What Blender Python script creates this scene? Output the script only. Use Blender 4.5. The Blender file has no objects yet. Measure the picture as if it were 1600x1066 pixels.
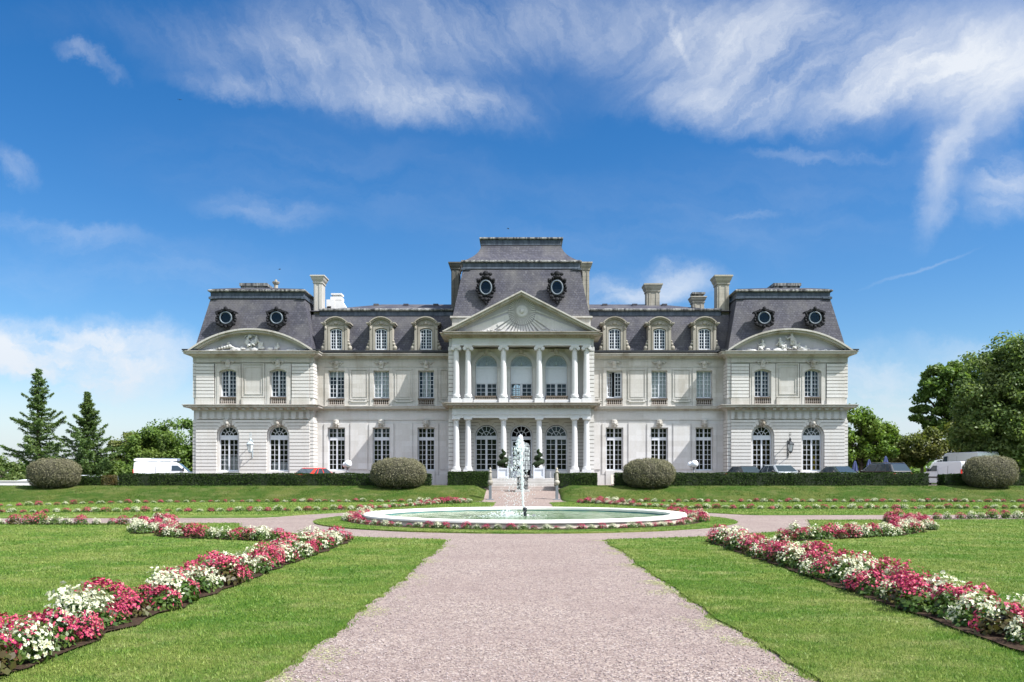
import bpy, bmesh, math, random
import numpy as np
from mathutils import Vector, Matrix
from mathutils.geometry import tessellate_polygon

random.seed(7)
RNG = np.random.default_rng(11)
SC = bpy.context.scene
COL = SC.collection
PI = math.pi

# ------------------------------------------------------------------ camera
EYE = 1.6
cam_data = bpy.data.cameras.new('camera')
cam = bpy.data.objects.new('camera', cam_data)
COL.objects.link(cam)
cam.location = (0, 0, EYE)
cam.rotation_euler = (PI / 2, 0, 0)
cam_data.sensor_width = 36.0
cam_data.lens = 1350 / 1600 * 36.0
cam_data.shift_x = -12 / 1600
cam_data.shift_y = 210 / 1600
cam_data.clip_start = 0.1
cam_data.clip_end = 5000
SC.camera = cam

# ------------------------------------------------------------------ exposure
SC.view_settings.view_transform = 'Standard'
SC.view_settings.look = 'None'
SC.view_settings.exposure = 1.0
SC.view_settings.gamma = 1.0
SC.view_settings.use_curve_mapping = False
SC.cycles.use_denoising = True
SC.cycles.max_bounces = 8
SC.cycles.transparent_max_bounces = 16
SC.cycles.caustics_reflective = False
SC.cycles.caustics_refractive = False

# ------------------------------------------------------------------ sun and sky
SUN_AZ = math.radians(66)      # from the facade's normal towards the right
SUN_EL = math.radians(50)
SUN_DIR = Vector((math.sin(SUN_AZ) * math.cos(SUN_EL), -math.cos(SUN_AZ) * math.cos(SUN_EL), math.sin(SUN_EL)))
sun_data = bpy.data.lights.new('sun', 'SUN')
sun_data.energy = 4.8
sun_data.angle = math.radians(0.5)
sun_data.color = (1.0, 0.98, 0.95)
sun = bpy.data.objects.new('sun', sun_data)
COL.objects.link(sun)
sun.rotation_euler = SUN_DIR.to_track_quat('Z', 'Y').to_euler()
sun.location = (40, -20, 60)

class NT:
    """small node tree writer"""
    def __init__(self, tree):
        self.t = tree
        tree.nodes.clear()
    def n(self, kind, **kw):
        nd = self.t.nodes.new(kind)
        for k, v in kw.items():
            if k == 'ins':
                for i, val in v.items():
                    if hasattr(val, 'is_linked') or hasattr(val, 'links'):
                        self.t.links.new(val, nd.inputs[i])
                    else:
                        nd.inputs[i].default_value = val
            else:
                setattr(nd, k, v)
        return nd
    def math(self, op, a, b=None, c=None, clamp=False):
        ins = {0: a}
        if b is not None: ins[1] = b
        if c is not None: ins[2] = c
        nd = self.n('ShaderNodeMath', operation=op, ins=ins)
        nd.use_clamp = clamp
        return nd.outputs[0]
    def noise(self, vec, scale, detail=4, rough=0.55, dist=0.0):
        nd = self.n('ShaderNodeTexNoise', ins={'Scale': scale, 'Detail': detail, 'Roughness': rough, 'Distortion': dist})
        if vec is not None:
            self.t.links.new(vec, nd.inputs['Vector'])
        return nd.outputs[0]
    def remap(self, val, a, b, c=0.0, d=1.0, smooth=False):
        nd = self.n('ShaderNodeMapRange', ins={0: val, 1: a, 2: b, 3: c, 4: d})
        if smooth: nd.interpolation_type = 'SMOOTHSTEP'
        return nd.outputs[0]
    def mixc(self, fac, a, b, blend='MIX'):
        nd = self.n('ShaderNodeMix', data_type='RGBA', blend_type=blend)
        for i, v in ((0, fac), (6, a), (7, b)):
            if hasattr(v, 'links'): self.t.links.new(v, nd.inputs[i])
            elif i == 0: nd.inputs[i].default_value = v
            else: nd.inputs[i].default_value = (*v, 1.0) if len(v) == 3 else v
        return nd.outputs[2]
    def mapping(self, vec, loc=(0, 0, 0), rot=(0, 0, 0), scale=(1, 1, 1), kind='POINT'):
        nd = self.n('ShaderNodeMapping', vector_type=kind, ins={'Vector': vec, 'Location': loc, 'Rotation': rot, 'Scale': scale})
        return nd.outputs[0]
    def link(self, a, b): self.t.links.new(a, b)

world = bpy.data.worlds.new('World')
SC.world = world
world.use_nodes = True
def build_world():
    w = NT(world.node_tree)
    sky = w.n('ShaderNodeTexSky', sky_type='NISHITA')
    sky.sun_disc = False
    sky.sun_elevation = SUN_EL
    sky.sun_rotation = PI - SUN_AZ          # measured from +Y towards +X
    sky.altitude = 100
    sky.air_density = 1.0
    sky.dust_density = 0.35
    sky.ozone_density = 3.0
    tc = w.n('ShaderNodeTexCoord').outputs['Generated']
    sep = w.n('ShaderNodeSeparateXYZ', ins={0: tc})
    X, Y, Z = sep.outputs
    ysafe = w.math('MAXIMUM', Y, 0.05)
    u = w.math('DIVIDE', X, ysafe)
    v = w.math('DIVIDE', Z, ysafe)
    uv = w.n('ShaderNodeCombineXYZ', ins={0: u, 1: v, 2: 0.0}).outputs[0]
    # domain warp, so the cloud outlines fray
    wn = w.n('ShaderNodeTexNoise', ins={'Vector': uv, 'Scale': 6.0, 'Detail': 8.0, 'Roughness': 0.66})
    wv = w.n('ShaderNodeVectorMath', operation='SUBTRACT', ins={0: wn.outputs['Color'], 1: (0.5, 0.5, 0.5)}).outputs[0]
    wv2 = w.n('ShaderNodeVectorMath', operation='SCALE', ins={0: wv, 'Scale': 0.11}).outputs[0]
    wuv = w.n('ShaderNodeVectorMath', operation='ADD', ins={0: uv, 1: wv2}).outputs[0]
    wv3 = w.n('ShaderNodeVectorMath', operation='SCALE', ins={0: wv, 'Scale': 0.04}).outputs[0]
    suv = w.n('ShaderNodeVectorMath', operation='ADD', ins={0: uv, 1: wv3}).outputs[0]
    def C(px, py): return ((px - 812) / 1350.0, (743 - py) / 1350.0)
    def streak(angle, along, across, lo, hi, detail=7, rough=0.62, src=wuv):
        m = w.mapping(src, rot=(0, 0, math.radians(angle)), scale=(1, 1, 1), kind='TEXTURE')
        m2 = w.mapping(m, scale=(along, across, 1))
        return w.remap(w.noise(m2, 1.0, detail, rough, 0.12), lo, hi, 0, 1, True)
    def blob(px, py, rx, ry, ang, soft=0.15, src=wuv):
        c = C(px, py)
        m = w.mapping(src, loc=(c[0], c[1], 0), rot=(0, 0, math.radians(ang)), scale=(rx / 1350.0, ry / 1350.0, 1), kind='TEXTURE')
        L = w.n('ShaderNodeVectorMath', operation='LENGTH', ins={0: m}).outputs['Value']
        return w.remap(L, soft, 1.0, 1.0, 0.0, True)
    fibf = streak(-52, 7.0, 30.0, 0.18, 0.84, 9, 0.72)
    fib = w.math('MULTIPLY', streak(-60, 3.4, 9.0, 0.22, 0.82, 10, 0.7), w.remap(fibf, 0, 1, 0.55, 1.05))           # fibres of the left cirrus
    fibg = streak(30, 6.0, 26.0, 0.18, 0.84, 9, 0.72)
    fib2 = w.math('MULTIPLY', streak(40, 2.0, 10.0, 0.14, 0.80, 9, 0.68), w.remap(fibg, 0, 1, 0.65, 1.08))            # fibres of the right cirrus
    soft = streak(-6, 4.0, 14.0, 0.3, 0.8)              # flat layers
    puff = streak(0, 7.0, 16.0, 0.26, 0.62, 8, 0.6)
    total = None
    def add(mask, tex, k):
        nonlocal total
        t = w.math('MULTIPLY', mask, tex) if tex is not None else mask
        t = w.math('MULTIPLY', t, k)
        total = t if total is None else w.math('ADD', total, t)
    # left cirrus
    add(blob(560, 110, 400, 95, -9), fib, 0.62)
    add(blob(700, 165, 190, 60, -14), fib, 0.85)
    add(blob(420, 135, 210, 34, -8), fib, 0.55)
    add(blob(690, 20, 420, 110, 0), fib, 0.42)
    # right cirrus
    add(blob(1290, 80, 480, 130, 4), fib2, 0.85)
    add(blob(1160, 160, 250, 55, -2), fib2, 0.75)
    add(blob(1480, 120, 330, 110, 10), fib2, 0.75)
    add(blob(1100, 40, 330, 120, 0), fib2, 0.42)
    add(blob(1560, 60, 260, 150, 0), None, 0.34)
    add(blob(800, 40, 900, 90, 0), fibf, 0.22)
    add(blob(520, 270, 460, 110, -8, 0.0), soft, 0.14)
    add(blob(1150, 330, 620, 130, 6, 0.0), soft, 0.15)
    add(blob(180, 420, 420, 70, -4, 0.0), soft, 0.2)
    add(blob(1530, 200, 150, 70, 30), fib2, 0.55)
    # the wide falling trail and the patch at its right
    add(blob(1470, 285, 135, 44, 66, 0.0), streak(66, 4.0, 12.0, 0.1, 0.7, src=suv), 0.62)
    add(blob(1575, 300, 110, 70, 20), soft, 0.75)
    # thin trails
    add(blob(1064, 52, 78, 11, -66, 0.0), fibg, 0.42)
    add(blob(1440, 420, 120, 4, 20, 0.0, suv), None, 0.16)
    # small wisps
    add(blob(20, 255, 62, 34, -40), fib, 0.55)
    add(blob(90, 360, 190, 28, -10), soft, 0.42)
    add(blob(140, 100, 80, 20, -14), fib, 0.5)
    add(blob(420, 325, 130, 42, -8), soft, 0.33)
    add(blob(1290, 240, 150, 16, -8), soft, 0.3)
    add(blob(1180, 325, 60, 12, 6), soft, 0.4)
    # low banks
    add(blob(90, 555, 290, 74, -3, 0.35), puff, 1.15)
    add(blob(230, 640, 420, 60, 0), soft, 0.75)
    add(blob(1010, 455, 150, 50, 6), puff, 0.7)
    add(blob(1440, 600, 330, 80, 0), soft, 1.1)
    add(blob(1330, 660, 500, 60, 0), soft, 0.7)
    # haze along the horizon
    haze = w.remap(v, 0.0, 0.17, 0.85, 0.0, True)
    total = w.math('MAXIMUM', total, haze)
    front = w.remap(Y, 0.06, 0.2, 0, 1)
    fac = w.math('MULTIPLY', w.math('MINIMUM', total, 1.0), front, clamp=True)
    fac = w.math('MULTIPLY', fac, 0.93)
    skyc = w.n('ShaderNodeHueSaturation', ins={'Color': sky.outputs[0], 'Hue': 0.505, 'Saturation': 1.38, 'Value': 1.05}).outputs[0]
    # cloud bases a little greyer low down
    cl = w.mixc(w.remap(v, 0.0, 0.16, 0, 1), (4.6, 5.2, 6.1), (6.3, 6.6, 7.0))
    col = w.mixc(fac, skyc, cl)
    # unseen bright cloud added behind the viewer to fill the facade's shade
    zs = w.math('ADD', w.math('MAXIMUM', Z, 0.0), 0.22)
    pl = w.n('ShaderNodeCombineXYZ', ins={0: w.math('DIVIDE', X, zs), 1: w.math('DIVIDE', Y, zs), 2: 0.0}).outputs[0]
    fill_cloud = w.remap(w.noise(pl, 1.1, 6, 0.6, 0.2), 0.30, 0.55, 0.35, 1.0, True)
    rear = w.math('MULTIPLY', w.math('MULTIPLY', fill_cloud, w.remap(Z, 0.22, 0.48, 0, 1, True)), w.remap(Y, 0.02, -0.30, 0, 1, True))
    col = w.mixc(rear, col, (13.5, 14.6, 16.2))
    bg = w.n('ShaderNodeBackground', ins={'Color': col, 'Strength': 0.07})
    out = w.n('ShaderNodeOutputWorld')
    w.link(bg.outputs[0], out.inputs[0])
build_world()

# ------------------------------------------------------------------ mesh helpers
class MB:
    def __init__(self):
        self.v = []; self.f = []; self.m = []; self.mi = 0
    def quadbox(self, p):           # 8 points: bottom 4 (ccw), top 4
        b = len(self.v); self.v += [tuple(q) for q in p]
        for q in ((0, 3, 2, 1), (4, 5, 6, 7), (0, 1, 5, 4), (1, 2, 6, 5), (2, 3, 7, 6), (3, 0, 4, 7)):
            self.f.append(tuple(b + i for i in q)); self.m.append(self.mi)
        return self
    def box(self, x0, x1, y0, y1, z0, z1):
        if x0 > x1: x0, x1 = x1, x0
        if y0 > y1: y0, y1 = y1, y0
        if z0 > z1: z0, z1 = z1, z0
        return self.quadbox([(x0, y0, z0), (x1, y0, z0), (x1, y1, z0), (x0, y1, z0),
                             (x0, y0, z1), (x1, y0, z1), (x1, y1, z1), (x0, y1, z1)])
    def poly(self, pts):
        b = len(self.v); self.v += [tuple(q) for q in pts]
        self.f.append(tuple(range(b, b + len(pts)))); self.m.append(self.mi)
        return self
    def prism(self, poly, y0, y1):  # polygon in XZ pushed from y0 to y1
        n = len(poly); b = len(self.v)
        self.v += [(x, y0, z) for x, z in poly] + [(x, y1, z) for x, z in poly]
        self.f.append(tuple(b + i for i in range(n))); self.m.append(self.mi)
        self.f.append(tuple(b + n + i for i in reversed(range(n)))); self.m.append(self.mi)
        for i in range(n):
            j = (i + 1) % n
            self.f.append((b + i, b + n + i, b + n + j, b + j)); self.m.append(self.mi)
        return self
    def wall(self, outline, holes, y, depth):   # XZ sheet with holes, every edge pushed back by depth
        loops = [outline] + list(holes)
        tris = tessellate_polygon([[Vector((x, z, 0)) for x, z in L] for L in loops])
        pts = [p for L in loops for p in L]
        b = len(self.v); n = len(pts)
        self.v += [(x, y, z) for x, z in pts] + [(x, y + depth, z) for x, z in pts]
        for t in tris:
            self.f.append(tuple(b + i for i in t)); self.m.append(self.mi)
        k = 0
        for L in loops:
            for i in range(len(L)):
                j = (i + 1) % len(L)
                self.f.append((b + k + i, b + k + j, b + n + k + j, b + n + k + i)); self.m.append(self.mi)
            k += len(L)
        return self
    def lathe(self, prof, c=(0, 0, 0), n=12, a0=0.0):    # prof: (radius, z)
        b = len(self.v); m = len(prof)
        for r, z in prof:
            for i in range(n):
                a = a0 + 2 * PI * i / n
                self.v.append((c[0] + r * math.cos(a), c[1] + r * math.sin(a), c[2] + z))
        for k in range(m - 1):
            for i in range(n):
                j = (i + 1) % n
                self.f.append((b + k * n + i, b + k * n + j, b + (k + 1) * n + j, b + (k + 1) * n + i)); self.m.append(self.mi)
        self.f.append(tuple(b + i for i in reversed(range(n)))); self.m.append(self.mi)
        self.f.append(tuple(b + (m - 1) * n + i for i in range(n))); self.m.append(self.mi)
        return self
    def tube(self, pts, rad, n=8):
        pts = [Vector(p) for p in pts]
        if not hasattr(rad, '__len__'): rad = [rad] * len(pts)
        b = len(self.v); up = None
        for i, p in enumerate(pts):
            d = (pts[min(i + 1, len(pts) - 1)] - pts[max(i - 1, 0)])
            d = d.normalized() if d.length > 1e-9 else Vector((0, 0, 1))
            ref = Vector((0, 0, 1)) if abs(d.z) < 0.9 else Vector((1, 0, 0))
            if up is None: a = d.cross(ref).normalized()
            else:
                a = up - d * up.dot(d)
                a = a.normalized() if a.length > 1e-6 else d.cross(ref).normalized()
            up = a; c = d.cross(a)
            for k in range(n):
                t = 2 * PI * k / n
                self.v.append(tuple(p + (a * math.cos(t) + c * math.sin(t)) * rad[i]))
        for i in range(len(pts) - 1):
            for k in range(n):
                j = (k + 1) % n
                self.f.append((b + i * n + k, b + i * n + j, b + (i + 1) * n + j, b + (i + 1) * n + k)); self.m.append(self.mi)
        self.f.append(tuple(b + k for k in reversed(range(n)))); self.m.append(self.mi)
        e = b + (len(pts) - 1) * n
        self.f.append(tuple(e + k for k in range(n))); self.m.append(self.mi)
        return self
    def ball(self, c, r, nu=10, nv=7):
        if not hasattr(r, '__len__'): r = (r, r, r)
        b = len(self.v)
        for j in range(nv + 1):
            t = PI * j / nv
            for i in range(nu):
                a = 2 * PI * i / nu
                self.v.append((c[0] + r[0] * math.sin(t) * math.cos(a), c[1] + r[1] * math.sin(t) * math.sin(a), c[2] - r[2] * math.cos(t)))
        for j in range(nv):
            for i in range(nu):
                k = (i + 1) % nu
                self.f.append((b + j * nu + i, b + j * nu + k, b + (j + 1) * nu + k, b + (j + 1) * nu + i)); self.m.append(self.mi)
        return self
    def sweep(self, path, prof, closed=False):   # path in XY, outward is the right-hand side; prof: (out, z)
        P = [Vector((x, y)) for x, y in path]; n = len(P); b = len(self.v); m = len(prof)
        for i in range(n):
            if closed: d0 = P[i] - P[i - 1]; d1 = P[(i + 1) % n] - P[i]
            else:
                d0 = P[i] - P[i - 1] if i > 0 else P[1] - P[0]
                d1 = P[i + 1] - P[i] if i < n - 1 else P[-1] - P[-2]
            d0.normalize(); d1.normalize()
            n0 = Vector((d0.y, -d0.x)); n1 = Vector((d1.y, -d1.x))
            mt = (n0 + n1)
            mt = mt / max(0.2, 1 + n0.dot(n1))
            for o, z in prof:
                q = P[i] + mt * o
                self.v.append((q.x, q.y, z))
        for i in range(n if closed else n - 1):
            i2 = (i + 1) % n
            for k in range(m):
                k2 = (k + 1) % m
                self.f.append((b + i * m + k, b + i2 * m + k, b + i2 * m + k2, b + i * m + k2)); self.m.append(self.mi)
        if not closed:
            self.f.append(tuple(b + k for k in range(m))); self.m.append(self.mi)
            self.f.append(tuple(b + (n - 1) * m + k for k in reversed(range(m)))); self.m.append(self.mi)
        return self
    def mesh(self, name, mats, shift=(0, 0, 0), smooth=False, recalc=True):
        me = bpy.data.meshes.new(name)
        me.from_pydata([(x - shift[0], y - shift[1], z - shift[2]) for x, y, z in self.v], [], self.f)
        if not isinstance(mats, (list, tuple)): mats = [mats]
        for m in mats: me.materials.append(m)
        if len(mats) > 1: me.polygons.foreach_set('material_index', self.m)
        if recalc:
            bm = bmesh.new(); bm.from_mesh(me)
            bmesh.ops.recalc_face_normals(bm, faces=bm.faces)
            bm.to_mesh(me); bm.free()
        if smooth: me.polygons.foreach_set('use_smooth', [True] * len(me.polygons))
        me.update()
        return me

def link(o, parent=None):
    COL.objects.link(o)
    if parent is not None: o.parent = parent
    return o
def tag(o, label=None, cat=None, group=None, kind=None):
    if label: o['label'] = label
    if cat: o['category'] = cat
    if group: o['group'] = group
    if kind: o['kind'] = kind
    return o
def thing(name, label, cat, loc=(0, 0, 0), rz=0.0, group=None):
    o = bpy.data.objects.new(name, None)
    o.empty_display_size = 0.3
    o.location = loc; o.rotation_euler = (0, 0, rz)
    link(o)
    return tag(o, label, cat, group)
def obj(name, mb, mats, parent=None, smooth=False, shift=(0, 0, 0), loc=(0, 0, 0), recalc=True, bevel=0.0, auto=None):
    me = mb if isinstance(mb, bpy.types.Mesh) else mb.mesh(name, mats, shift, smooth, recalc)
    o = bpy.data.objects.new(name, me)
    o.location = loc
    link(o, parent)
    if bevel:
        b = o.modifiers.new('bevel', 'BEVEL'); b.width = bevel; b.segments = 2; b.limit_method = 'ANGLE'; b.angle_limit = math.radians(40)
    if auto is not None:
        me.polygons.foreach_set('use_smooth', [True] * len(me.polygons))
        try: me.set_sharp_from_angle(angle=math.radians(auto))
        except Exception: pass
    return o
def copy_tree(o, parent=None, loc=None, rz=None):
    c = o.copy(); COL.objects.link(c)
    if parent is not None: c.parent = parent
    if loc is not None: c.location = loc
    if rz is not None: c.rotation_euler = (0, 0, rz)
    for ch in list(o.children): copy_tree(ch, c)
    return c
def npmesh(name, verts, faces, mats, mi=None):
    """fast mesh from arrays; faces (N,3) or (N,4)"""
    me = bpy.data.meshes.new(name)
    verts = np.ascontiguousarray(verts, np.float32); faces = np.ascontiguousarray(faces, np.int32)
    nf, k = faces.shape
    me.vertices.add(len(verts)); me.vertices.foreach_set('co', verts.ravel())
    me.loops.add(nf * k); me.loops.foreach_set('vertex_index', faces.ravel())
    me.polygons.add(nf); me.polygons.foreach_set('loop_start', np.arange(0, nf * k, k, dtype=np.int32))
    try: me.polygons.foreach_set('loop_total', np.full(nf, k, np.int32))
    except Exception: pass
    if not isinstance(mats, (list, tuple)): mats = [mats]
    for m in mats: me.materials.append(m)
    if mi is not None: me.polygons.foreach_set('material_index', np.ascontiguousarray(mi, np.int32))
    me.update(calc_edges=True); me.validate()
    return me
def unit(a): return a / np.maximum(np.linalg.norm(a, axis=1, keepdims=True), 1e-9)
def leaf_quads(c, nrm, w, l, rng, fold=0.0):
    """quads centred on c, facing about nrm; w and l are arrays of half sizes. Diamond-ish leaf outline."""
    n = len(c)
    r = rng.normal(size=(n, 3))
    t = unit(np.cross(nrm, r)); b = np.cross(nrm, t)
    w = np.broadcast_to(np.asarray(w, float).reshape(-1, 1), (n, 1)); l = np.broadcast_to(np.asarray(l, float).reshape(-1, 1), (n, 1))
    p0 = c - b * l; p2 = c + b * l
    p1 = c + t * w + nrm * fold * w + b * l * 0.15; p3 = c - t * w + nrm * fold * w + b * l * 0.15
    v = np.stack([p0, p1, p2, p3], 1).reshape(-1, 3)
    f = np.arange(4 * n).reshape(n, 4)
    return v, f
def pt(px, py, d):
    """where a pixel of the photograph lies at distance d (metres)"""
    return Vector(((px - 812) * d / 1350.0, d, EYE - (py - 743) * d / 1350.0))
def sstep(a, b, x):
    t = np.clip((x - a) / (b - a), 0, 1)
    return t * t * (3 - 2 * t)

# ------------------------------------------------------------------ materials
def new_mat(name):
    m = bpy.data.materials.new(name); m.use_nodes = True
    t = NT(m.node_tree)
    out = t.n('ShaderNodeOutputMaterial')
    p = t.n('ShaderNodeBsdfPrincipled')
    t.link(p.outputs[0], out.inputs[0])
    return m, t, p, out
def posv(t): return t.n('ShaderNodeNewGeometry').outputs['Position']
def bump(t, p, h, strength=0.4, dist=0.02):
    b = t.n('ShaderNodeBump', ins={'Height': h, 'Strength': strength, 'Distance': dist})
    t.link(b.outputs[0], p.inputs['Normal'])
def plain(name, col, rough=0.6, metal=0.0, var=0.0, scale=6.0, spec=None, coat=0.0):
    m, t, p, out = new_mat(name)
    p.inputs['Roughness'].default_value = rough; p.inputs['Metallic'].default_value = metal
    if spec is not None: p.inputs['Specular IOR Level'].default_value = spec
    if coat: p.inputs['Coat Weight'].default_value = coat; p.inputs['Coat Roughness'].default_value = 0.05
    if var:
        n = t.noise(posv(t), scale, 5)
        c = t.mixc(t.remap(n, 0.3, 0.7), tuple(x * (1 - var) for x in col), tuple(min(1, x * (1 + var)) for x in col))
        t.link(c, p.inputs['Base Color'])
    else: p.inputs['Base Color'].default_value = (*col, 1)
    return m
def stone(name, col, dirt, courses=True, amount=0.5, joint=0.72, row=0.32, width=0.85, mortar=0.010):
    m, t, p, out = new_mat(name)
    P = posv(t)
    st = t.mapping(P, scale=(0.9, 0.9, 0.22))
    n1 = t.noise(st, 1.1, 6, 0.6)
    n2 = t.noise(P, 0.35, 4)
    n3 = t.noise(P, 9.0, 5, 0.65)
    c = t.mixc(t.remap(n2, 0.35, 0.68), tuple(x * 0.94 for x in col), col)
    c = t.mixc(t.math('MULTIPLY', t.remap(n1, 0.5, 0.76), amount), c, dirt)
    n4 = t.noise(t.mapping(P, scale=(5.5, 5.5, 0.22)), 1.3, 6, 0.65)
    c = t.mixc(t.math('MULTIPLY', t.remap(n4, 0.54, 0.74), amount * 0.55), c, dirt)
    c = t.mixc(t.remap(n3, 0.3, 0.75, 0, 0.16), c, tuple(x * 0.6 for x in dirt))
    if courses:
        sep = t.n('ShaderNodeSeparateXYZ', ins={0: P})
        xy = t.math('ADD', sep.outputs[0], sep.outputs[1])
        v = t.n('ShaderNodeCombineXYZ', ins={0: xy, 1: sep.outputs[2], 2: 0.0}).outputs[0]
        br = t.n('ShaderNodeTexBrick', ins={'Vector': v, 'Color1': (1, 1, 1, 1), 'Color2': (0.87, 0.86, 0.84, 1), 'Mortar': (joint, joint * 0.98, joint * 0.95, 1),
                                            'Scale': 1.0, 'Mortar Size': mortar, 'Mortar Smooth': 0.3, 'Brick Width': width, 'Row Height': row})
        c = t.mixc(1.0, c, br.outputs[0], 'MULTIPLY')
    t.link(c, p.inputs['Base Color'])
    p.inputs['Roughness'].default_value = 0.85
    p.inputs['Specular IOR Level'].default_value = 0.25
    bump(t, p, n3, 0.25, 0.01)
    return m
def slate_mat(name='slate'):
    m, t, p, out = new_mat(name)
    P = posv(t)
    sep = t.n('ShaderNodeSeparateXYZ', ins={0: P})
    xy = t.math('ADD', sep.outputs[0], t.math('MULTIPLY', sep.outputs[1], 0.9))
    v = t.n('ShaderNodeCombineXYZ', ins={0: xy, 1: sep.outputs[2], 2: 0.0}).outputs[0]
    br = t.n('ShaderNodeTexBrick', ins={'Vector': v, 'Color1': (0.080, 0.079, 0.098, 1), 'Color2': (0.050, 0.050, 0.064, 1), 'Mortar': (0.036, 0.034, 0.040, 1),
                                        'Scale': 1.0, 'Mortar Size': 0.014, 'Mortar Smooth': 0.2, 'Brick Width': 0.24, 'Row Height': 0.17})
    n = t.noise(P, 0.55, 6, 0.62)
    c = t.mixc(t.remap(n, 0.42, 0.72), br.outputs[0], (0.108, 0.103, 0.104))
    n2 = t.noise(t.mapping(P, scale=(3.2, 3.2, 0.35)), 1.0, 6, 0.6)
    c = t.mixc(t.remap(n2, 0.52, 0.8, 0, 0.55), c, (0.046, 0.044, 0.052))
    n3 = t.noise(P, 5.0, 3)
    c = t.mixc(t.remap(n3, 0.62, 0.7, 0, 0.5), c, (0.17, 0.165, 0.165))
    t.link(c, p.inputs['Base Color'])
    p.inputs['Roughness'].default_value = 0.7
    p.inputs['Specular IOR Level'].default_value = 0.18
    bump(t, p, br.outputs['Fac'], 0.5, -0.02)
    return m
def streaky(name, a, b, rough=0.55, scale=(2.5, 2.5, 0.5), lo=0.4, hi=0.62):
    m, t, p, out = new_mat(name)
    n = t.noise(t.mapping(posv(t), scale=scale), 1.6, 6, 0.65)
    t.link(t.mixc(t.remap(n, lo, hi), a, b), p.inputs['Base Color'])
    p.inputs['Roughness'].default_value = rough
    p.inputs['Specular IOR Level'].default_value = 0.25
    bump(t, p, n, 0.2, 0.02)
    return m
def glass_mat():
    m = bpy.data.materials.new('window_glass'); m.use_nodes = True
    t = NT(m.node_tree)
    out = t.n('ShaderNodeOutputMaterial')
    P = posv(t)
    nz = t.noise(t.mapping(P, scale=(1.7, 1, 1.3)), 1.6, 2)
    b = t.n('ShaderNodeBump', ins={'Height': nz, 'Strength': 0.25, 'Distance': 0.03})
    fr = t.n('ShaderNodeFresnel', ins={'IOR': 1.5, 'Normal': b.outputs[0]})
    f = t.math('MULTIPLY', fr.outputs[0], 1.15, clamp=True)
    gl = t.n('ShaderNodeBsdfGlossy', ins={'Roughness': 0.02, 'Normal': b.outputs[0]})
    tr = t.n('ShaderNodeBsdfTransparent', ins={'Color': (0.82, 0.87, 0.86, 1)})
    mx = t.n('ShaderNodeMixShader', ins={0: f, 1: tr.outputs[0], 2: gl.outputs[0]})
    t.link(mx.outputs[0], out.inputs[0])
    return m
def leaf_mat(name, dark, light, trans=0.35, rough=0.55, patch=0.6, patch_col=None, spec=0.3):
    """foliage: colour varies from leaf to leaf and over patches; some light passes through"""
    m = bpy.data.materials.new(name); m.use_nodes = True
    t = NT(m.node_tree)
    out = t.n('ShaderNodeOutputMaterial')
    g = t.n('ShaderNodeNewGeometry')
    c = t.mixc(g.outputs['Random Per Island'], dark, light)
    n = t.noise(g.outputs['Position'], patch, 4)
    c = t.mixc(t.remap(n, 0.45, 0.7, 0, 0.7), c, patch_col or tuple(x * 1.35 for x in light))
    nb = t.noise(g.outputs['Position'], patch * 3.7, 4, 0.6)
    c = t.mixc(t.remap(nb, 0.42, 0.62, 0.32, 0.0), c, tuple(x * 0.55 for x in dark))
    p = t.n('ShaderNodeBsdfPrincipled', ins={'Base Color': c, 'Roughness': rough, 'Specular IOR Level': spec})
    tl = t.n('ShaderNodeBsdfTranslucent', ins={'Color': t.mixc(1.0, c, (1.0, 1.05, 0.55), 'MULTIPLY')})
    mx = t.n('ShaderNodeMixShader', ins={0: trans, 1: p.outputs[0], 2: tl.outputs[0]})
    t.link(mx.outputs[0], out.inputs[0])
    return m
def gravel_mat():
    m, t, p, out = new_mat('pink_gravel')
    P = posv(t)
    v1 = t.n('ShaderNodeTexVoronoi', ins={'Vector': P, 'Scale': 50.0, 'Randomness': 1.0})
    v2 = t.n('ShaderNodeTexVoronoi', ins={'Vector': P, 'Scale': 27.0, 'Randomness': 1.0})
    s = t.n('ShaderNodeSeparateColor', ins={0: v1.outputs['Color']})
    c = t.mixc(t.remap(s.outputs[0], 0.0, 1.0), (0.238, 0.180, 0.152), (0.39, 0.325, 0.276))
    c = t.mixc(t.remap(s.outputs[1], 0.72, 0.88, 0, 0.9), c, (0.075, 0.054, 0.050))
    c = t.mixc(t.remap(s.outputs[2], 0.88, 1.0, 0, 0.7), c, (0.50, 0.45, 0.425))
    big = t.noise(P, 0.55, 5, 0.6)
    c = t.mixc(t.remap(big, 0.38, 0.66, 0, 0.6), c, (0.225, 0.17, 0.15))
    mid = t.noise(P, 5.5, 5, 0.65)
    c = t.mixc(t.remap(mid, 0.50, 0.72, 0, 0.7), c, (0.155, 0.112, 0.10))
    cr = t.remap(v1.outputs['Distance'], 0.45, 0.85, 0, 0.65)
    c = t.mixc(cr, c, (0.13, 0.095, 0.095))
    t.link(c, p.inputs['Base Color'])
    p.inputs['Roughness'].default_value = 0.9
    p.inputs['Specular IOR Level'].default_value = 0.2
    hgt = t.math('ADD', t.math('MULTIPLY', v1.outputs['Distance'], -0.6), t.math('ADD', t.math('MULTIPLY', v2.outputs['Distance'], -0.5), mid))
    bump(t, p, hgt, 0.8, 0.014)
    return m
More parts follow.
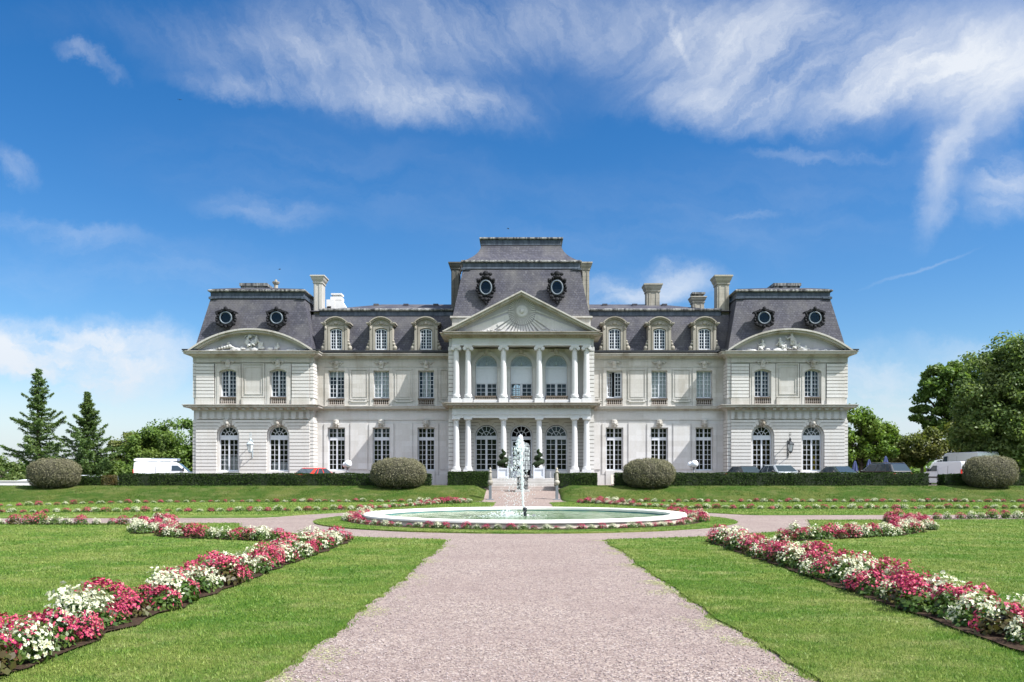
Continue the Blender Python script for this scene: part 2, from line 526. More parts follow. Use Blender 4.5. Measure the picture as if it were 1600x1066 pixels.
def turf_colour(t, P, base_a, base_b, k):
    n1 = t.noise(P, 0.5, 6, 0.66)
    n2 = t.noise(t.mapping(P, rot=(0, 0, 0.7), scale=(0.9, 1.5, 1)), 1.1, 7, 0.72)
    n4 = t.noise(P, 2.6, 5, 0.65)
    n5 = t.noise(P, 9.0, 4, 0.7)
    sc = lambda c: tuple(x * k for x in c)
    c = t.mixc(t.remap(n1, 0.42, 0.60), base_a, base_b)
    c = t.mixc(t.remap(n2, 0.50, 0.66, 0, 0.75), c, sc((0.34, 0.335, 0.13)))
    c = t.mixc(t.remap(n4, 0.50, 0.70, 0, 0.65), c, sc((0.062, 0.145, 0.020)))
    c = t.mixc(t.remap(n5, 0.54, 0.72, 0, 0.5), c, sc((0.26, 0.29, 0.09)))
    return c, n4, n5
def lawn_mat(name='lawn_turf', k=1.0):
    m, t, p, out = new_mat(name)
    P = posv(t)
    c, n4, n5 = turf_colour(t, P, (0.095 * k, 0.19 * k, 0.024 * k), (0.23 * k, 0.27 * k, 0.062 * k), k * 1.12)
    n3 = t.noise(P, 30.0, 5, 0.75)
    c = t.mixc(t.remap(n3, 0.42, 0.66, 0, 0.75), c, (0.040 * k, 0.082 * k, 0.012 * k))
    t.link(c, p.inputs['Base Color'])
    p.inputs['Roughness'].default_value = 0.9
    p.inputs['Specular IOR Level'].default_value = 0.1
    bump(t, p, t.math('ADD', n3, n5), 1.0, 0.06)
    return m
def blade_mat(name='grass_blades', k=1.0):
    m = bpy.data.materials.new(name); m.use_nodes = True
    t = NT(m.node_tree)
    out = t.n('ShaderNodeOutputMaterial')
    g = t.n('ShaderNodeNewGeometry')
    P = g.outputs['Position']
    r = t.mixc(g.outputs['Random Per Island'], (0.060, 0.165, 0.014), (0.205, 0.315, 0.046))
    r2 = t.mixc(g.outputs['Random Per Island'], (0.155, 0.235, 0.034), (0.37, 0.395, 0.115))
    c, n4, n5 = turf_colour(t, P, r, r2, 1.12)
    c = t.mixc(0.3, c, r)
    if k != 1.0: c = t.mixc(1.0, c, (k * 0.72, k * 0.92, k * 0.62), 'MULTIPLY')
    p = t.n('ShaderNodeBsdfPrincipled', ins={'Base Color': c, 'Roughness': 0.5, 'Specular IOR Level': 0.25})
    tl = t.n('ShaderNodeBsdfTranslucent', ins={'Color': c})
    mx = t.n('ShaderNodeMixShader', ins={0: 0.4, 1: p.outputs[0], 2: tl.outputs[0]})
    t.link(mx.outputs[0], out.inputs[0])
    return m
def water_mat():
    m, t, p, out = new_mat('pool_water')
    P = posv(t)
    n = t.noise(t.mapping(P, scale=(1.0, 1.6, 1)), 2.6, 5, 0.6, 0.5)
    n2 = t.noise(P, 11.0, 3, 0.6)
    p.inputs['Base Color'].default_value = (0.10, 0.2, 0.14, 1)
    c = t.mixc(t.remap(n, 0.38, 0.66), (0.095, 0.175, 0.075), (0.18, 0.25, 0.13))
    t.link(c, p.inputs['Base Color'])
    p.inputs['Roughness'].default_value = 0.07
    p.inputs['IOR'].default_value = 1.33
    bump(t, p, t.math('ADD', n, t.math('MULTIPLY', n2, 0.25)), 0.55, 0.05)
    return m
def spray_mat():
    m = bpy.data.materials.new('water_spray'); m.use_nodes = True
    t = NT(m.node_tree)
    out = t.n('ShaderNodeOutputMaterial')
    p = t.n('ShaderNodeBsdfPrincipled', ins={'Base Color': (0.93, 0.93, 0.93, 1), 'Roughness': 0.3})
    tl = t.n('ShaderNodeBsdfTranslucent', ins={'Color': (0.9, 0.94, 0.96, 1)})
    tr = t.n('ShaderNodeBsdfTransparent')
    a = t.n('ShaderNodeMixShader', ins={0: 0.5, 1: p.outputs[0], 2: tl.outputs[0]})
    b = t.n('ShaderNodeMixShader', ins={0: 0.38, 1: a.outputs[0], 2: tr.outputs[0]})
    t.link(b.outputs[0], out.inputs[0])
    return m

M = {}
M['stone_low'] = stone('limestone_white', (0.575, 0.567, 0.565), (0.40, 0.36, 0.30), True, 0.35, 0.90, 0.42, 1.1, 0.008)
M['stone_rust'] = stone('limestone_rusticated', (0.565, 0.550, 0.530), (0.40, 0.35, 0.28), False, 0.45)
M['stone_up'] = stone('limestone_ashlar', (0.515, 0.496, 0.468), (0.30, 0.265, 0.21), True, 0.7, 0.82, 0.34, 0.95, 0.010)
M['stone_trim'] = stone('limestone_trim', (0.46, 0.44, 0.405), (0.20, 0.165, 0.12), False, 0.95)
M['stone_dirty'] = stone('limestone_lichen', (0.36, 0.325, 0.275), (0.14, 0.112, 0.08), False, 0.9)
M['stone_col'] = stone('limestone_column', (0.575, 0.575, 0.58), (0.45, 0.41, 0.34), False, 0.4)
M['stone_relief'] = stone('limestone_relief', (0.52, 0.51, 0.50), (0.30, 0.28, 0.25), False, 0.6)
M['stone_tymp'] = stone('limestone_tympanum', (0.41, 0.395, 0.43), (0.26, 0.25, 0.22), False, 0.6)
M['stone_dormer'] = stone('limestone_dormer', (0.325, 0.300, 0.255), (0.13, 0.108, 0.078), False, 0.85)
M['rail_dark'] = stone('balustrade_rail', (0.13, 0.105, 0.085), (0.06, 0.048, 0.04), False, 0.8)
M['baluster'] = stone('baluster_stone', (0.33, 0.295, 0.265), (0.16, 0.13, 0.105), False, 0.8)
M['joint'] = plain('joint_mortar', (0.27, 0.245, 0.22), 0.95, var=0.2)
M['slate'] = slate_mat()
M['zinc'] = streaky('zinc_band', (0.035, 0.045, 0.062), (0.075, 0.092, 0.118), 0.45)
M['zinc_lip'] = streaky('zinc_lip', (0.035, 0.035, 0.038), (0.30, 0.295, 0.28), 0.6, (3.5, 3.5, 0.5), 0.42, 0.64)
M['lead'] = streaky('lead_ornament', (0.005, 0.005, 0.007), (0.035, 0.035, 0.04), 0.8, (7, 7, 7), 0.48, 0.75)
M['lead_light'] = plain('lead_ring', (0.11, 0.135, 0.16), 0.5, 0.0, 0.2, 5)
M['gutter'] = plain('gutter_dark', (0.022, 0.024, 0.028), 0.5, 0.2, 0.2, 4)
M['white'] = plain('white_joinery', (0.55, 0.565, 0.60), 0.45, var=0.04)
M['blind'] = plain('white_blind', (0.62, 0.65, 0.70), 0.8, var=0.03)
M['curtain'] = plain('curtain_cloth', (0.55, 0.55, 0.54), 0.9, var=0.06)
M['curtain_y'] = plain('curtain_yellow', (0.62, 0.42, 0.04), 0.9, var=0.1)
M['dark'] = plain('room_shade', (0.014, 0.013, 0.013), 0.95)  # shade of unlit interiors put into a near-black colour
M['dark_warm'] = plain('room_brown', (0.05, 0.025, 0.012), 0.9, var=0.3)
M['glass'] = glass_mat()
M['chim_shaded'] = stone('chimney_shaded', (0.13, 0.125, 0.115), (0.05, 0.048, 0.045), True, 0.9, 0.7, 0.3, 0.7, 0.012)  # roof shadow on the left centre chimney put into the base colour
M['chim'] = stone('chimney_stone', (0.42, 0.39, 0.33), (0.13, 0.12, 0.10), True, 0.9, 0.7, 0.3, 0.7, 0.012)
M['iron'] = plain('wrought_iron', (0.035, 0.04, 0.045), 0.5, 0.6)
M['lampglass'] = plain('frosted_glass', (0.55, 0.57, 0.56), 0.3)
M['globe'] = plain('opal_globe', (0.82, 0.83, 0.86), 0.25, var=0.03)
M['verdigris'] = plain('lamp_verdigris', (0.38, 0.44, 0.47), 0.55, 0.2, 0.15)
M['gravel'] = gravel_mat()
M['lawn'] = lawn_mat()
M['meadow'] = lawn_mat('meadow_turf', 0.8)
M['blade'] = blade_mat()
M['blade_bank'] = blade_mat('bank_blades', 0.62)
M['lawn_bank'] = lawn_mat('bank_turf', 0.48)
M['straw'] = leaf_mat('dry_clippings', (0.26, 0.30, 0.12), (0.58, 0.55, 0.34), 0.2, 0.8, 3.0, (0.42, 0.44, 0.20), 0.1)
M['soil'] = plain('bed_soil', (0.042, 0.027, 0.018), 0.95, var=0.6, scale=26, spec=0.1)
M['water'] = water_mat()
M['spray'] = spray_mat()
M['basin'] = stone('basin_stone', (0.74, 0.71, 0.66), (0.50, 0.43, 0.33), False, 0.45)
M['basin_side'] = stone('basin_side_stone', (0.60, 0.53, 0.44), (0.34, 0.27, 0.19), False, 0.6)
M['basin_in'] = plain('basin_turquoise', (0.06, 0.20, 0.22), 0.6, var=0.3, scale=3)
M['step'] = stone('step_stone', (0.44, 0.42, 0.40), (0.25, 0.23, 0.20), False, 0.6)
M['tread'] = stone('step_pink', (0.40, 0.34, 0.31), (0.26, 0.22, 0.19), False, 0.5)
M['bark'] = plain('bark', (0.075, 0.06, 0.045), 0.95, var=0.35, scale=5)
M['bark_pale'] = plain('bark_pale', (0.16, 0.14, 0.11), 0.95, var=0.3, scale=5)
M['hedge'] = leaf_mat('hedge_leaf', (0.012, 0.028, 0.006), (0.048, 0.088, 0.016), 0.25, 0.75, 0.8, (0.05, 0.075, 0.018), 0.12)
M['hedge_core'] = plain('hedge_core', (0.012, 0.02, 0.006), 0.95)
M['hedge_red'] = leaf_mat('hedge_leaf_yellowing', (0.05, 0.06, 0.012), (0.12, 0.11, 0.03), 0.25, 0.5, 0.9, (0.15, 0.08, 0.03))
M['bush'] = leaf_mat('bush_leaf', (0.10, 0.095, 0.055), (0.32, 0.295, 0.185), 0.25, 0.65, 1.8, (0.22, 0.215, 0.11))
M['bush_core'] = plain('bush_core', (0.05, 0.045, 0.028), 0.95, var=0.3)
M['spiral'] = leaf_mat('spiral_leaf', (0.012, 0.03, 0.008), (0.04, 0.075, 0.018), 0.2, 0.5, 3.0)
M['leaf_oak'] = leaf_mat('leaf_broad', (0.070, 0.140, 0.026), (0.200, 0.300, 0.062), 0.46, 0.5, 0.30, (0.19, 0.24, 0.06))
M['leaf_dark'] = leaf_mat('leaf_chestnut', (0.090, 0.155, 0.042), (0.270, 0.345, 0.115), 0.52, 0.5, 0.32, (0.19, 0.215, 0.085))
M['leaf_bright'] = leaf_mat('leaf_bright', (0.075, 0.150, 0.022), (0.205, 0.315, 0.055), 0.45, 0.5, 0.4, (0.24, 0.30, 0.06))
M['leaf_yel'] = leaf_mat('leaf_yellowish', (0.080, 0.120, 0.024), (0.21, 0.23, 0.06), 0.42, 0.5, 0.45, (0.24, 0.21, 0.075))
M['needle'] = leaf_mat('fir_needles', (0.070, 0.135, 0.045), (0.205, 0.290, 0.095), 0.42, 0.5, 0.5, (0.15, 0.20, 0.06))
M['pink'] = leaf_mat('petal_pink', (0.27, 0.008, 0.05), (0.62, 0.065, 0.19), 0.2, 0.45, 5.0, (0.45, 0.025, 0.11), 0.4)
M['cream'] = leaf_mat('petal_white', (0.50, 0.51, 0.34), (0.68, 0.69, 0.57), 0.22, 0.45, 5.0, (0.68, 0.70, 0.50), 0.4)
M['begleaf'] = leaf_mat('begonia_leaf', (0.030, 0.075, 0.012), (0.10, 0.17, 0.03), 0.3, 0.4, 6.0, (0.12, 0.15, 0.03))
M['begbronze'] = leaf_mat('begonia_leaf_bronze', (0.055, 0.035, 0.014), (0.11, 0.10, 0.028), 0.25, 0.35, 6.0, (0.06, 0.09, 0.02))
M['yolk'] = plain('stamens', (0.75, 0.5, 0.05), 0.7)
M['tyre'] = plain('tyre_rubber', (0.018, 0.018, 0.018), 0.85)
M['rim'] = plain('alloy_rim', (0.5, 0.5, 0.52), 0.3, 0.8)
M['carglass'] = plain('car_glass', (0.035, 0.05, 0.062), 0.06, 0.0, 0.0, 1, 0.5)
M['trimblack'] = plain('black_trim', (0.02, 0.02, 0.022), 0.5)
M['lens'] = plain('lamp_lens', (0.7, 0.72, 0.74), 0.1)
M['redlens'] = plain('tail_lens', (0.5, 0.02, 0.015), 0.15)
M['vanwhite'] = plain('van_white', (0.60, 0.61, 0.63), 0.3, coat=0.5)
M['carred'] = plain('car_red', (0.62, 0.035, 0.02), 0.3, coat=0.6)
M['carsilver'] = plain('car_silver', (0.50, 0.53, 0.55), 0.3, 0.4, coat=0.6)
M['cardark'] = plain('car_dark', (0.03, 0.032, 0.036), 0.25, coat=0.6)
M['cargreen'] = plain('car_green', (0.045, 0.06, 0.055), 0.25, coat=0.6)
M['parasol'] = plain('parasol_blue', (0.055, 0.075, 0.18), 0.85, var=0.15, scale=5)
M['wallwhite'] = plain('rendered_wall', (0.66, 0.65, 0.63), 0.9, var=0.08, scale=1.5)
M['roofwhite'] = plain('roof_sheet', (0.62, 0.65, 0.70), 0.6, var=0.04)
M['mottled'] = streaky('mottled_stone', (0.035, 0.04, 0.042), (0.30, 0.29, 0.27), 0.8, (5, 5, 5), 0.42, 0.6)
M['metal_grey'] = plain('grey_metal', (0.22, 0.235, 0.25), 0.45, 0.5)
M['bird'] = plain('bird_dark', (0.03, 0.03, 0.035), 0.8)
M['board'] = plain('pale_board', (0.42, 0.39, 0.33), 0.8, var=0.1)

# ------------------------------------------------------------------ ground
TZ = 0.90                     # level of the terrace the house stands on
AXP = 0.17                    # the garden's axis
FC = (0.19, 31.0)             # centre of the fountain
def hgt(x, y):
    x = np.asarray(x, float); y = np.asarray(y, float)
    bank = sstep(51.2, 55.4, y) * TZ
    ramp = np.clip((y - 51.0) / 6.0, 0, 1) * 0.60
    w = sstep(2.1, 3.2, np.abs(x - AXP))
    h = ramp * (1 - w) + bank * w
    back = sstep(58.5, 60.5, y)
    h = h * (1 - back) + TZ * back
    h = h - 2.0 * sstep(57.8, 64, y) * sstep(29, 32.5, -x)
    h = h - 5.0 * sstep(95, 260, y) - 3.0 * sstep(120, 400, np.abs(x))
    return h
def h1(x, y): return float(hgt(x, y))

def build_ground():
    xs = sorted(set(np.round(np.concatenate([np.arange(-46, 46.1, 1.0), np.arange(-4, 4.4, 0.2), [-900, -500, -300, -200, -140, -100, -80, -65, -55, 55, 65, 80, 100, 140, 200, 300, 500, 900]]), 3)))
    ys = sorted(set(np.round(np.concatenate([np.arange(50, 66, 0.25), np.arange(-20, 50, 2.0), np.arange(66, 110, 2.0), [-400, -150, -60, 120, 140, 160, 200, 260, 350, 500, 800, 1500]]), 3)))
    xs = np.array(xs); ys = np.array(ys)
    X, Y = np.meshgrid(xs, ys)
    Z = hgt(X, Y)
    V = np.stack([X.ravel(), Y.ravel(), Z.ravel()], 1)
    nx = len(xs); i = np.arange(len(ys) - 1)[:, None] * nx + np.arange(nx - 1)[None]
    F = np.stack([i, i + 1, i + nx + 1, i + nx], -1).reshape(-1, 4)
    cx = V[F].mean(1)
    mi = ((np.abs(cx[:, 0]) > 46) | (cx[:, 1] > 84) | (cx[:, 1] < -12) | ((cx[:, 1] > 58) & (np.abs(cx[:, 0]) > 33))).astype(np.int32)
    o = link(bpy.data.objects.new('ground', npmesh('ground', V, F, [M['gravel'], M['meadow']], mi)))
    tag(o, 'pink gravel paths and forecourt with meadow beyond', kind='structure')
build_ground()

def frange(a, b, s):
    n = max(1, int(math.ceil(abs(b - a) / s)))
    return [a + (b - a) * i / n for i in range(n + 1)]
def ragged(pts, amp=0.025):
    out = []
    for x, y in pts:
        k = math.sin(x * 1.9 + y * 1.3) + 0.7 * math.sin(x * 4.0 - y * 3.1) + random.uniform(-0.5, 0.5)
        j = math.sin(y * 1.7 - x * 2.1) + random.uniform(-0.5, 0.5)
        out.append((x + amp * k, y + amp * j))
    return out
def dens(pts, s=0.3):
    out = []
    for (a, b), (c, d) in zip(pts[:-1], pts[1:]):
        n = max(1, int(math.hypot(c - a, d - b) / s))
        out += [(a + (c - a) * i / n, b + (d - b) * i / n) for i in range(n)]
    return out + [pts[-1]]
def arcpts(c, r, a0, a1, n):
    return [(c[0] + r * math.cos(a0 + (a1 - a0) * i / n), c[1] + r * math.sin(a0 + (a1 - a0) * i / n)) for i in range(n + 1)]
RING = 9.75
def SK(y, x): return y + 0.105 * max(-24, min(26, x))     # the cross path runs slightly askew
def lawn_slab(name, outline, label, z=0.022, mat='lawn', holes=()):
    """a turf slab with a cut edge; outline in XY"""
    loops = [outline] + list(holes)
    tris = tessellate_polygon([[Vector((x, y, 0)) for x, y in L] for L in loops])
    pts = [p for L in loops for p in L]; n = len(pts)
    mb = MB()
    zz = hgt([p[0] for p in pts], [p[1] for p in pts])
    mb.v = [(x, y, h + z) for (x, y), h in zip(pts, zz)] + [(x, y, h - 0.02) for (x, y), h in zip(pts, zz)]
    mb.f = [tuple(t) for t in tris]
    k = 0
    for L in loops:
        for i in range(len(L)):
            j = (i + 1) % len(L)
            mb.f.append((k + i, k + j, n + k + j, n + k + i))
        k += len(L)
    mb.m = [0] * len(mb.f)
    o = obj(name, mb, M[mat])
    return tag(o, label, kind='structure')
LAWNS = []      # outlines kept for the blades
def quadrant_near(s):
    xi = 1.96
    a0 = math.asin(xi / RING)                      # angle from -Y axis where the circle meets the path edge
    yc = FC[1]
    arc = [(AXP + s * RING * math.sin(a), yc - RING * math.cos(a)) for a in np.linspace(a0, math.radians(76), 34)]
    xe, ye = arc[-1]
    far = (AXP + s * 40, SK(29.7, s * 40))
    pts = dens([(AXP + s * (xi + 0.24), 3.0), (AXP + s * (xi + 0.15), 7.5), (AXP + s * (xi + 0.04), 12.0), (AXP + s * (xi - 0.02), arc[0][1] - 0.35)], 0.16)
    pts = ragged(pts, 0.03)
    mid = [(AXP + s * (xi + 0.06), arc[0][1] - 0.12), (AXP + s * (xi + 0.3), arc[0][1] + 0.03)]
    arc2 = ragged(dens(arc[1:], 0.3), 0.03)
    end = ragged(dens([(AXP + s * RING + s * 0.3, SK(29.7, s * 10)), far], 0.6), 0.03)
    return pts + mid + arc2 + end + [(AXP + s * 40, 3.0)]
def quadrant_far(s):
    xi = 1.55
    yc = FC[1]
    a0 = math.radians(24 if s > 0 else 14)
    arc = [(AXP + s * RING * math.cos(a), yc + RING * math.sin(a)) for a in np.linspace(a0, math.acos(xi / RING) - 0.03, 30)]
    pts = ragged(dens([(AXP + s * 45, SK(33.6, s * 45)), (arc[0][0] + s * 0.5, SK(33.6, s * 10))] + arc, 0.3), 0.03)
    pts += ragged(dens([(AXP + s * xi, arc[-1][1] + 0.5), (AXP + s * (xi + 0.03), 50.2), (AXP + s * (xi + 0.5), 51.0)], 0.3), 0.03)
    pts += [(AXP + s * 45, 51.0)]
    return pts
for s, side in ((-1, 'left'), (1, 'right')):
    q = quadrant_near(s); LAWNS.append(q)
    lawn_slab('lawn', q, f'near lawn on the {side} of the gravel path')
    q = quadrant_far(s); LAWNS.append(q)
    lawn_slab('lawn', q, f'lawn behind the fountain on the {side}')
    # the grass bank rising to the terrace
    ys = frange(50.6, 56.9, 0.2); V = []; rows = []
    for y in ys:
        xi = 2.35 + 0.9 * (1 - sstep(50.6, 52.4, y)) ** 2 * 2.0
        xs = [xi, xi + 0.25, xi + 0.5, xi + 0.8, xi + 1.2, xi + 1.8, xi + 3] + list(np.linspace(8, 52, 26))
        rows.append([(AXP + s * x, y, h1(AXP + s * x, y) + 0.03 + 0.02 * math.sin(x * 1.3 + y * 2)) for x in xs])
    mb = MB(); n = len(rows[0])
    for r in rows: mb.v += r
    for j in range(len(rows) - 1):
        for i in range(n - 1):
            mb.f.append((j * n + i, j * n + i + 1, (j + 1) * n + i + 1, (j + 1) * n + i)); mb.m.append(0)
    # cut edge facing the path and front lip
    b = len(mb.v)
    for r in rows: mb.v.append((r[0][0], r[0][1], r[0][2] - 0.2))
    for j in range(len(rows) - 1):
        mb.f.append((j * n, (j + 1) * n, b + j + 1, b + j)); mb.m.append(0)
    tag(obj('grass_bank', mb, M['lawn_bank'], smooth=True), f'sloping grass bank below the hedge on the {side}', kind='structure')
ring_out = ragged(dens(arcpts(FC, 7.35, 0, 2 * PI, 150), 0.3)[:-1], 0.03)
ring_in = arcpts(FC, 6.2, 0, 2 * PI, 90)[:-1]
lawn_slab('lawn', ring_out, 'ring of lawn round the fountain basin', 0.04, 'lawn', [ring_in])
lawn_slab('soil', arcpts(FC, 6.28, 0, 2 * PI, 90)[:-1], 'bare soil ring round the basin', 0.045, 'soil', [arcpts(FC, 5.6, 0, 2 * PI, 90)[:-1]])

# ------------------------------------------------------------------ the house
AX = 0.05
YP, YW, YC, YPIER, YCOL = 63.7, 65.0, 63.3, 62.2, 62.0
SH = (0, YP, TZ)
chateau = thing('chateau', 'white stone chateau with slate mansard roofs, columned centre and two corner pavilions', 'chateau', (AX, YP, TZ))
def part(name, mb, mats, parent=None, **kw):
    return obj(name, mb, mats, parent or chateau, shift=SH, **kw)
FACE = [M['stone_up'], M['stone_low'], M['stone_rust'], M['joint'], M['stone_trim'], M['stone_dirty'], M['dark']]
UP, LOW, RUST, JOINT, TRIM, DIRTY, DARK = range(7)
CH = 0.263; GAP = 0.050
Z_STR = 6.80; Z_STRB = 6.40; Z_FRZ = 5.75; Z_COR = 10.72; Z_CORB = 10.30
def archpoly(xc, hw, zb, zs, n=16, seg=None):
    """opening outline with a round head (or a flat segment of height seg)"""
    if seg is None:
        top = [(xc + hw * math.cos(a), zs + hw * math.sin(a)) for a in np.linspace(0, PI, n + 1)]
    else:
        R = (hw * hw + seg * seg) / (2 * seg); a = math.asin(hw / R)
        top = [(xc + R * math.sin(t), zs + seg - R + R * math.cos(t)) for t in np.linspace(a, -a, n + 1)]
    return [(xc - hw, zb), (xc + hw, zb)] + top
def rectpoly(x0, x1, z0, z1): return [(x0, z0), (x1, z0), (x1, z1), (x0, z1)]
def courses(mb, x0, x1, z0, z1, y0, y1, ch=CH, gap=GAP):
    n = max(1, int(round((z1 - z0) / ch))); c = (z1 - z0) / n
    keep = mb.mi; mb.mi = JOINT; e = 0.012 if x1 > x0 else -0.012
    mb.box(x0 + e, x1 - e, y0 + 0.03, y1 - 0.002, z0 + 0.01, z1 - gap * 0.6); mb.mi = keep
    for i in range(n):
        mb.box(x0, x1, y0, y1, z0 + i * c + (gap / 2 if i else 0), z0 + (i + 1) * c - gap / 2)
def rust_arch(mb, xc, r, zs, z1, xl, xr, y0, y1, ch=CH, gap=GAP):
    """courses above the springing that turn down into the arch as voussoirs; keystone left out"""
    n = int(round((z1 - zs) / ch)); c = (z1 - zs) / n
    amax = math.radians(74)
    ang = [amax * (i / n) ** 1.0 for i in range(n + 1)]
    for i in range(1, n + 1):
        lim = math.asin(min(0.999, (zs + i * c - zs) / (r * 1.04)))
        ang[i] = min(ang[i], lim)
    def J(i, off):                        # joint i as (arch point, outer point), shifted by off in height
        a = ang[i]; d = off / r
        pa = (r * math.cos(a + d), r * math.sin(a + d))
        z = i * c + off
        rho = max(r * 1.02, z / math.sin(a)) if a > 0.02 else r * 1.02
        return pa, (rho * math.cos(a), z)
    for side, xlim in ((-1, xl), (1, xr)):
        for i in range(n):
            a0, o0 = J(i, gap / 2 if i else 0); a1, o1 = J(i + 1, -gap / 2)
            th0 = math.atan2(a0[1], a0[0]); th1 = math.atan2(a1[1], a1[0])
            arc = [(r * math.cos(t), r * math.sin(t)) for t in np.linspace(th0, th1, 5)]
            w = abs(xlim - xc)
            poly = [(w, o0[1]), (min(w, o0[0]), o0[1])] + arc + [(min(w, o1[0]), o1[1]), (w, o1[1])]
            mb.prism([(xc + side * x, zs + z) for x, z in poly], y0, y1)
            if i < n - 1:                        # mortar in the joint above this stone
                b0, p0 = J(i + 1, -gap / 2 - 0.002); b1, p1 = J(i + 1, gap / 2 + 0.002); k = 1.01
                keep = mb.mi; mb.mi = JOINT
                mb.prism([(xc + side * x, zs + z) for x, z in ((w, p0[1]), (min(w, p0[0]), p0[1]), (b0[0] * k, b0[1] * k), (b1[0] * k, b1[1] * k), (min(w, p1[0]), p1[1]), (w, p1[1]))], y0 + 0.03, y1 - 0.003)
                mb.mi = keep
def keystone(xc, zb, zt, wb, wt, y0, y1, head=True):
    mb = MB(); mb.prism([(xc - wb, zb), (xc + wb, zb), (xc + wt, zt), (xc - wt, zt)], y0, y1)
    if head:
        zc = (zb + zt) / 2
        mb.ball((xc, y0 - 0.04, zc), (0.15, 0.15, 0.19), 10, 8)
        mb.ball((xc, y0 - 0.2, zc - 0.02), (0.035, 0.05, 0.05), 6, 5)
        for sx in (-1, 1):
            mb.ball((xc + sx * 0.13, y0 - 0.02, zc + 0.06), (0.1, 0.1, 0.12), 8, 6)
            mb.ball((xc + sx * 0.16, y0 - 0.01, zc - 0.1), (0.08, 0.08, 0.12), 8, 6)
        mb.ball((xc, y0 - 0.02, zc + 0.2), (0.17, 0.13, 0.09), 8, 6)
        mb.ball((xc, y0 - 0.03, zc - 0.2), (0.09, 0.09, 0.1), 8, 6)
    return part('keystone', mb, M['stone_trim'], smooth=False, auto=40)
def cartouche(xc, z, y):
    """carved key with side scrolls over the first floor windows"""
    mb = MB()
    mb.prism([(xc - 0.13, z - 0.42), (xc + 0.13, z - 0.42), (xc + 0.2, z + 0.12), (xc - 0.2, z + 0.12)], y - 0.1, y)
    mb.ball((xc, y - 0.1, z - 0.02), (0.14, 0.09, 0.2), 8, 6)
    for s in (-1, 1):
        for k, (dx, dz, r) in enumerate(((0.24, 0.04, 0.11), (0.37, -0.02, 0.09), (0.48, 0.03, 0.06), (0.3, -0.12, 0.06))):
            mb.ball((xc + s * dx, y - 0.03, z + dz), (r, 0.06, r * 0.8), 7, 5)
    return part('cartouche', mb, M['stone_trim'], auto=40)
def cornice_prof(o, zb, zt):
    h = zt - zb
    return [(0, zb), (0.10 * o, zb), (0.16 * o, zb + 0.22 * h), (0.30 * o, zb + 0.30 * h), (0.36 * o, zb + 0.45 * h), (0.86 * o, zb + 0.50 * h),
            (0.88 * o, zb + 0.78 * h), (0.97 * o, zb + 0.84 * h), (1.0 * o, zb + 0.96 * h), (0.98 * o, zt), (0, zt + 0.04)]

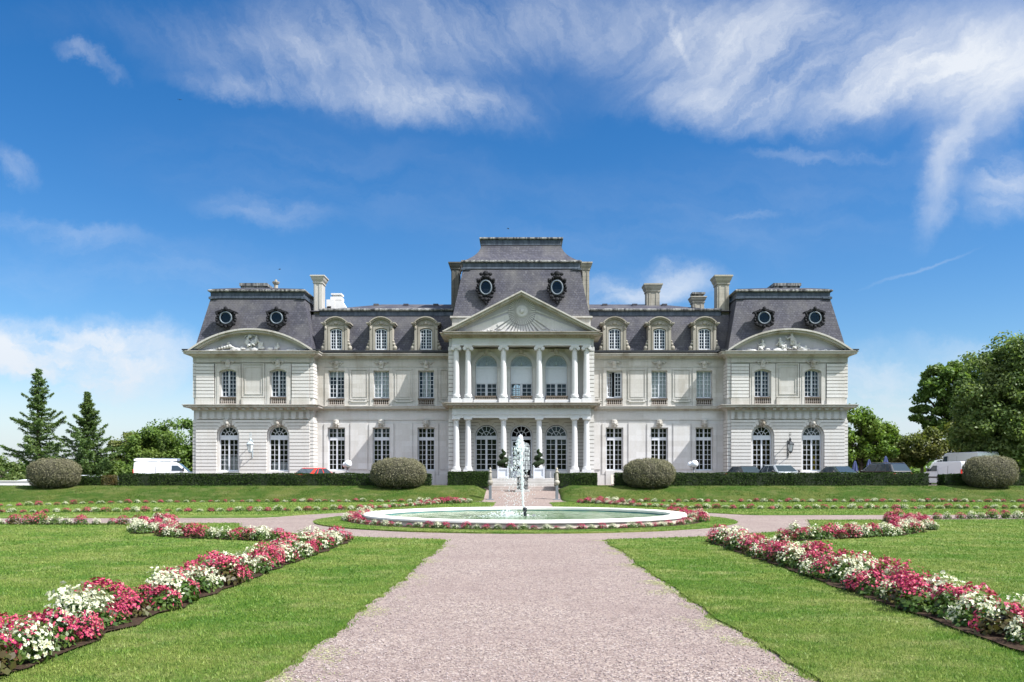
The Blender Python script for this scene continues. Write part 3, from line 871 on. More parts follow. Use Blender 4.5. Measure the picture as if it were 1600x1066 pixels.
# ---- windows: a joinery frame part with its glass as a child, made once and copied
def make_window(w, h, cols, rows, transom=None, top_rows=2, head=None, stile=0.115, bar=0.034, edge=0.062, fan=False):
    """double-leaf window; origin at the bottom middle, front at y=0. transom = height of the cross rail."""
    f = MB(); hw = w / 2; d0, d1 = 0.0, 0.08
    hs = h if head is None else head            # where the straight sides stop
    f.box(-hw, -hw + edge, d0, d1, 0, hs); f.box(hw - edge, hw, d0, d1, 0, hs)
    f.box(-hw + edge, hw - edge, d0, d1, 0, edge * 1.3)
    body = hs if transom is None else transom
    f.box(-stile / 2, stile / 2, d0 - 0.015, d1, edge * 1.3, body)
    z0 = edge * 1.3; z1 = body - (edge if transom is None and head is None else 0)
    if head is None and transom is None: f.box(-hw + edge, hw - edge, d0, d1, h - edge, h)
    for s in (-1, 1):
        xa, xb = stile / 2, hw - edge
        for i in range(1, cols):
            x = xa + (xb - xa) * i / cols
            f.box(s * x - bar / 2, s * x + bar / 2, d0 + 0.02, d1 - 0.01, z0, z1)
        for j in range(1, rows):
            z = z0 + (z1 - z0) * j / rows
            f.box(s * xa, s * xb, d0 + 0.022, d1 - 0.012, z - bar / 2, z + bar / 2)
    if transom is not None:
        tr = 0.24
        f.box(-hw + edge, hw - edge, d0 - 0.02, d1, transom, transom + tr)
        zt = transom + tr
        if fan:                                # fanlight of radial bars under the round head
            r = hw - 0.01; zc = hs
            rad = lambda a, q: (q * math.cos(a), zc + q * math.sin(a))
            n = 20
            for k in range(n):
                a, b = PI * k / n, PI * (k + 1) / n
                for q0, q1 in ((r - edge, r), (0.42 * r, 0.42 * r + bar)):
                    f.prism([rad(a, q0), rad(a, q1), rad(b, q1), rad(b, q0)], d0, d1)
            for k in range(1, 6):
                a = PI * k / 6; u = (math.cos(a), math.sin(a)); nrm = (-u[1] * bar / 2, u[0] * bar / 2)
                q0, q1 = (0.0 if k in (2, 4) else 0.42 * r), r - edge * 0.5
                f.prism([(u[0] * q0 + nrm[0], zc + u[1] * q0 + nrm[1]), (u[0] * q1 + nrm[0], zc + u[1] * q1 + nrm[1]),
                         (u[0] * q1 - nrm[0], zc + u[1] * q1 - nrm[1]), (u[0] * q0 - nrm[0], zc + u[1] * q0 - nrm[1])], d0 + 0.02, d1 - 0.01)
            f.box(-hw + edge, hw - edge, d0, d1, zt, max(zt + 0.03, zc + 0.02))
        else:
            f.box(-hw + edge, hw - edge, d0, d1, h - edge, h)
            f.box(-stile / 2, stile / 2, d0 - 0.01, d1, zt, h - edge)
            for s in (-1, 1):
                xa, xb = stile / 2, hw - edge
                for i in range(1, cols):
                    x = xa + (xb - xa) * i / cols
                    f.box(s * x - bar / 2, s * x + bar / 2, d0 + 0.02, d1 - 0.01, zt, h - edge)
                for j in range(1, top_rows):
                    z = zt + (h - edge - zt) * j / top_rows
                    f.box(s * xa, s * xb, d0 + 0.022, d1 - 0.012, z - bar / 2, z + bar / 2)
    elif head is not None:                     # segmental head strip
        seg = h - hs; R = (hw * hw + seg * seg) / (2 * seg); a = math.asin(hw / R); n = 8
        P = lambda t, q: (q * math.sin(t), h - R + q * math.cos(t))
        for k in range(n):
            t0, t1 = -a + 2 * a * k / n, -a + 2 * a * (k + 1) / n
            f.prism([P(t0, R - edge), P(t0, R), P(t1, R), P(t1, R - edge)], d0, d1)
        f.box(-stile / 2, stile / 2, d0 - 0.015, d1, hs, h - edge * 0.6)
        for s in (-1, 1):
            x = stile / 2 + (hw - edge - stile / 2) / 2
            f.box(s * x - bar / 2, s * x + bar / 2, d0 + 0.02, d1 - 0.01, hs, h - seg * 0.25 - edge * 0.6)
    fm = f.mesh('window', M['white'])
    g = MB(); y = 0.05
    if fan: pts = archpoly(0, hw - 0.02, 0.02, hs)
    elif head is not None: pts = archpoly(0, hw - 0.02, 0.02, hs - 0.01, 10, h - hs)
    else: pts = rectpoly(-hw + 0.02, hw - 0.02, 0.02, h - 0.02)
    g.poly([(x, y, z) for x, z in pts])
    gm = g.mesh('pane', M['glass'])
    return fm, gm
def put_window(kit, x, y, z, name='window', parent=None):
    o = obj(name, kit[0], None, parent or chateau, loc=(x, y - SH[1], z - SH[2]))
    g = obj('pane', kit[1], None, o)
    g.rotation_euler = (random.uniform(-.012, .006), 0, random.uniform(-.02, .02))
    return o
def make_balustrade(w, h, n, dark_rail=True):
    mb = MB(); hw = w / 2
    mb.mi = 1; mb.box(-hw, hw, -0.1, 0.1, h - 0.11, h)
    mb.mi = 0; mb.box(-hw, hw, -0.09, 0.09, 0, 0.08)
    hh = h - 0.19
    for i in range(n):
        x = -hw + w * (i + 0.5) / n; r = min(0.062, w / n * 0.42)
        mb.lathe([(r * 0.8, 0.08), (r * 0.8, 0.08 + 0.1 * hh), (r * 0.5, 0.08 + 0.16 * hh), (r, 0.08 + 0.36 * hh), (r * 0.55, 0.08 + 0.72 * hh), (r * 0.75, 0.08 + 0.86 * hh), (r * 0.8, 0.08 + hh)], (x, 0, 0), 8)
    return mb.mesh('balustrade', [M['baluster'], M['rail_dark']])
def put_balustrade(me, x, y, z): return obj('balustrade', me, None, chateau, loc=(x, y - SH[1], z - SH[2]))
def put_curtain(x, y, z0, z1, w, mat='curtain', parent=None, drape=None):
    """gathered cloth hanging behind the panes; drape pulls it aside"""
    mb = MB(); n = 26
    rows = 7
    for j in range(rows):
        t = j / (rows - 1); z = z1 + (z0 - z1) * t
        for i in range(n + 1):
            u = i / n; xx = x - w / 2 + w * u
            if drape: xx = x + drape * (w / 2 - (w * u) * (1 - 0.62 * math.sin(min(1, t * 1.3) * PI / 2)))
            mb.v.append((xx, y + 0.035 * math.sin(u * 34 + t * 0.6), z))
    for j in range(rows - 1):
        for i in range(n):
            a = j * (n + 1) + i
            mb.f.append((a, a + 1, a + n + 2, a + n + 1)); mb.m.append(0)
    return part('curtain', mb, M[mat], smooth=True, recalc=False)

W_PLOW = make_window(1.38, 3.27, 2, 6, 2.30, head=2.62, fan=True)
W_PUP = make_window(1.09, 2.02, 2, 6, None, head=1.86)
W_WLOW = make_window(1.25, 3.20, 2, 6, 2.26, 2)
W_WUP = make_window(1.155, 2.03, 2, 6)
W_DORM = make_window(0.86, 1.56, 2, 6, None, head=1.42, stile=0.09, bar=0.03)
W_CLOW = make_window(1.57, 3.30, 2, 6, 2.27, head=2.52, fan=True, stile=0.15)
W_PANE = make_window(1.57, 1.02, 2, 3, None, stile=0.17)
B_P = make_balustrade(1.18, 0.56, 8)
B_W = make_balustrade(1.25, 0.52, 8)
B_C = make_balustrade(1.60, 0.30, 12)

def sbox(mb, s, a, b, *r): mb.box(s * a, s * b, *r)
XI0, XI1, XO0, XO1 = 15.32, 15.55, 23.93, 24.16     # pavilion: inner strip, front plane, outer strip
PW = (17.88, 21.58)                                  # its window axes
PAV_BACK = 79.5
def pavilion(s):
    right = s > 0
    mb = MB()
    # masonry behind: front sheet with openings, inner and outer sides, back
    mb.mi = RUST
    lo = lambda x: archpoly(s * x, 0.71, 1.93, 4.55)
    outline = rectpoly(min(s * XI0, s * XO1), max(s * XI0, s * XO1), 0.5, Z_CORB + 0.2)
    holes = [lo(x) for x in PW] + [archpoly(s * x, 0.545, 6.86, 9.24, 10, 0.16) for x in PW]
    mb.wall(outline, holes, YP + 0.22, 0.5)
    mb.mi = UP
    sbox(mb, s, XI0, XI0 + 0.4, YP + 0.723, PAV_BACK, 0.5, Z_CORB + 0.2)
    sbox(mb, s, XO1 - 0.4, XO1, YP + 0.723, PAV_BACK, 0.5, Z_CORB + 0.2)
    sbox(mb, s, XI0, XO1, PAV_BACK + .003, PAV_BACK + 0.4, 0.5, Z_CORB + 0.2)
    # rusticated ground floor in front of it
    mb.mi = RUST
    xs = [XI1, PW[0] - 0.85, PW[0] + 0.85, PW[1] - 0.85, PW[1] + 0.85, XO0]
    y0, y1 = YP, YP + 0.217
    for a, b in ((xs[0], xs[1]), (xs[2], xs[3]), (xs[4], xs[5])):
        courses(mb, s * a, s * b, 1.75, 4.53, y0, y1)
    for i, x in enumerate(PW):
        xl, xr = (xs[0], (PW[0] + PW[1]) / 2 - 0.0) if i == 0 else ((PW[0] + PW[1]) / 2, xs[5])
        xl, xr = s * xl, s * xr
        if xl > xr: xl, xr = xr, xl
        rust_arch(mb, s * x, 0.85, 4.53, Z_FRZ - 0.03, xl, xr, y0, y1)
    # corner strips, set back
    for a, b in ((XI0 - 0.0, XI1), (XO0, XO1 + 0.0)):
        courses(mb, s * (a - 0.03 if a < 20 else a), s * (b if a < 20 else b + 0.03), 1.75, Z_FRZ - 0.03, YP + 0.1, YP + 0.219)
    for y in frange(YP + 0.3, YP + 1.28, 1.2)[:1]:
        courses(mb, s * (XI0 - 0.05), s * XI0, 1.75, Z_FRZ - 0.03, YP + 0.222, YW)
        courses(mb, s * XO1, s * (XO1 + 0.05), 1.75, Z_FRZ - 0.03, YP + 0.222, YP + 6)
    # plinth
    mb.mi = LOW
    for a, b in ((XI1 - .05, PW[0] - .8), (PW[0] + .8, PW[1] - .8), (PW[1] + .8, XO0 + .05)):
        sbox(mb, s, a, b, YP - 0.05, YP + 0.218, 0.6, 1.72)
    for x in PW: sbox(mb, s, x - 0.797, x + 0.797, YP + 0.05, YP + 0.5, 0.6, 1.86)
    sbox(mb, s, XI0 - 0.07, XI1 - 0.053, YP + 0.06, YP + 2, 0.6, 1.74)
    sbox(mb, s, XO0 + 0.053, XO1 + 0.07, YP + 0.06, YP + 4, 0.6, 1.74)
    # frieze of the ground floor with triglyph-like blocks
    mb.mi = LOW
    sbox(mb, s, XI1, XO0, YP + 0.02, YP + 0.216, Z_FRZ, Z_STRB)
    mb.mi = TRIM
    for k in range(15):
        x = XI1 + 0.35 + (XO0 - XI1 - 0.7) * k / 14
        for q in (-.07, 0, .07): sbox(mb, s, x + q - 0.022, x + q + 0.022, YP + 0.004, YP + 0.017, Z_FRZ + 0.14, Z_STRB - 0.1)
        sbox(mb, s, x - 0.13, x + 0.13, YP - 0.35, YP + 0.0, Z_STRB + 0.02, Z_STRB + 0.17)
        sbox(mb, s, x - 0.13, x + 0.13, YP - 0.05, YP + 0.015, Z_FRZ + 0.04, Z_FRZ + 0.10)
    # first floor
    mb.mi = RUST
    for a, b in ((XI1 + 0.02, PW[0] - 1.02), (PW[1] + 1.02, XO0 - 0.02)):
        courses(mb, s * a, s * b, 7.35, 9.85, YP, YP + 0.217)
    for a, b in ((XI0 - 0.03, XI1 - 0.01), (XO0 + 0.01, XO1 + 0.03)):
        courses(mb, s * a, s * b, 7.35, 9.9, YP + 0.1, YP + 0.218)
    courses(mb, s * (XI0 - 0.05), s * XI0, 7.35, 9.9, YP + 0.222, YW)
    courses(mb, s * XO1, s * (XO1 + 0.05), 7.35, 9.9, YP + 0.222, YP + 6)
    mb.mi = UP
    sbox(mb, s, XI1, XO0, YP + 0.03, YP + 0.216, 9.93, Z_CORB)
    sbox(mb, s, XI0 - 0.03, XI1 - .003, YP + 0.12, YP + 0.219, 9.93, Z_CORB)
    sbox(mb, s, XO0 + .003, XO1 + 0.03, YP + 0.12, YP + 0.219, 9.93, Z_CORB)
    for a, b in ((XI1 - 0.02, PW[0] - 1.0), (PW[0] + 1.0, PW[1] - 1.0), (PW[1] + 1.0, XO0 + 0.02)):
        sbox(mb, s, a, b, YP - 0.03, YP + 0.218, 6.80, 7.30)
    # surrounds of the windows
    mb.mi = TRIM
    for x in PW:
        out = rectpoly(s * x - 0.95, s * x + 0.95, 6.83, 9.86)
        mb.mi = UP
        mb.wall(out, [archpoly(s * x, 0.70, 6.835, 9.28, 10, 0.2)], YP + 0.05, 0.17)
        mb.wall(archpoly(s * x, 0.76, 6.84, 9.36, 10, 0.22)[:0] or rectpoly(s * x - 0.80, s * x + 0.80, 6.85, 9.70), [archpoly(s * x, 0.62, 6.855, 9.26, 10, 0.18)], YP + 0.02, 0.028)
    # sunk panel between them
    xa, xb = PW[0] + 1.0, PW[1] - 1.0
    sbox(mb, s, xa, xb, YP + 0.12, YP + 0.215, 7.33, 9.9)
    for q, w, d in ((0.0, 0.10, 0.05), (0.22, 0.06, 0.08)):
        a, b, c, e = xa + q, xb - q, 7.36 + q, 9.88 - q
        sbox(mb, s, a, a + w, YP + d, YP + 0.118, c, e); sbox(mb, s, b - w, b, YP + d, YP + 0.118, c, e)
        sbox(mb, s, a + w, b - w, YP + d + .002, YP + 0.118, c, c + w); sbox(mb, s, a + w, b - w, YP + d + .002, YP + 0.118, e - w, e)
    part('pavilion_wall', mb, FACE)
    # near-black sheets stand in for the unlit rooms behind the windows
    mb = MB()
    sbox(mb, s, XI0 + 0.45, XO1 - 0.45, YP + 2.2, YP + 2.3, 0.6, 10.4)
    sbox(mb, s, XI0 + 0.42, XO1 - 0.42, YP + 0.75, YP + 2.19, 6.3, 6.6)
    part('shade_sheet', mb, M['dark'])
    # cornices
    mb = MB()
    path = [(s * XI0, YW + 0.02), (s * XI0, YP + 0.1), (s * XI1, YP + 0.1), (s * XI1, YP), (s * XO0, YP), (s * XO0, YP + 0.1), (s * XO1, YP + 0.1), (s * XO1, PAV_BACK)]
    if right is False: path = path[::-1]
    mb.sweep(path, cornice_prof(0.62, Z_STRB, Z_STR))
    part('string_cornice', mb, M['stone_trim'])
    mb = MB(); mb.sweep(path, cornice_prof(0.60, Z_CORB, Z_COR))
    part('cornice', mb, M['stone_trim'])
    # segmental pediment
    xm = s * (XI1 + XO0) / 2; c = 4.62; hh = 1.62; zb = Z_COR + 0.02
    R = (c * c + hh * hh) / (2 * hh); a = math.asin(c / R); N = 36
    P = lambda t, q: (xm + q * math.sin(t), zb + hh - R + q * math.cos(t))
    mb = MB()
    prof = ((R - 0.34, R - 0.26, -0.18), (R - 0.26, R - 0.12, -0.46), (R - 0.12, R, -0.60))
    for q0, q1, dy in prof:
        for k in range(N):
            t0, t1 = -a + 2 * a * k / N, -a + 2 * a * (k + 1) / N
            z0, z1 = P(t0, q0)[1], P(t1, q0)[1]
            poly = [P(t0, q0), P(t1, q0), P(t1, q1), P(t0, q1)]
            poly = [(x, max(z, zb + 0.0)) for x, z in poly]
            mb.prism(poly, YP + dy, YP + 0.3)
    part('segmental_pediment', mb, M['stone_trim'])
    mb = MB()
    top = [P(t, R - 0.30) for t in np.linspace(a * 0.93, -a * 0.93, 30)]
    mb.prism([(top[-1][0], zb - 0.01), (top[0][0], zb - 0.01)] + [(x, max(z, zb)) for x, z in top], YP + 0.02, YP + 0.35)
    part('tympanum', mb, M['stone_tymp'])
    relief(s, xm, zb, YP + 0.0)
    # roof
    z0, z1 = 10.76, 14.98
    x0, x1 = XI0 + 0.02, XO1 - 0.02; ins = 0.93
    mb = MB()
    b = [(s * x0, YP + 0.15), (s * x1, YP + 0.15), (s * x1, PAV_BACK), (s * x0, PAV_BACK)]
    t = [(s * (x0 + ins), YP + 1.15), (s * (x1 - ins), YP + 1.15), (s * (x1 - ins), PAV_BACK - 1), (s * (x0 + ins), PAV_BACK - 1)]
    mb.quadbox([(x, y, z0) for x, y in b] + [(x, y, z1) for x, y in t])
    roof = part('mansard_roof', mb, M['slate'])
    # gutters, zinc band, low upper roof and its lantern
    mb = MB(); mb.sweep([(s * XI0, YW), (s * XI0, YP), (s * XO1, YP), (s * XO1, PAV_BACK)] if right else [(s * XO1, PAV_BACK), (s * XO1, YP), (s * XI0, YP), (s * XI0, YW)],
                        [(-0.05, Z_COR + 0.05), (0.52, Z_COR + 0.05), (0.60, Z_COR + 0.12), (0.60, Z_COR + 0.16), (0.0, Z_COR + 0.16)])
    mb2 = MB()
    # gutter only beside the pediment: two short pieces
    sbox(mb2, s, XI0 - 0.6, XI1 + 0.25, YP - 0.56, YP + 0.9, Z_COR + 0.045, Z_COR + 0.13); part('gutter', mb2, M['gutter'], parent=roof)
    mb2 = MB(); sbox(mb2, s, XO0 - 0.25, XO1 + 0.6, YP - 0.56, YP + 0.9, Z_COR + 0.045, Z_COR + 0.13)
    sbox(mb2, s, XO1, XO1 + 0.6, YP + 0.903, PAV_BACK, Z_COR + 0.045, Z_COR + 0.13)
    part('gutter', mb2, M['gutter'], parent=roof)
    tp = [(p[0], p[1]) for p in t]
    loop = tp if not right else [tp[0], tp[1], tp[2], tp[3]]
    # outward on the right-hand side: walk left to right along the front
    lx, rx = min(tp[0][0], tp[1][0]), max(tp[0][0], tp[1][0]); fy, by = tp[0][1], tp[2][1]
    loop = [(lx, by), (lx, fy), (rx, fy), (rx, by)]
    mb = MB(); mb.sweep(loop, [(-0.1, z1 - 0.1), (0.10, z1 - 0.1), (0.10, z1 + 0.02), (0.03, z1 + 0.06), (0.03, z1 + 0.30), (0.1, z1 + 0.36), (-0.1, z1 + 0.36)], True)
    for xa in (lx, rx):
        k = 1 if xa == lx else -1
        mb.box(xa - 0.14, xa + 0.14, fy - 0.16, fy + 0.1, z1 - 0.16, z1 + 0.0)
        mb.box(xa + k * 0.146 , xa + k * 0.55, fy - 0.15, fy + 0.1, z1 - 0.13, z1 - 0.01)
    part('zinc_band', mb, M['zinc'], parent=roof)
    mb = MB(); mb.sweep(loop, [(-0.1, z1 + 0.365), (0.12, z1 + 0.365), (0.20, z1 + 0.42), (0.20, z1 + 0.50), (0.12, z1 + 0.56), (-0.1, z1 + 0.57)], True)
    part('zinc_lip', mb, M['zinc_lip'], parent=roof)
    mb = MB()
    zc = 15.6; lz = 16.15
    ex = s * 20.75
    mb.quadbox([(lx, fy, zc), (rx, fy, zc), (rx, by, zc), (lx, by, zc), (ex - 1.6, YP + 3.4, lz), (ex + 1.6, YP + 3.4, lz), (ex + 1.6, by - 4, lz), (ex - 1.6, by - 4, lz)])
    part('upper_roof', mb, M['slate'], parent=roof)
    mb = MB()
    mb.box(ex - 1.0, ex + 1.0, YP + 3.5, YP + 7.5, lz - 0.2, lz + 0.18)
    mb.box(ex - 1.08, ex + 1.08, YP + 3.42, YP + 7.58, lz + 0.183, lz + 0.4)
    part('roof_lantern', mb, M['zinc_lip'], parent=roof)
    # windows
    for i, x in enumerate(PW):
        put_window(W_PLOW, s * x, YP + 0.36, 1.93)
        put_window(W_PUP, s * x, YP + 0.36, 7.40)
        mb = MB(); mb.box(s * x - 0.54, s * x + 0.54, YP + 0.40, YP + 0.48, 6.87, 7.395)
        part('sill_panel', mb, M['dark_warm'])
        put_balustrade(B_P, s * x, YP + 0.12, 6.84)
        keystone(s * x, 5.16, Z_FRZ - 0.02, 0.16, 0.34, YP - 0.06, YP + 0.2)
        cartouche(s * x, 9.98, YP + 0.03)
        oculus(s * (17.98 if i == 0 else 21.72), YP + 0.55, 13.22, 0.62, False, roof)

def relief(s, xm, zb, y):
    """carved figures: children and trophies standing out of the tympanum, melted into one mass"""
    mb = MB()
    def capsule(a, b, r0, r1):
        a = Vector(a); b = Vector(b)
        for k in range(5):
            t = k / 4; p = a.lerp(b, t); mb.ball(p, r0 + (r1 - r0) * t, 8, 6)
    def child(x, z, h, lean, facing=1, seated=True):
        L = lambda dx, dz, dy=0.0: (x + facing * dx * h, y - 0.14 + dy, z + dz * h)
        mb.ball(L(lean * 0.5, 0.86), 0.15 * h, 8, 7)
        mb.ball(L(lean * 0.5, 0.95, 0.03), (0.15 * h, 0.13 * h, 0.1 * h), 8, 6)
        capsule(L(0, 0.34), L(lean * 0.4, 0.66), 0.18 * h, 0.15 * h)
        capsule(L(lean * 0.4 + 0.14, 0.62), L(lean * 0.4 + 0.36, 0.46), 0.075 * h, 0.06 * h)
        capsule(L(lean * 0.4 + 0.36, 0.46), L(lean * 0.4 + 0.5, 0.64), 0.06 * h, 0.045 * h)
        capsule(L(lean * 0.4 - 0.14, 0.62), L(lean * 0.4 - 0.3, 0.36), 0.075 * h, 0.055 * h)
        if seated:
            capsule(L(0.06, 0.3), L(0.4, 0.28, -0.08), 0.12 * h, 0.09 * h); capsule(L(0.4, 0.28, -0.08), L(0.46, 0.0, -0.06), 0.085 * h, 0.06 * h)
            capsule(L(-0.06, 0.28), L(0.24, 0.12, -0.12), 0.12 * h, 0.09 * h); capsule(L(0.24, 0.12, -0.12), L(0.02, 0.0, -0.1), 0.085 * h, 0.06 * h)
        else:
            capsule(L(0.05, 0.32), L(0.12, 0.0), 0.11 * h, 0.06 * h); capsule(L(-0.05, 0.32), L(-0.1, 0.0), 0.11 * h, 0.06 * h)
    r = random.Random(5 + s)
    if s < 0:
        child(xm - 0.35, zb + 0.32, 0.72, 0.1, 1); child(xm + 0.25, zb + 0.42, 0.7, -0.2, -1)
        mb.ball((xm - 0.15, y - 0.1, zb + 1.12), (0.17, 0.14, 0.16), 8, 7)
        for k in range(9):
            t = PI * (0.1 + 0.8 * k / 8); mb.ball((xm - 0.15 + 0.42 * math.cos(t), y - 0.04, zb + 0.95 + 0.3 * math.sin(t)), 0.075, 6, 5)
        capsule((xm - 2.4, y - 0.16, zb + 0.2), (xm - 1.6, y - 0.18, zb + 0.36), 0.10, 0.15)
        capsule((xm - 1.6, y - 0.18, zb + 0.36), (xm - 1.2, y - 0.16, zb + 0.18), 0.12, 0.08)
        mb.ball((xm - 1.72, y - 0.16, zb + 0.56), 0.13, 8, 7)
        capsule((xm - 3.2, y - 0.12, zb + 0.12), (xm - 2.4, y - 0.15, zb + 0.2), 0.05, 0.09)
        capsule((xm - 2.1, y - 0.14, zb + 0.24), (xm - 2.25, y - 0.14, zb + 0.5), 0.06, 0.04)
        child(xm + 1.9, zb + 0.1, 0.5, 0.0, -1)
    else:
        child(xm + 0.25, zb + 0.5, 0.88, 0.05, -1, False); child(xm - 0.55, zb + 0.22, 0.76, -0.25, 1)
        child(xm + 0.55, zb + 0.16, 0.62, 0.2, -1)
        child(xm - 1.9, zb + 0.1, 0.74, 0.05, -1)
        capsule((xm + 0.9, y - 0.16, zb + 0.24), (xm + 1.5, y - 0.14, zb + 0.14), 0.13, 0.07)
        mb.ball((xm + 1.25, y - 0.15, zb + 0.32), 0.1, 7, 6)
    for k in range(34):
        u = r.uniform(-3.4, 3.4); q = max(0.0, 1 - abs(u) / 3.9)
        mb.ball((xm + u, y - r.uniform(0.05, 0.16), zb + r.uniform(0.02, 0.04 + 0.22 * q)), (r.uniform(0.12, 0.3), 0.12, r.uniform(0.05, 0.12)), 7, 5)
    for k in range(14):
        u = r.uniform(-0.9, 0.9)
        mb.ball((xm + u, y - 0.06, zb + r.uniform(0.2, 0.75)), (r.uniform(0.08, 0.16), 0.08, r.uniform(0.06, 0.12)), 7, 5)
    o = part('carved_relief', mb, M['stone_relief'], smooth=True, recalc=False)
    md = o.modifiers.new('melt', 'REMESH'); md.mode = 'VOXEL'; md.voxel_size = 0.028; md.use_smooth_shade = True

def oculus(x, y, z, k, tall, parent):
    """round dormer: a barrel out of the slates with a carved lead frame, ring and glass"""
    mb = MB(); n = 24
    rx, rz = 0.46 * k / 0.62, (0.46 if not tall else 0.56) * k / 0.62
    ring = lambda q, yy: [(x + rx * q * math.cos(2 * PI * i / n), yy, z + rz * q * math.sin(2 * PI * i / n)) for i in range(n)]
    def tubewall(q, y0, y1):
        b = len(mb.v); mb.v += ring(q, y0) + ring(q, y1)
        for i in range(n):
            j = (i + 1) % n; mb.f.append((b + i, b + j, b + n + j, b + n + i)); mb.m.append(mb.mi)
    def annulus(q0, q1, yy):
        b = len(mb.v); mb.v += ring(q0, yy) + ring(q1, yy)
        for i in range(n):
            j = (i + 1) % n; mb.f.append((b + i, b + j, b + n + j, b + n + i)); mb.m.append(mb.mi)
    yf = y - 0.55
    tubewall(1.22, yf, y + 1.2); annulus(0.98, 1.22, yf); tubewall(0.98, yf, y + 0.4)
    tubewall(1.5, yf + 0.06, yf + 0.2); annulus(1.2, 1.5, yf + 0.06); annulus(1.2, 1.5, yf + 0.2)
    r = random.Random(int(abs(x) * 100))
    # frame: scrolls, side leaves, sill and crest
    W = 1.0 * k / 0.62
    H = 1.25 if tall else 1.0
    for s in (-1, 1):
        for i in range(9):
            t = math.radians(-62 + 124 * i / 8)
            q = 1.46 + 0.12 * math.sin(i * 2.3)
            mb.ball((x + s * rx * q * math.cos(t), yf + 0.03 + r.uniform(-.02, .03), z + rz * q * math.sin(t)), (0.10 * W, 0.10, 0.11 * W), 7, 5)
        if tall:
            mb.ball((x + s * 0.34 * W, yf, z + 0.78 * H), (0.16, 0.12, 0.13), 7, 6); mb.ball((x + s * 0.60 * W, yf, z + 0.55), (0.12, 0.12, 0.12), 7, 6)
            mb.ball((x + s * 0.40 * W, yf, z - 0.66), (0.17, 0.12, 0.14), 7, 6); mb.ball((x + s * 0.24 * W, yf, z - 0.86), (0.15, 0.12, 0.13), 7, 6)
        else:
            mb.quadbox([(x + s * 0.02, yf - 0.08, z + 0.50), (x + s * 0.76, yf - 0.08, z + 0.36), (x + s * 0.76, yf + 0.45, z + 0.36), (x + s * 0.02, yf + 0.45, z + 0.50),
                        (x + s * 0.02, yf - 0.08, z + 0.68), (x + s * 0.78, yf - 0.08, z + 0.45), (x + s * 0.78, yf + 0.45, z + 0.45), (x + s * 0.02, yf + 0.45, z + 0.68)])
            mb.ball((x + s * 0.66, yf - 0.02, z + 0.30), (0.1, 0.11, 0.1), 7, 6)
            mb.ball((x + s * 0.58, yf, z - 0.42), (0.15, 0.14, 0.13), 7, 6); mb.ball((x + s * 0.3, yf, z - 0.58), (0.2, 0.12, 0.12), 7, 6)
    if tall:
        mb.ball((x, yf - 0.02, z + 1.02), (0.22, 0.13, 0.2), 9, 7); mb.ball((x, yf, z + 0.78), (0.3, 0.12, 0.13), 8, 6)
        mb.ball((x, yf - 0.02, z - 0.88), (0.2, 0.14, 0.16), 8, 6); mb.ball((x, yf, z - 1.1), (0.11, 0.12, 0.17), 8, 6)
    else:
        mb.ball((x, yf - 0.05, z + 0.66), (0.15, 0.13, 0.18), 8, 6); mb.ball((x, yf - 0.02, z - 0.66), (0.13, 0.12, 0.14), 8, 6)
        mb.box(x - 0.6, x + 0.6, yf - 0.1, yf + 0.3, z - 0.52, z - 0.44)
    o = part('oculus_dormer', mb, M['lead'], parent=parent, auto=50)
    # the pieces below hang on the dormer itself: keep them sub-parts of the roof part
    mb = MB(); b = 0
    tor = []
    for i in range(n):
        a = 2 * PI * i / n
        for j in range(6):
            c = 2 * PI * j / 6
            q = 0.055 * math.cos(c)
            mb.v.append((x + (rx * 0.93 + q) * math.cos(a), yf - 0.02 + 0.055 * math.sin(c), z + (rz * 0.93 + q) * math.sin(a)))
    for i in range(n):
        i2 = (i + 1) % n
        for j in range(6):
            j2 = (j + 1) % 6
            mb.f.append((i * 6 + j, i2 * 6 + j, i2 * 6 + j2, i * 6 + j2)); mb.m.append(0)
    part('oculus_ring', mb, M['lead_light'], parent=parent, smooth=True)
    mb = MB(); mb.poly(ring(0.93, yf + 0.04)); part('oculus_pane', mb, M['glass'], parent=parent)
    mb = MB(); mb.poly(ring(0.97, yf + 0.5)); part('oculus_shade', mb, M['dark'], parent=parent)
pavilion(-1); pavilion(1)

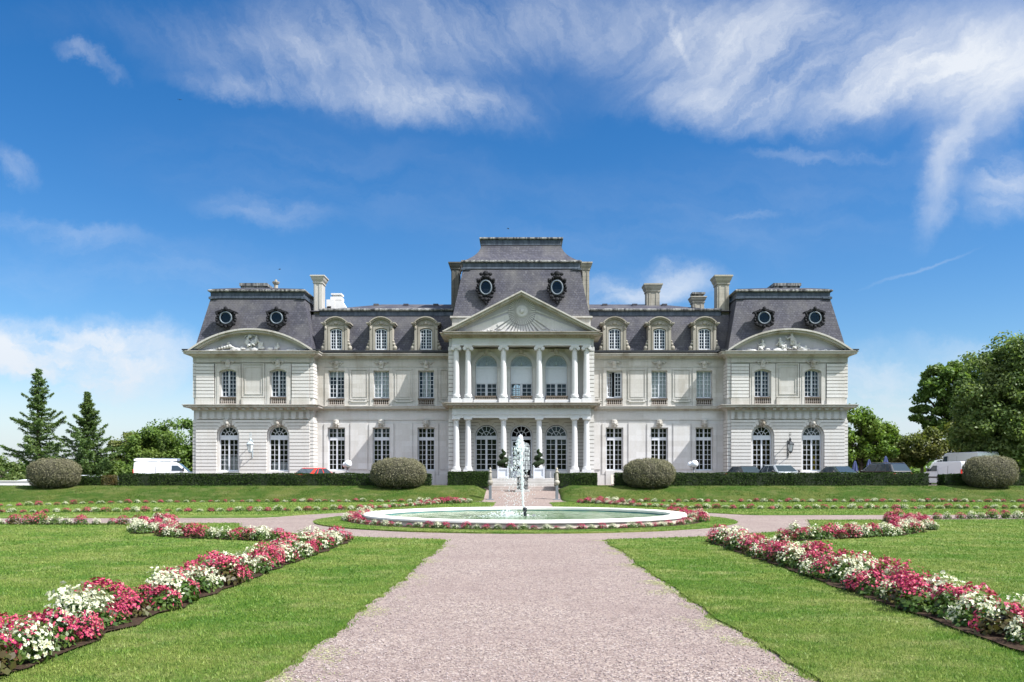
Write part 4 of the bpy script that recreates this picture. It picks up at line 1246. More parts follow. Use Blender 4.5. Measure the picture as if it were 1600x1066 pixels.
# ---- wings
WX = (7.08, 10.45, 13.83)
def wing(s):
    XA, XB = 5.1, XI0
    mb = MB(); mb.mi = UP
    holes = [rectpoly(s * x - 0.63, s * x + 0.63, 1.985, 5.17) for x in WX] + [rectpoly(s * x - 0.58, s * x + 0.58, 6.90, 9.46) for x in WX]
    mb.mi = LOW
    mb.wall(rectpoly(min(s * XA, s * XB), max(s * XA, s * XB), 0.5, 6.0), holes[:3], YW, 0.5)
    mb.mi = UP
    mb.wall(rectpoly(min(s * XA, s * XB), max(s * XA, s * XB), 6.003, Z_CORB + 0.15), holes[3:], YW, 0.5)
    # plinth, friezes
    mb.mi = LOW
    edges = [XA] + [q for x in WX for q in (x - 0.66, x + 0.66)] + [XB]
    for a, b in zip(edges[::2], edges[1::2]): sbox(mb, s, a, b, YW - 0.09, YW - 0.002, 0.6, 1.62)
    for x in WX: sbox(mb, s, x - 0.657, x + 0.657, YW - 0.14, YW + 0.4, 0.6, 1.95)
    sbox(mb, s, XA, XB, YW - 0.05, YW - 0.003, Z_FRZ + 0.02, Z_STRB + 0.03)
    mb.mi = UP
    sbox(mb, s, XA, XB, YW - 0.04, YW - 0.003, 9.76, Z_CORB + 0.03)
    # surrounds and fields
    for x in WX:
        mb.mi = LOW
        mb.wall(rectpoly(s * x - 0.92, s * x + 0.92, 1.66, 5.50), [rectpoly(s * x - 0.66, s * x + 0.66, 1.67, 5.20)], YW - 0.07, 0.066)
        mb.mi = UP
        mb.wall(rectpoly(s * x - 0.86, s * x + 0.86, 6.82, 9.70), [rectpoly(s * x - 0.60, s * x + 0.60, 6.825, 9.48)], YW - 0.06, 0.057)
    for a, b in ((5.3, WX[0] - 1.0), (WX[0] + 1.0, WX[1] - 1.0), (WX[1] + 1.0, WX[2] - 1.0), (WX[2] + 1.0, XB - 0.35)):
        if b - a < 0.3: continue
        mb.mi = LOW
        sbox(mb, s, a + 0.05, b - 0.05, YW - 0.06, YW - 0.004, 2.05, 5.56)
        mb.mi = UP
        A, B, Cc, D = a + 0.02, b - 0.02, 7.32, 9.6
        w = 0.07
        sbox(mb, s, A, A + w, YW - 0.05, YW - 0.004, Cc, D); sbox(mb, s, B - w, B, YW - 0.05, YW - 0.004, Cc, D)
        sbox(mb, s, A + w, B - w, YW - 0.052, YW - 0.004, Cc, Cc + w); sbox(mb, s, A + w, B - w, YW - 0.052, YW - 0.004, D - w, D)
        sbox(mb, s, A + w + 0.1, B - w - 0.1, YW - 0.03, YW - 0.004, Cc + w + 0.1, D - w - 0.1)
        sbox(mb, s, A + 0.05, B - 0.05, YW - 0.07, YW - 0.004, 7.10, 7.20)
        sbox(mb, s, A - 0.06, A + 0.22, YW - 0.07, YW - 0.005, 7.2, 7.29); sbox(mb, s, B - 0.22, B + 0.06, YW - 0.07, YW - 0.005, 7.2, 7.29)
    part('wing_wall', mb, FACE)
    mb = MB(); mb.box(s * XA, s * XB, 77, 77.4, 0.5, Z_CORB + 0.15); part('rear_wall', mb, M['stone_up'])
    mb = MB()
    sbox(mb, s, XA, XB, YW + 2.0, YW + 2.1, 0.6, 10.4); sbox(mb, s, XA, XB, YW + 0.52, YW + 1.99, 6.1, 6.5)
    part('shade_sheet', mb, M['dark'])
    line = [(s * XA, YW), (s * XB, YW)] if s > 0 else [(s * XB, YW), (s * XA, YW)]
    mb = MB(); mb.sweep(line, cornice_prof(0.42, Z_STRB, Z_STR)); part('string_cornice', mb, M['stone_trim'])
    mb = MB(); mb.sweep(line, cornice_prof(0.55, Z_CORB + 0.06, Z_COR)); part('cornice', mb, M['stone_trim'])
    # roof: steep slates, zinc band, shallow slope to the ridge
    z0, z1 = 10.75, 13.85
    mb = MB(); mb.quadbox([(s * XA, YW + 0.16, z0), (s * (XB + .6), YW + 0.16, z0), (s * (XB + .6), 77.3, z0), (s * XA, 77.3, z0),
                           (s * XA, YW + 1.0, z1), (s * (XB + .6), YW + 1.0, z1), (s * (XB + .6), 76.3, z1), (s * XA, 76.3, z1)])
    roof = part('wing_roof', mb, M['slate'])
    mb = MB(); mb.sweep(line, [(-0.1, Z_COR + 0.04), (0.5, Z_COR + 0.04), (0.56, Z_COR + 0.1), (0.56, Z_COR + 0.22), (0.50, Z_COR + 0.22), (0.48, Z_COR + 0.12), (-0.1, Z_COR + 0.12)])
    part('gutter', mb, M['gutter'], parent=roof)
    l2 = [(a, b + 1.0) for a, b in line]
    mb = MB(); mb.sweep(l2, [(-0.1, z1 - 0.06), (0.06, z1 - 0.06), (0.03, z1 + 0.22), (0.09, z1 + 0.28), (-0.1, z1 + 0.28)]); part('zinc_band', mb, M['zinc'], parent=roof)
    mb = MB(); mb.sweep(l2, [(-0.1, z1 + 0.285), (0.14, z1 + 0.285), (0.20, z1 + 0.34), (0.20, z1 + 0.42), (0.12, z1 + 0.48), (-0.1, z1 + 0.49)]); part('zinc_lip', mb, M['zinc_lip'], parent=roof)
    mb = MB(); mb.quadbox([(s * XA, YW + 1.0, z1 + 0.3), (s * (XB + .9), YW + 1.0, z1 + 0.3), (s * (XB + .9), 76.3, z1 + 0.3), (s * XA, 76.3, z1 + 0.3),
                           (s * XA, 70.6, z1 + 1.72), (s * (XB - 4.0), 70.6, z1 + 1.72), (s * (XB - 4.0), 70.9, z1 + 1.72), (s * XA, 70.9, z1 + 1.72)])
    for k in range(3): sbox(mb, s, XA + 1.5 + 2.4 * k, XA + 1.9 + 2.4 * k, 69.4, 69.9, z1 + 1.2, z1 + 1.55)
    part('upper_roof', mb, M['slate'], parent=roof)
    for i, x in enumerate(WX):
        put_window(W_WLOW, s * x, YW + 0.22, 1.985)
        if s > 0 and i == 0: open_window(s * x, YW + 0.22, 7.43)
        else: put_window(W_WUP, s * x, YW + 0.22, 7.43)
        mb = MB(); mb.box(s * x - 0.57, s * x + 0.57, YW + 0.3, YW + 0.36, 6.91, 7.425); part('sill_panel', mb, M['dark_warm'])
        put_balustrade(B_W, s * x, YW - 0.02, 6.86)
        keystone(s * x, 5.22, 5.78, 0.15, 0.2, YW - 0.16, YW - 0.05)
        cartouche(s * x, 10.06, YW - 0.045)
        dormer(s * x, i, s)
    if s < 0:
        for i in (1, 2): pass
def open_window(x, y, z):
    """right wing, first window: its left leaf stands ajar"""
    f = MB(); w, h = 1.155, 2.03; hw = w / 2; e = 0.085
    f.box(-hw, -hw + e * 0.6, 0, 0.1, 0, h); f.box(hw - e * 0.6, hw, 0, 0.1, 0, h)
    f.box(-hw + e * .6, hw - e * .6, 0, 0.1, 0, 0.08); f.box(-hw + e * .6, hw - e * .6, 0, 0.1, h - 0.07, h)
    def leaf(w0):
        g = MB(); e2 = 0.07
        g.box(0, e2, 0.02, 0.07, 0.09, h - 0.08); g.box(w0 - e2, w0, 0.02, 0.07, 0.09, h - 0.08)
        g.box(e2, w0 - e2, 0.02, 0.07, 0.09, 0.17); g.box(e2, w0 - e2, 0.02, 0.07, h - 0.16, h - 0.08)
        g.box(w0 / 2 - 0.02, w0 / 2 + 0.02, 0.03, 0.06, 0.17, h - 0.16)
        for j in range(1, 6): g.box(e2, w0 - e2, 0.032, 0.058, 0.17 + (h - 0.33) * j / 6 - 0.02, 0.17 + (h - 0.33) * j / 6 + 0.02)
        p = MB(); p.poly([(0.03, 0.045, 0.12), (w0 - 0.03, 0.045, 0.12), (w0 - 0.03, 0.045, h - 0.1), (0.03, 0.045, h - 0.1)])
        return g, p
    o = obj('window', f.mesh('window_ajar', M['white']), None, chateau, loc=(x, y - SH[1], z - SH[2]))
    for s, ang in ((-1, -38), (1, 16)):
        g, p = leaf(0.52); a = math.radians(ang)
        rot = lambda q: (s * (q[0] * math.cos(a) + 0 * q[1]) - s * hw + s * 0.04 if False else s * (-hw + 0.04) * 1.0 + (-s) * (q[0] * math.cos(a)) * -1.0, q[1] + q[0] * abs(math.sin(a)), q[2])
        for mbx in (g, p): mbx.v = [((-hw + 0.04 + q[0] * math.cos(a)) * (1 if s < 0 else -1), q[1] + q[0] * abs(math.sin(a)), q[2]) for q in mbx.v]
        obj('window_leaf', g, M['white'], o); obj('pane', p, M['glass'], o)
def dormer(x, i, s):
    yf = YW - 0.12; z0 = 10.98
    d = MB(); d.mi = 0
    out = [(x - 0.87, z0), (x + 0.87, z0), (x + 0.87, 12.98)] + [(x + 0.87 * math.cos(t), 12.98 + 0.36 * math.sin(t)) for t in np.linspace(0.15, PI - 0.15, 14)] + [(x - 0.87, 12.98)]
    d.wall(out, [archpoly(x, 0.45, z0 + 0.06, 12.50, 10, 0.14)], yf, 1.9)
    # inner moulding
    d.wall([(x - 0.60, z0 + 0.02), (x + 0.60, z0 + 0.02), (x + 0.60, 12.74), (x - 0.60, 12.74)], [archpoly(x, 0.47, z0 + 0.05, 12.52, 10, 0.14)], yf - 0.06, 0.058)
    # arched cornice with level ends
    c, hh = 0.78, 0.40; R = (c * c + hh * hh) / (2 * hh); a = math.asin(c / R); N = 14
    P = lambda t, q: (x + q * math.sin(t), 12.94 + hh - R + q * math.cos(t))
    for q0, q1, dy in ((R - 0.02, R + 0.09, -0.14), (R + 0.09, R + 0.17, -0.26)):
        for k in range(N):
            t0, t1 = -a + 2 * a * k / N, -a + 2 * a * (k + 1) / N
            d.prism([P(t0, q0), P(t1, q0), P(t1, q1), P(t0, q1)], yf + dy, yf + 0.9)
    for q in (-1, 1):
        d.box(x + q * 0.76, x + q * 1.02, yf - 0.14, yf + 0.9, 12.86, 12.97); d.box(x + q * 0.74, x + q * 1.10, yf - 0.26, yf + 0.92, 12.973, 13.06)
        d.box(x + q * 0.66, x + q * 0.86, yf - 0.08, yf - 0.002, z0 + 0.0, 12.86)
        # scrolls at the foot
        for (dx, dz, r) in ((1.0, 0.2, 0.2), (0.93, 0.48, 0.14), (0.9, 0.7, 0.1)):
            d.ball((x + q * dx, yf + 0.1, z0 + dz), (r * 0.9, 0.16, r), 10, 7)
        d.box(x + q * 0.70, x + q * 1.22, yf - 0.1, yf + 0.35, z0 - 0.12, z0 + 0.03)
        d.ball((x + q * 0.78, yf - 0.06, 12.66), (0.1, 0.1, 0.14), 7, 6)
    # carved field under the arch
    d.ball((x, yf - 0.03, 13.02), (0.16, 0.1, 0.14), 8, 6)
    for q in (-1, 1):
        for dx, r in ((0.24, 0.1), (0.4, 0.075), (0.52, 0.05)): d.ball((x + q * dx, yf - 0.02, 12.97 - dx * 0.12), (r, 0.06, r * 0.75), 7, 5)
    d.mi = 1; d.box(x - 0.8, x + 0.8, yf + 0.93, yf + 1.6, 12.7, 13.0)
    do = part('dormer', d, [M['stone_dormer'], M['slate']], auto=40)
    put_window(W_DORM, x, yf + 0.05, z0 + 0.07, 'dormer_window', do)
    mb = MB(); mb.box(x - 0.5, x + 0.5, yf + 0.26, yf + 0.29, z0, 12.7); part('shade_sheet', mb, M['dark'], parent=do)
wing(-1); wing(1)

# ---- centre block
CX = 0.07
CW = 2.57
Z_AR0, Z_ARF, Z_ARC0, Z_ARC = 10.90, 11.42, 11.42, 11.80
def centre():
    xp = 5.21
    mb = MB(); mb.mi = RUST
    wx = [CX - CW, CX, CX + CW]
    # wall with three arches on each floor
    lows = [archpoly(x, 0.80, 1.45 if abs(x - CX) < .1 else 1.95, 4.52) for x in wx]
    ups = [archpoly(x, 0.80, 6.85, 9.62) for x in wx]
    mb.wall(rectpoly(CX - xp + 0.3, CX + xp - 0.3, 0.6, Z_AR0), lows + ups, YC + 0.1, 0.5)
    edges = [CX - xp + 0.42] + [q for x in wx for q in (x - 0.90, x + 0.90)] + [CX + xp - 0.42]
    for i, (a, b) in enumerate(zip(edges[::2], edges[1::2])):
        courses(mb, a, b, 2.0, 4.52, YC, YC + 0.098)
    for i, x in enumerate(wx):
        xl = edges[0] if i == 0 else x - CW / 2; xr = edges[-1] if i == 2 else x + CW / 2
        rust_arch(mb, x, 0.90, 4.52, 5.72, xl, xr, YC, YC + 0.098)
    mb.mi = TRIM
    for x in wx: mb.prism([(x - 0.13, 5.44), (x + 0.13, 5.44), (x + 0.2, 5.74), (x - 0.2, 5.74)], YC - 0.07, YC + .09)
    # first floor: plain wall, pilaster strips and archivolts
    mb.mi = LOW
    for x in wx:
        for q0, q1, d in ((0.82, 0.97, 0.05), (0.97, 1.08, 0.10)):
            n = 20
            for k in range(n):
                a, b = PI * k / n, PI * (k + 1) / n
                mb.prism([(x + q * math.cos(t), 9.62 + q * math.sin(t)) for q, t in ((q0, a), (q1, a), (q1, b), (q0, b))], YC + 0.1 - d, YC + 0.098)
        for sx in (-1, 1):
            mb.box(x + sx * 0.82, x + sx * 1.06, YC + 0.04, YC + 0.098, 6.86, 9.5)
            mb.box(x + sx * 0.80, x + sx * 1.12, YC - 0.02, YC + 0.098, 9.5, 9.62)
    mb.mi = TRIM
    for x in wx:
        mb.prism([(x - 0.16, 10.5), (x + 0.16, 10.5), (x + 0.21, 10.88), (x - 0.21, 10.88)], YC - 0.1, YC + .09)
        for sx in (-1, 1):
            mb.box(x + sx * 0.24, x + sx * 0.62, YC + 0.02, YC + 0.098, 10.68, 10.84)
        mb.ball((x, YC - 0.1, 10.7), (0.11, 0.08, 0.14), 7, 6)
    # side walls and end piers
    for s in (-1, 1):
        mb.mi = RUST
        x0, x1 = CX + s * (xp - 0.42), CX + s * xp
        mb.box(x0, x1, YPIER + 0.05, YW + 0.2, 0.6, Z_AR0)
        courses(mb, x0 - s * 0.03, x1 + s * 0.04, 1.75, Z_FRZ - 0.05, YPIER, YW - 0.01, 0.30, 0.05)
        courses(mb, x0 - s * 0.03, x1 + s * 0.04, 7.35, Z_AR0 - 0.35, YPIER, YW - 0.01, 0.30, 0.05)
        mb.mi = LOW
        mb.box(x0 - s * 0.06, x1 + s * 0.08, YPIER - 0.06, YW - 0.1, 0.6, 1.72)
        mb.box(x0 - s * 0.05, x1 + s * 0.07, YPIER - 0.05, YW - 0.1, 6.83, 7.32)
        mb.box(x0 - s * 0.04, x1 + s * 0.055, YPIER - 0.03, YW - 0.02, Z_AR0 - 0.33, Z_AR0 - 0.05)
    # floor of the upper gallery, rear wall with two see-through openings
    mb.mi = LOW
    mb.box(CX - xp + .02, CX + xp - .02, YPIER + 0.06, YC + 0.7, 6.2, 6.72)
    mb.mi = DARK
    rear = [archpoly(0.47, 0.37, 2.1, 4.15), archpoly(-0.30, 0.36, 8.45, 9.30)]
    mb.wall(rectpoly(CX - 2.0, CX + 2.0, 0.6, 10.8), rear, 76.5, 0.3)
    for sx in (-1, 1): mb.box(CX + sx * 1.3, CX + sx * 1.34, YC + 0.7, 76.5, 0.6, 10.8)
    for z in (1.3, 6.1, 10.6): mb.box(CX - 1.3, CX + 1.3, YC + 0.7, 76.5, z, z + 0.1)
    for sx in (-1, 1):
        mb.box(CX + sx * 1.35, CX + sx * (xp - 0.42), YC + 1.9, YC + 2.0, 0.6, 10.8)
        mb.box(CX + sx * 1.35, CX + sx * (xp - 0.42), YC + 0.61, YC + 1.89, 6.1, 6.3)
        mb.mi = UP
        mb.box(CX + sx * (xp - 0.3), CX + sx * xp, YW + .21, 77.2, 0.6, 13.0)
        mb.mi = DARK
    mb.mi = UP
    for sx in (-1, 1): mb.box(CX + sx * 2.0, CX + sx * xp, 76.8, 77.2, 0.6, 13.0)
    mb.box(CX - 2.0, CX + 2.0, 76.81, 77.2, 5.0, 7.4); mb.box(CX - 2.0, CX + 2.0, 76.81, 77.2, 10.3, 13.0)
    part('central_wall', mb, FACE)
    # rear windows seen through the open door and the gallery window
    for x, z, hw, zs in ((0.47, 2.1, 0.37, 4.15), (-0.30, 8.45, 0.36, 9.30)):
        mb = MB(); b = 0.05
        for k in range(-2, 3): mb.box(x + k * hw / 2.6 - b / 2, x + k * hw / 2.6 + b / 2, 76.5, 76.56, z, zs + math.sqrt(max(0, hw * hw - (k * hw / 2.6) ** 2)))
        for k in range(1, 6): mb.box(x - hw, x + hw, 76.503, 76.557, z + (zs - z) * k / 5 - b / 2, z + (zs - z) * k / 5 + b / 2)
        part('rear_window', mb, M['white'])
    # entablatures
    path = [(CX - xp, YW), (CX - xp, YPIER), (CX - 4.95, YPIER), (CX - 4.95, YCOL - 0.24), (CX + 4.95, YCOL - 0.24), (CX + 4.95, YPIER), (CX + xp, YPIER), (CX + xp, YW)]
    mb = MB(); mb.sweep(path, cornice_prof(0.50, Z_STRB, Z_STR - 0.02))
    for k in range(30):
        x = CX - 4.8 + 9.6 * k / 29; mb.box(x - 0.07, x + 0.07, YCOL - 0.52, YCOL - 0.25, Z_STRB + 0.03, Z_STRB + 0.15)
    part('string_cornice', mb, M['stone_dirty'])
    mb = MB(); mb.mi = 0
    mb.box(CX - 4.95, CX + 4.95, YCOL - 0.22, YCOL + 0.22, Z_FRZ - 0.03, Z_STRB + 0.002)
    mb.box(CX - 4.97, CX + 4.97, YCOL - 0.27, YCOL + 0.1, Z_FRZ + 0.20, Z_FRZ + 0.26)
    mb.box(CX - 4.96, CX + 4.96, YCOL + 0.22, YC, Z_FRZ + 0.3, Z_STRB)       # soffit
    for k in range(19):
        x = CX - 4.75 + 9.5 * k / 18
        mb.box(x - 0.1, x + 0.1, YCOL - 0.245, YCOL - 0.2, Z_FRZ + 0.26, Z_STRB - 0.05)
        mb.box(x - 0.1, x + 0.1, YCOL - 0.255, YCOL - 0.2, Z_FRZ + 0.13, Z_FRZ + 0.19)
    mb.box(CX - 4.95, CX + 4.95, YCOL - 0.2, YCOL + 0.2, Z_AR0, Z_ARF)
    mb.box(CX - 4.97, CX + 4.97, YCOL - 0.23, YCOL + 0.1, Z_AR0 + 0.17, Z_AR0 + 0.21)
    mb.box(CX - 4.94, CX + 4.94, YCOL + 0.2, YC + 0.2, Z_AR0 + 0.1, Z_ARF)
    mb.box(CX - xp, CX - 4.951, YPIER, YW, Z_AR0 + .002, Z_ARF); mb.box(CX + 4.951, CX + xp, YPIER, YW, Z_AR0 + .002, Z_ARF)
    part('entablature', mb, M['stone_col'])
    # horizontal cornice of the pediment with dentils
    mb = MB(); mb.sweep(path, cornice_prof(0.62, Z_ARC0, Z_ARC))
    for k in range(52):
        x = CX - 5.0 + 10.0 * k / 51; mb.box(x - 0.055, x + 0.055, YCOL - 0.46, YCOL - 0.3, Z_ARC0 + 0.05, Z_ARC0 + 0.16)
    part('pediment_cornice', mb, M['stone_dirty'])
    # pediment: raking cornices, tympanum with the radiant sun
    ax, az = CX, 14.70; hw = 5.62; zb = Z_ARC + 0.03
    L = math.hypot(hw, az - zb); nx, nz = (az - zb) / L, hw / L
    for s in (-1, 1):
        mb = MB()
        for q0, q1, dy in ((0.30, 0.24, -0.2), (0.24, 0.10, -0.46), (0.10, 0.0, -0.62)):
            # bands lie under the outer slope by q along its normal
            def at(q, apex):
                k = q / nz
                if apex: return (ax, az - k)
                return (ax + s * (hw - q / nx * 1.0), zb) if q / nx < hw else (ax, zb)
            mb.prism([at(q0, True), at(q0, False), at(q1, False), at(q1, True)], YCOL - 0.24 + dy, YCOL + 0.6)
        part('raking_cornice', mb, M['stone_trim'])
    mb = MB(); k = 0.29
    yt = YCOL - 0.12
    mb.prism([(ax - hw + k / nx, zb), (ax + hw - k / nx, zb), (ax, az - k / nz)], yt, YCOL + 0.5)
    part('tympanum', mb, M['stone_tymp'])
    mb = MB()
    sx, sz = CX + 0.04, 13.33
    # sun: disc, ring of rays, long rays below, sunk side panels
    for i in range(40):
        a = 2 * PI * i / 40; da = PI / 40 * 0.62
        pts = [(sx + q * math.cos(t), sz + q * math.sin(t)) for q, t in ((0.42, a - da), (0.95, a - da * 0.9), (0.98, a), (0.95, a + da * 0.9), (0.42, a + da))]
        mb.prism(pts, yt - 0.11, yt)
    mb.lathe([(0.01, 0)], (0, 0, 0), 3) if False else None
    disc = [(sx + 0.37 * math.cos(2 * PI * i / 28), sz + 0.37 * math.sin(2 * PI * i / 28)) for i in range(28)]
    mb.prism(disc, yt - 0.17, yt)
    mb.ball((sx, yt - 0.18, sz), (0.16, 0.1, 0.18), 10, 8)
    ring = 30
    for i in range(ring):
        a, b = 2 * PI * i / ring, 2 * PI * (i + 1) / ring
        mb.prism([(sx + q * math.cos(t), sz + q * math.sin(t)) for q, t in ((0.37, a), (0.43, a), (0.43, b), (0.37, b))], yt - 0.13, yt)
    for i in range(15):
        a = math.radians(-90 + (i - 7) * 8.6); u = (math.cos(a), math.sin(a))
        q1 = (sz - zb - 0.03) / max(0.25, -u[1]); q0 = 1.02
        q1 = min(q1, 2.0)
        w0, w1 = 0.035, 0.09
        pts = [(sx + u[0] * q0 - u[1] * w0, sz + u[1] * q0 + u[0] * w0), (sx + u[0] * q0 + u[1] * w0, sz + u[1] * q0 - u[0] * w0),
               (sx + u[0] * q1 + u[1] * w1, max(zb + .005, sz + u[1] * q1 - u[0] * w1)), (sx + u[0] * q1 - u[1] * w1, max(zb + .005, sz + u[1] * q1 + u[0] * w1))]
        mb.prism(pts, yt - 0.09, yt)
    # raised slabs left and right, carved with small reliefs
    for s in (-1, 1):
        mb.prism([(sx + s * 0.98, sz - 0.16), (sx + s * 3.9, zb + 0.28), (sx + s * 4.2, zb + 0.02), (sx + s * 2.25, zb + 0.02), (sx + s * 0.85, sz - 0.55)][:: s], yt - 0.055, yt)
        mb.prism([(sx + s * 0.92, sz - 0.62), (sx + s * 2.0, zb + 0.02), (sx + s * 1.3, zb + 0.02), (sx + s * 0.72, sz - 0.78)][:: s], yt - 0.03, yt)
        mb.prism([(sx + s * 1.02, sz + 0.1), (sx + s * 3.4, zb + 0.66), (sx + s * 1.0, sz - 0.02)][:: s], yt - 0.05, yt)
        r = random.Random(3)
        for k in range(26):
            u = r.uniform(1.5, 3.8); zz = zb + r.uniform(0.02, max(0.04, (4.1 - u) * 0.12))
            mb.ball((sx + s * u, yt - 0.06, zz), (r.uniform(0.04, 0.1), 0.04, r.uniform(0.03, 0.07)), 6, 4)
    for k in range(22):
        mb.ball((sx - 1.6 + 3.2 * k / 21, yt - 0.1, zb + 0.05), (0.07, 0.05, 0.05), 6, 4)
    part('sun_relief', mb, M['stone_relief'])
    # attic and the tall roof
    mb = MB(); mb.box(CX - 5.02, CX + 5.02, YPIER + 0.45, 75.6, Z_ARF, 13.02)
    mb.box(CX - 5.16, CX + 5.16, YPIER + 0.33, 75.7, 13.023, 13.14)
    part('attic', mb, M['stone_trim'])
    z0, z1, z2, z3 = 13.12, 16.98, 17.42, 19.15
    rectat = lambda hwx, y0, y1, z: [(CX - hwx, y0, z), (CX + hwx, y0, z), (CX + hwx, y1, z), (CX - hwx, y1, z)]
    mb = MB(); mb.quadbox(rectat(5.02, 63.0, 75.4, z0) + rectat(4.30, 64.0, 74.4, z1)); roof = part('mansard_roof', mb, M['slate'])
    # concave upper roof
    mb = MB(); N = 9
    levels = []
    for i in range(N):
        t = i / (N - 1); h = z2 + 0.1 + (z3 - z2 - 0.1) * t; q = (1 - t) ** 1.9
        levels.append(rectat(3.03 + (4.30 - 3.03) * q, 65.6 - 1.5 * q, 72.8 + 1.5 * q, h))
    mb.v = [p for L in levels for p in L]
    for i in range(N - 1):
        for k in range(4):
            k2 = (k + 1) % 4; mb.f.append((i * 4 + k, i * 4 + k2, i * 4 + 4 + k2, i * 4 + 4 + k)); mb.m.append(0)
    mb.f.append(tuple(range((N - 1) * 4, N * 4))); mb.m.append(0)
    part('upper_roof', mb, M['slate'], parent=roof)
    def loop(hwx, y0, y1): return [(CX - hwx, y1), (CX - hwx, y0), (CX + hwx, y0), (CX + hwx, y1)]
    mb = MB(); mb.sweep(loop(4.30, 64.0, 74.4), [(-0.1, z1 - 0.08), (0.08, z1 - 0.08), (0.04, z1 + 0.04), (0.04, z1 + 0.3), (0.1, z1 + 0.36), (-0.1, z1 + 0.36)], True)
    for s in (-1, 1):
        mb.box(CX + s * 4.44, CX + s * 4.16, 63.84, 64.1, z1 - 0.18, z1 - 0.03); mb.box(CX + s * 4.15, CX + s * 3.75, 63.86, 64.1, z1 - 0.15, z1 - 0.04)
    part('zinc_band', mb, M['zinc'], parent=roof)
    mb = MB(); mb.sweep(loop(4.30, 64.0, 74.4), [(-0.1, z1 + 0.365), (0.1, z1 + 0.365), (0.17, z1 + 0.4), (0.17, z1 + 0.48), (0.08, z1 + 0.56), (-0.3, z1 + 0.6)], True)
    part('zinc_lip', mb, M['zinc_lip'], parent=roof)
    mb = MB(); mb.sweep(loop(3.02, 65.6, 72.8), [(-0.1, z3 - 0.05), (0.04, z3 - 0.05), (0.02, z3 + 0.05), (0.02, z3 + 0.34), (-0.1, z3 + 0.36)], True)
    part('crest_band', mb, M['zinc'], parent=roof)
    mb = MB(); mb.sweep(loop(3.02, 65.6, 72.8), [(-0.1, z3 + 0.345), (0.1, z3 + 0.345), (0.16, z3 + 0.4), (0.14, z3 + 0.50), (-0.1, z3 + 0.55)], True)
    mb.box(CX - 3.0, CX + 3.0, 65.7, 72.7, z3 + 0.5, z3 + 0.56)
    part('crest_lip', mb, M['zinc_lip'], parent=roof)
    for s in (-1, 1): oculus(CX + s * 2.60, 63.62, 15.32, 0.60, True, roof)
    # columns: one mesh per floor, copied
    def column(z0, z1, ionic):
        mb = MB(); h = z1 - z0
        pr = [(0.30, 0.0), (0.30, 0.07), (0.27, 0.09), (0.285, 0.13), (0.27, 0.17), (0.232, 0.19), (0.222, 0.24)]
        for k in range(1, 9):
            t = k / 8; pr.append((0.222 - 0.037 * t ** 1.6, 0.24 + (h - 0.24 - 0.36) * t))
        pr += [(0.215, h - 0.355), (0.215, h - 0.32), (0.187, h - 0.31), (0.187, h - 0.20), (0.26, h - 0.12)]
        mb.lathe(pr, (0, 0, z0), 20)
        mb.box(-0.29, 0.29, -0.29, 0.29, z0 + h - 0.12, z0 + h)
        if ionic:
            for s in (-1, 1):
                n = 14
                for q, d in ((0.135, 0.27), (0.08, 0.295)):
                    mb.prism([(s * 0.245 + q * math.cos(2 * PI * i / n), z0 + h - 0.215 + q * math.sin(2 * PI * i / n)) for i in range(n)], -d, d)
            mb.box(-0.25, 0.25, -0.265, 0.265, z0 + h - 0.2, z0 + h - 0.1)
        return mb
    cols = (-4.67, -3.82, -1.28, 1.28, 3.82, 4.67)
    for (z0, z1, ionic, p0, p1, lab) in ((2.03, Z_FRZ - 0.03, False, 1.0, 2.03, 'lower'), (7.22, Z_AR0, True, 6.8, 7.22, 'upper')):
        me = None
        for cx in cols:
            if me is None:
                o = obj('column', column(z0 - p0 , z1 - p0, ionic), M['stone_col'], chateau, auto=35, loc=(CX + cx, YCOL - SH[1], p0 - SH[2])); me = o.data
            else: obj('column', me, None, chateau, loc=(CX + cx, YCOL - SH[1], p0 - SH[2]))
        for a, b in ((-4.67, -3.82), (-1.28, -1.28), (1.28, 1.28), (3.82, 4.67)):
            mb = MB()
            if lab == 'lower':
                mb.box(CX + a - 0.34, CX + b + 0.34, YCOL - 0.34, YCOL + 0.34, 1.1, 1.85)
                mb.box(CX + a - 0.42, CX + b + 0.42, YCOL - 0.42, YCOL + 0.40, 0.6, 1.4)
                for c in {a, b}: mb.box(CX + c - 0.33, CX + c + 0.33, YCOL - 0.33, YCOL + 0.33, 1.853, 2.03)
            else:
                for c in {a, b}:
                    mb.lathe([(0.36, 0), (0.36, 0.22), (0.30, 0.36), (0.30, 0.42)], (CX + c, YCOL, 6.8), 4, PI / 4)
                    mb.box(CX + c - 0.33, CX + c + 0.33, YCOL - 0.33, YCOL + 0.33, 6.803, 7.12)
                if a != b: mb.box(CX + a + 0.2, CX + b - 0.2, YCOL - 0.31, YCOL + 0.31, 6.8, 7.06)
            part('pedestal', mb, M['stone_col'])
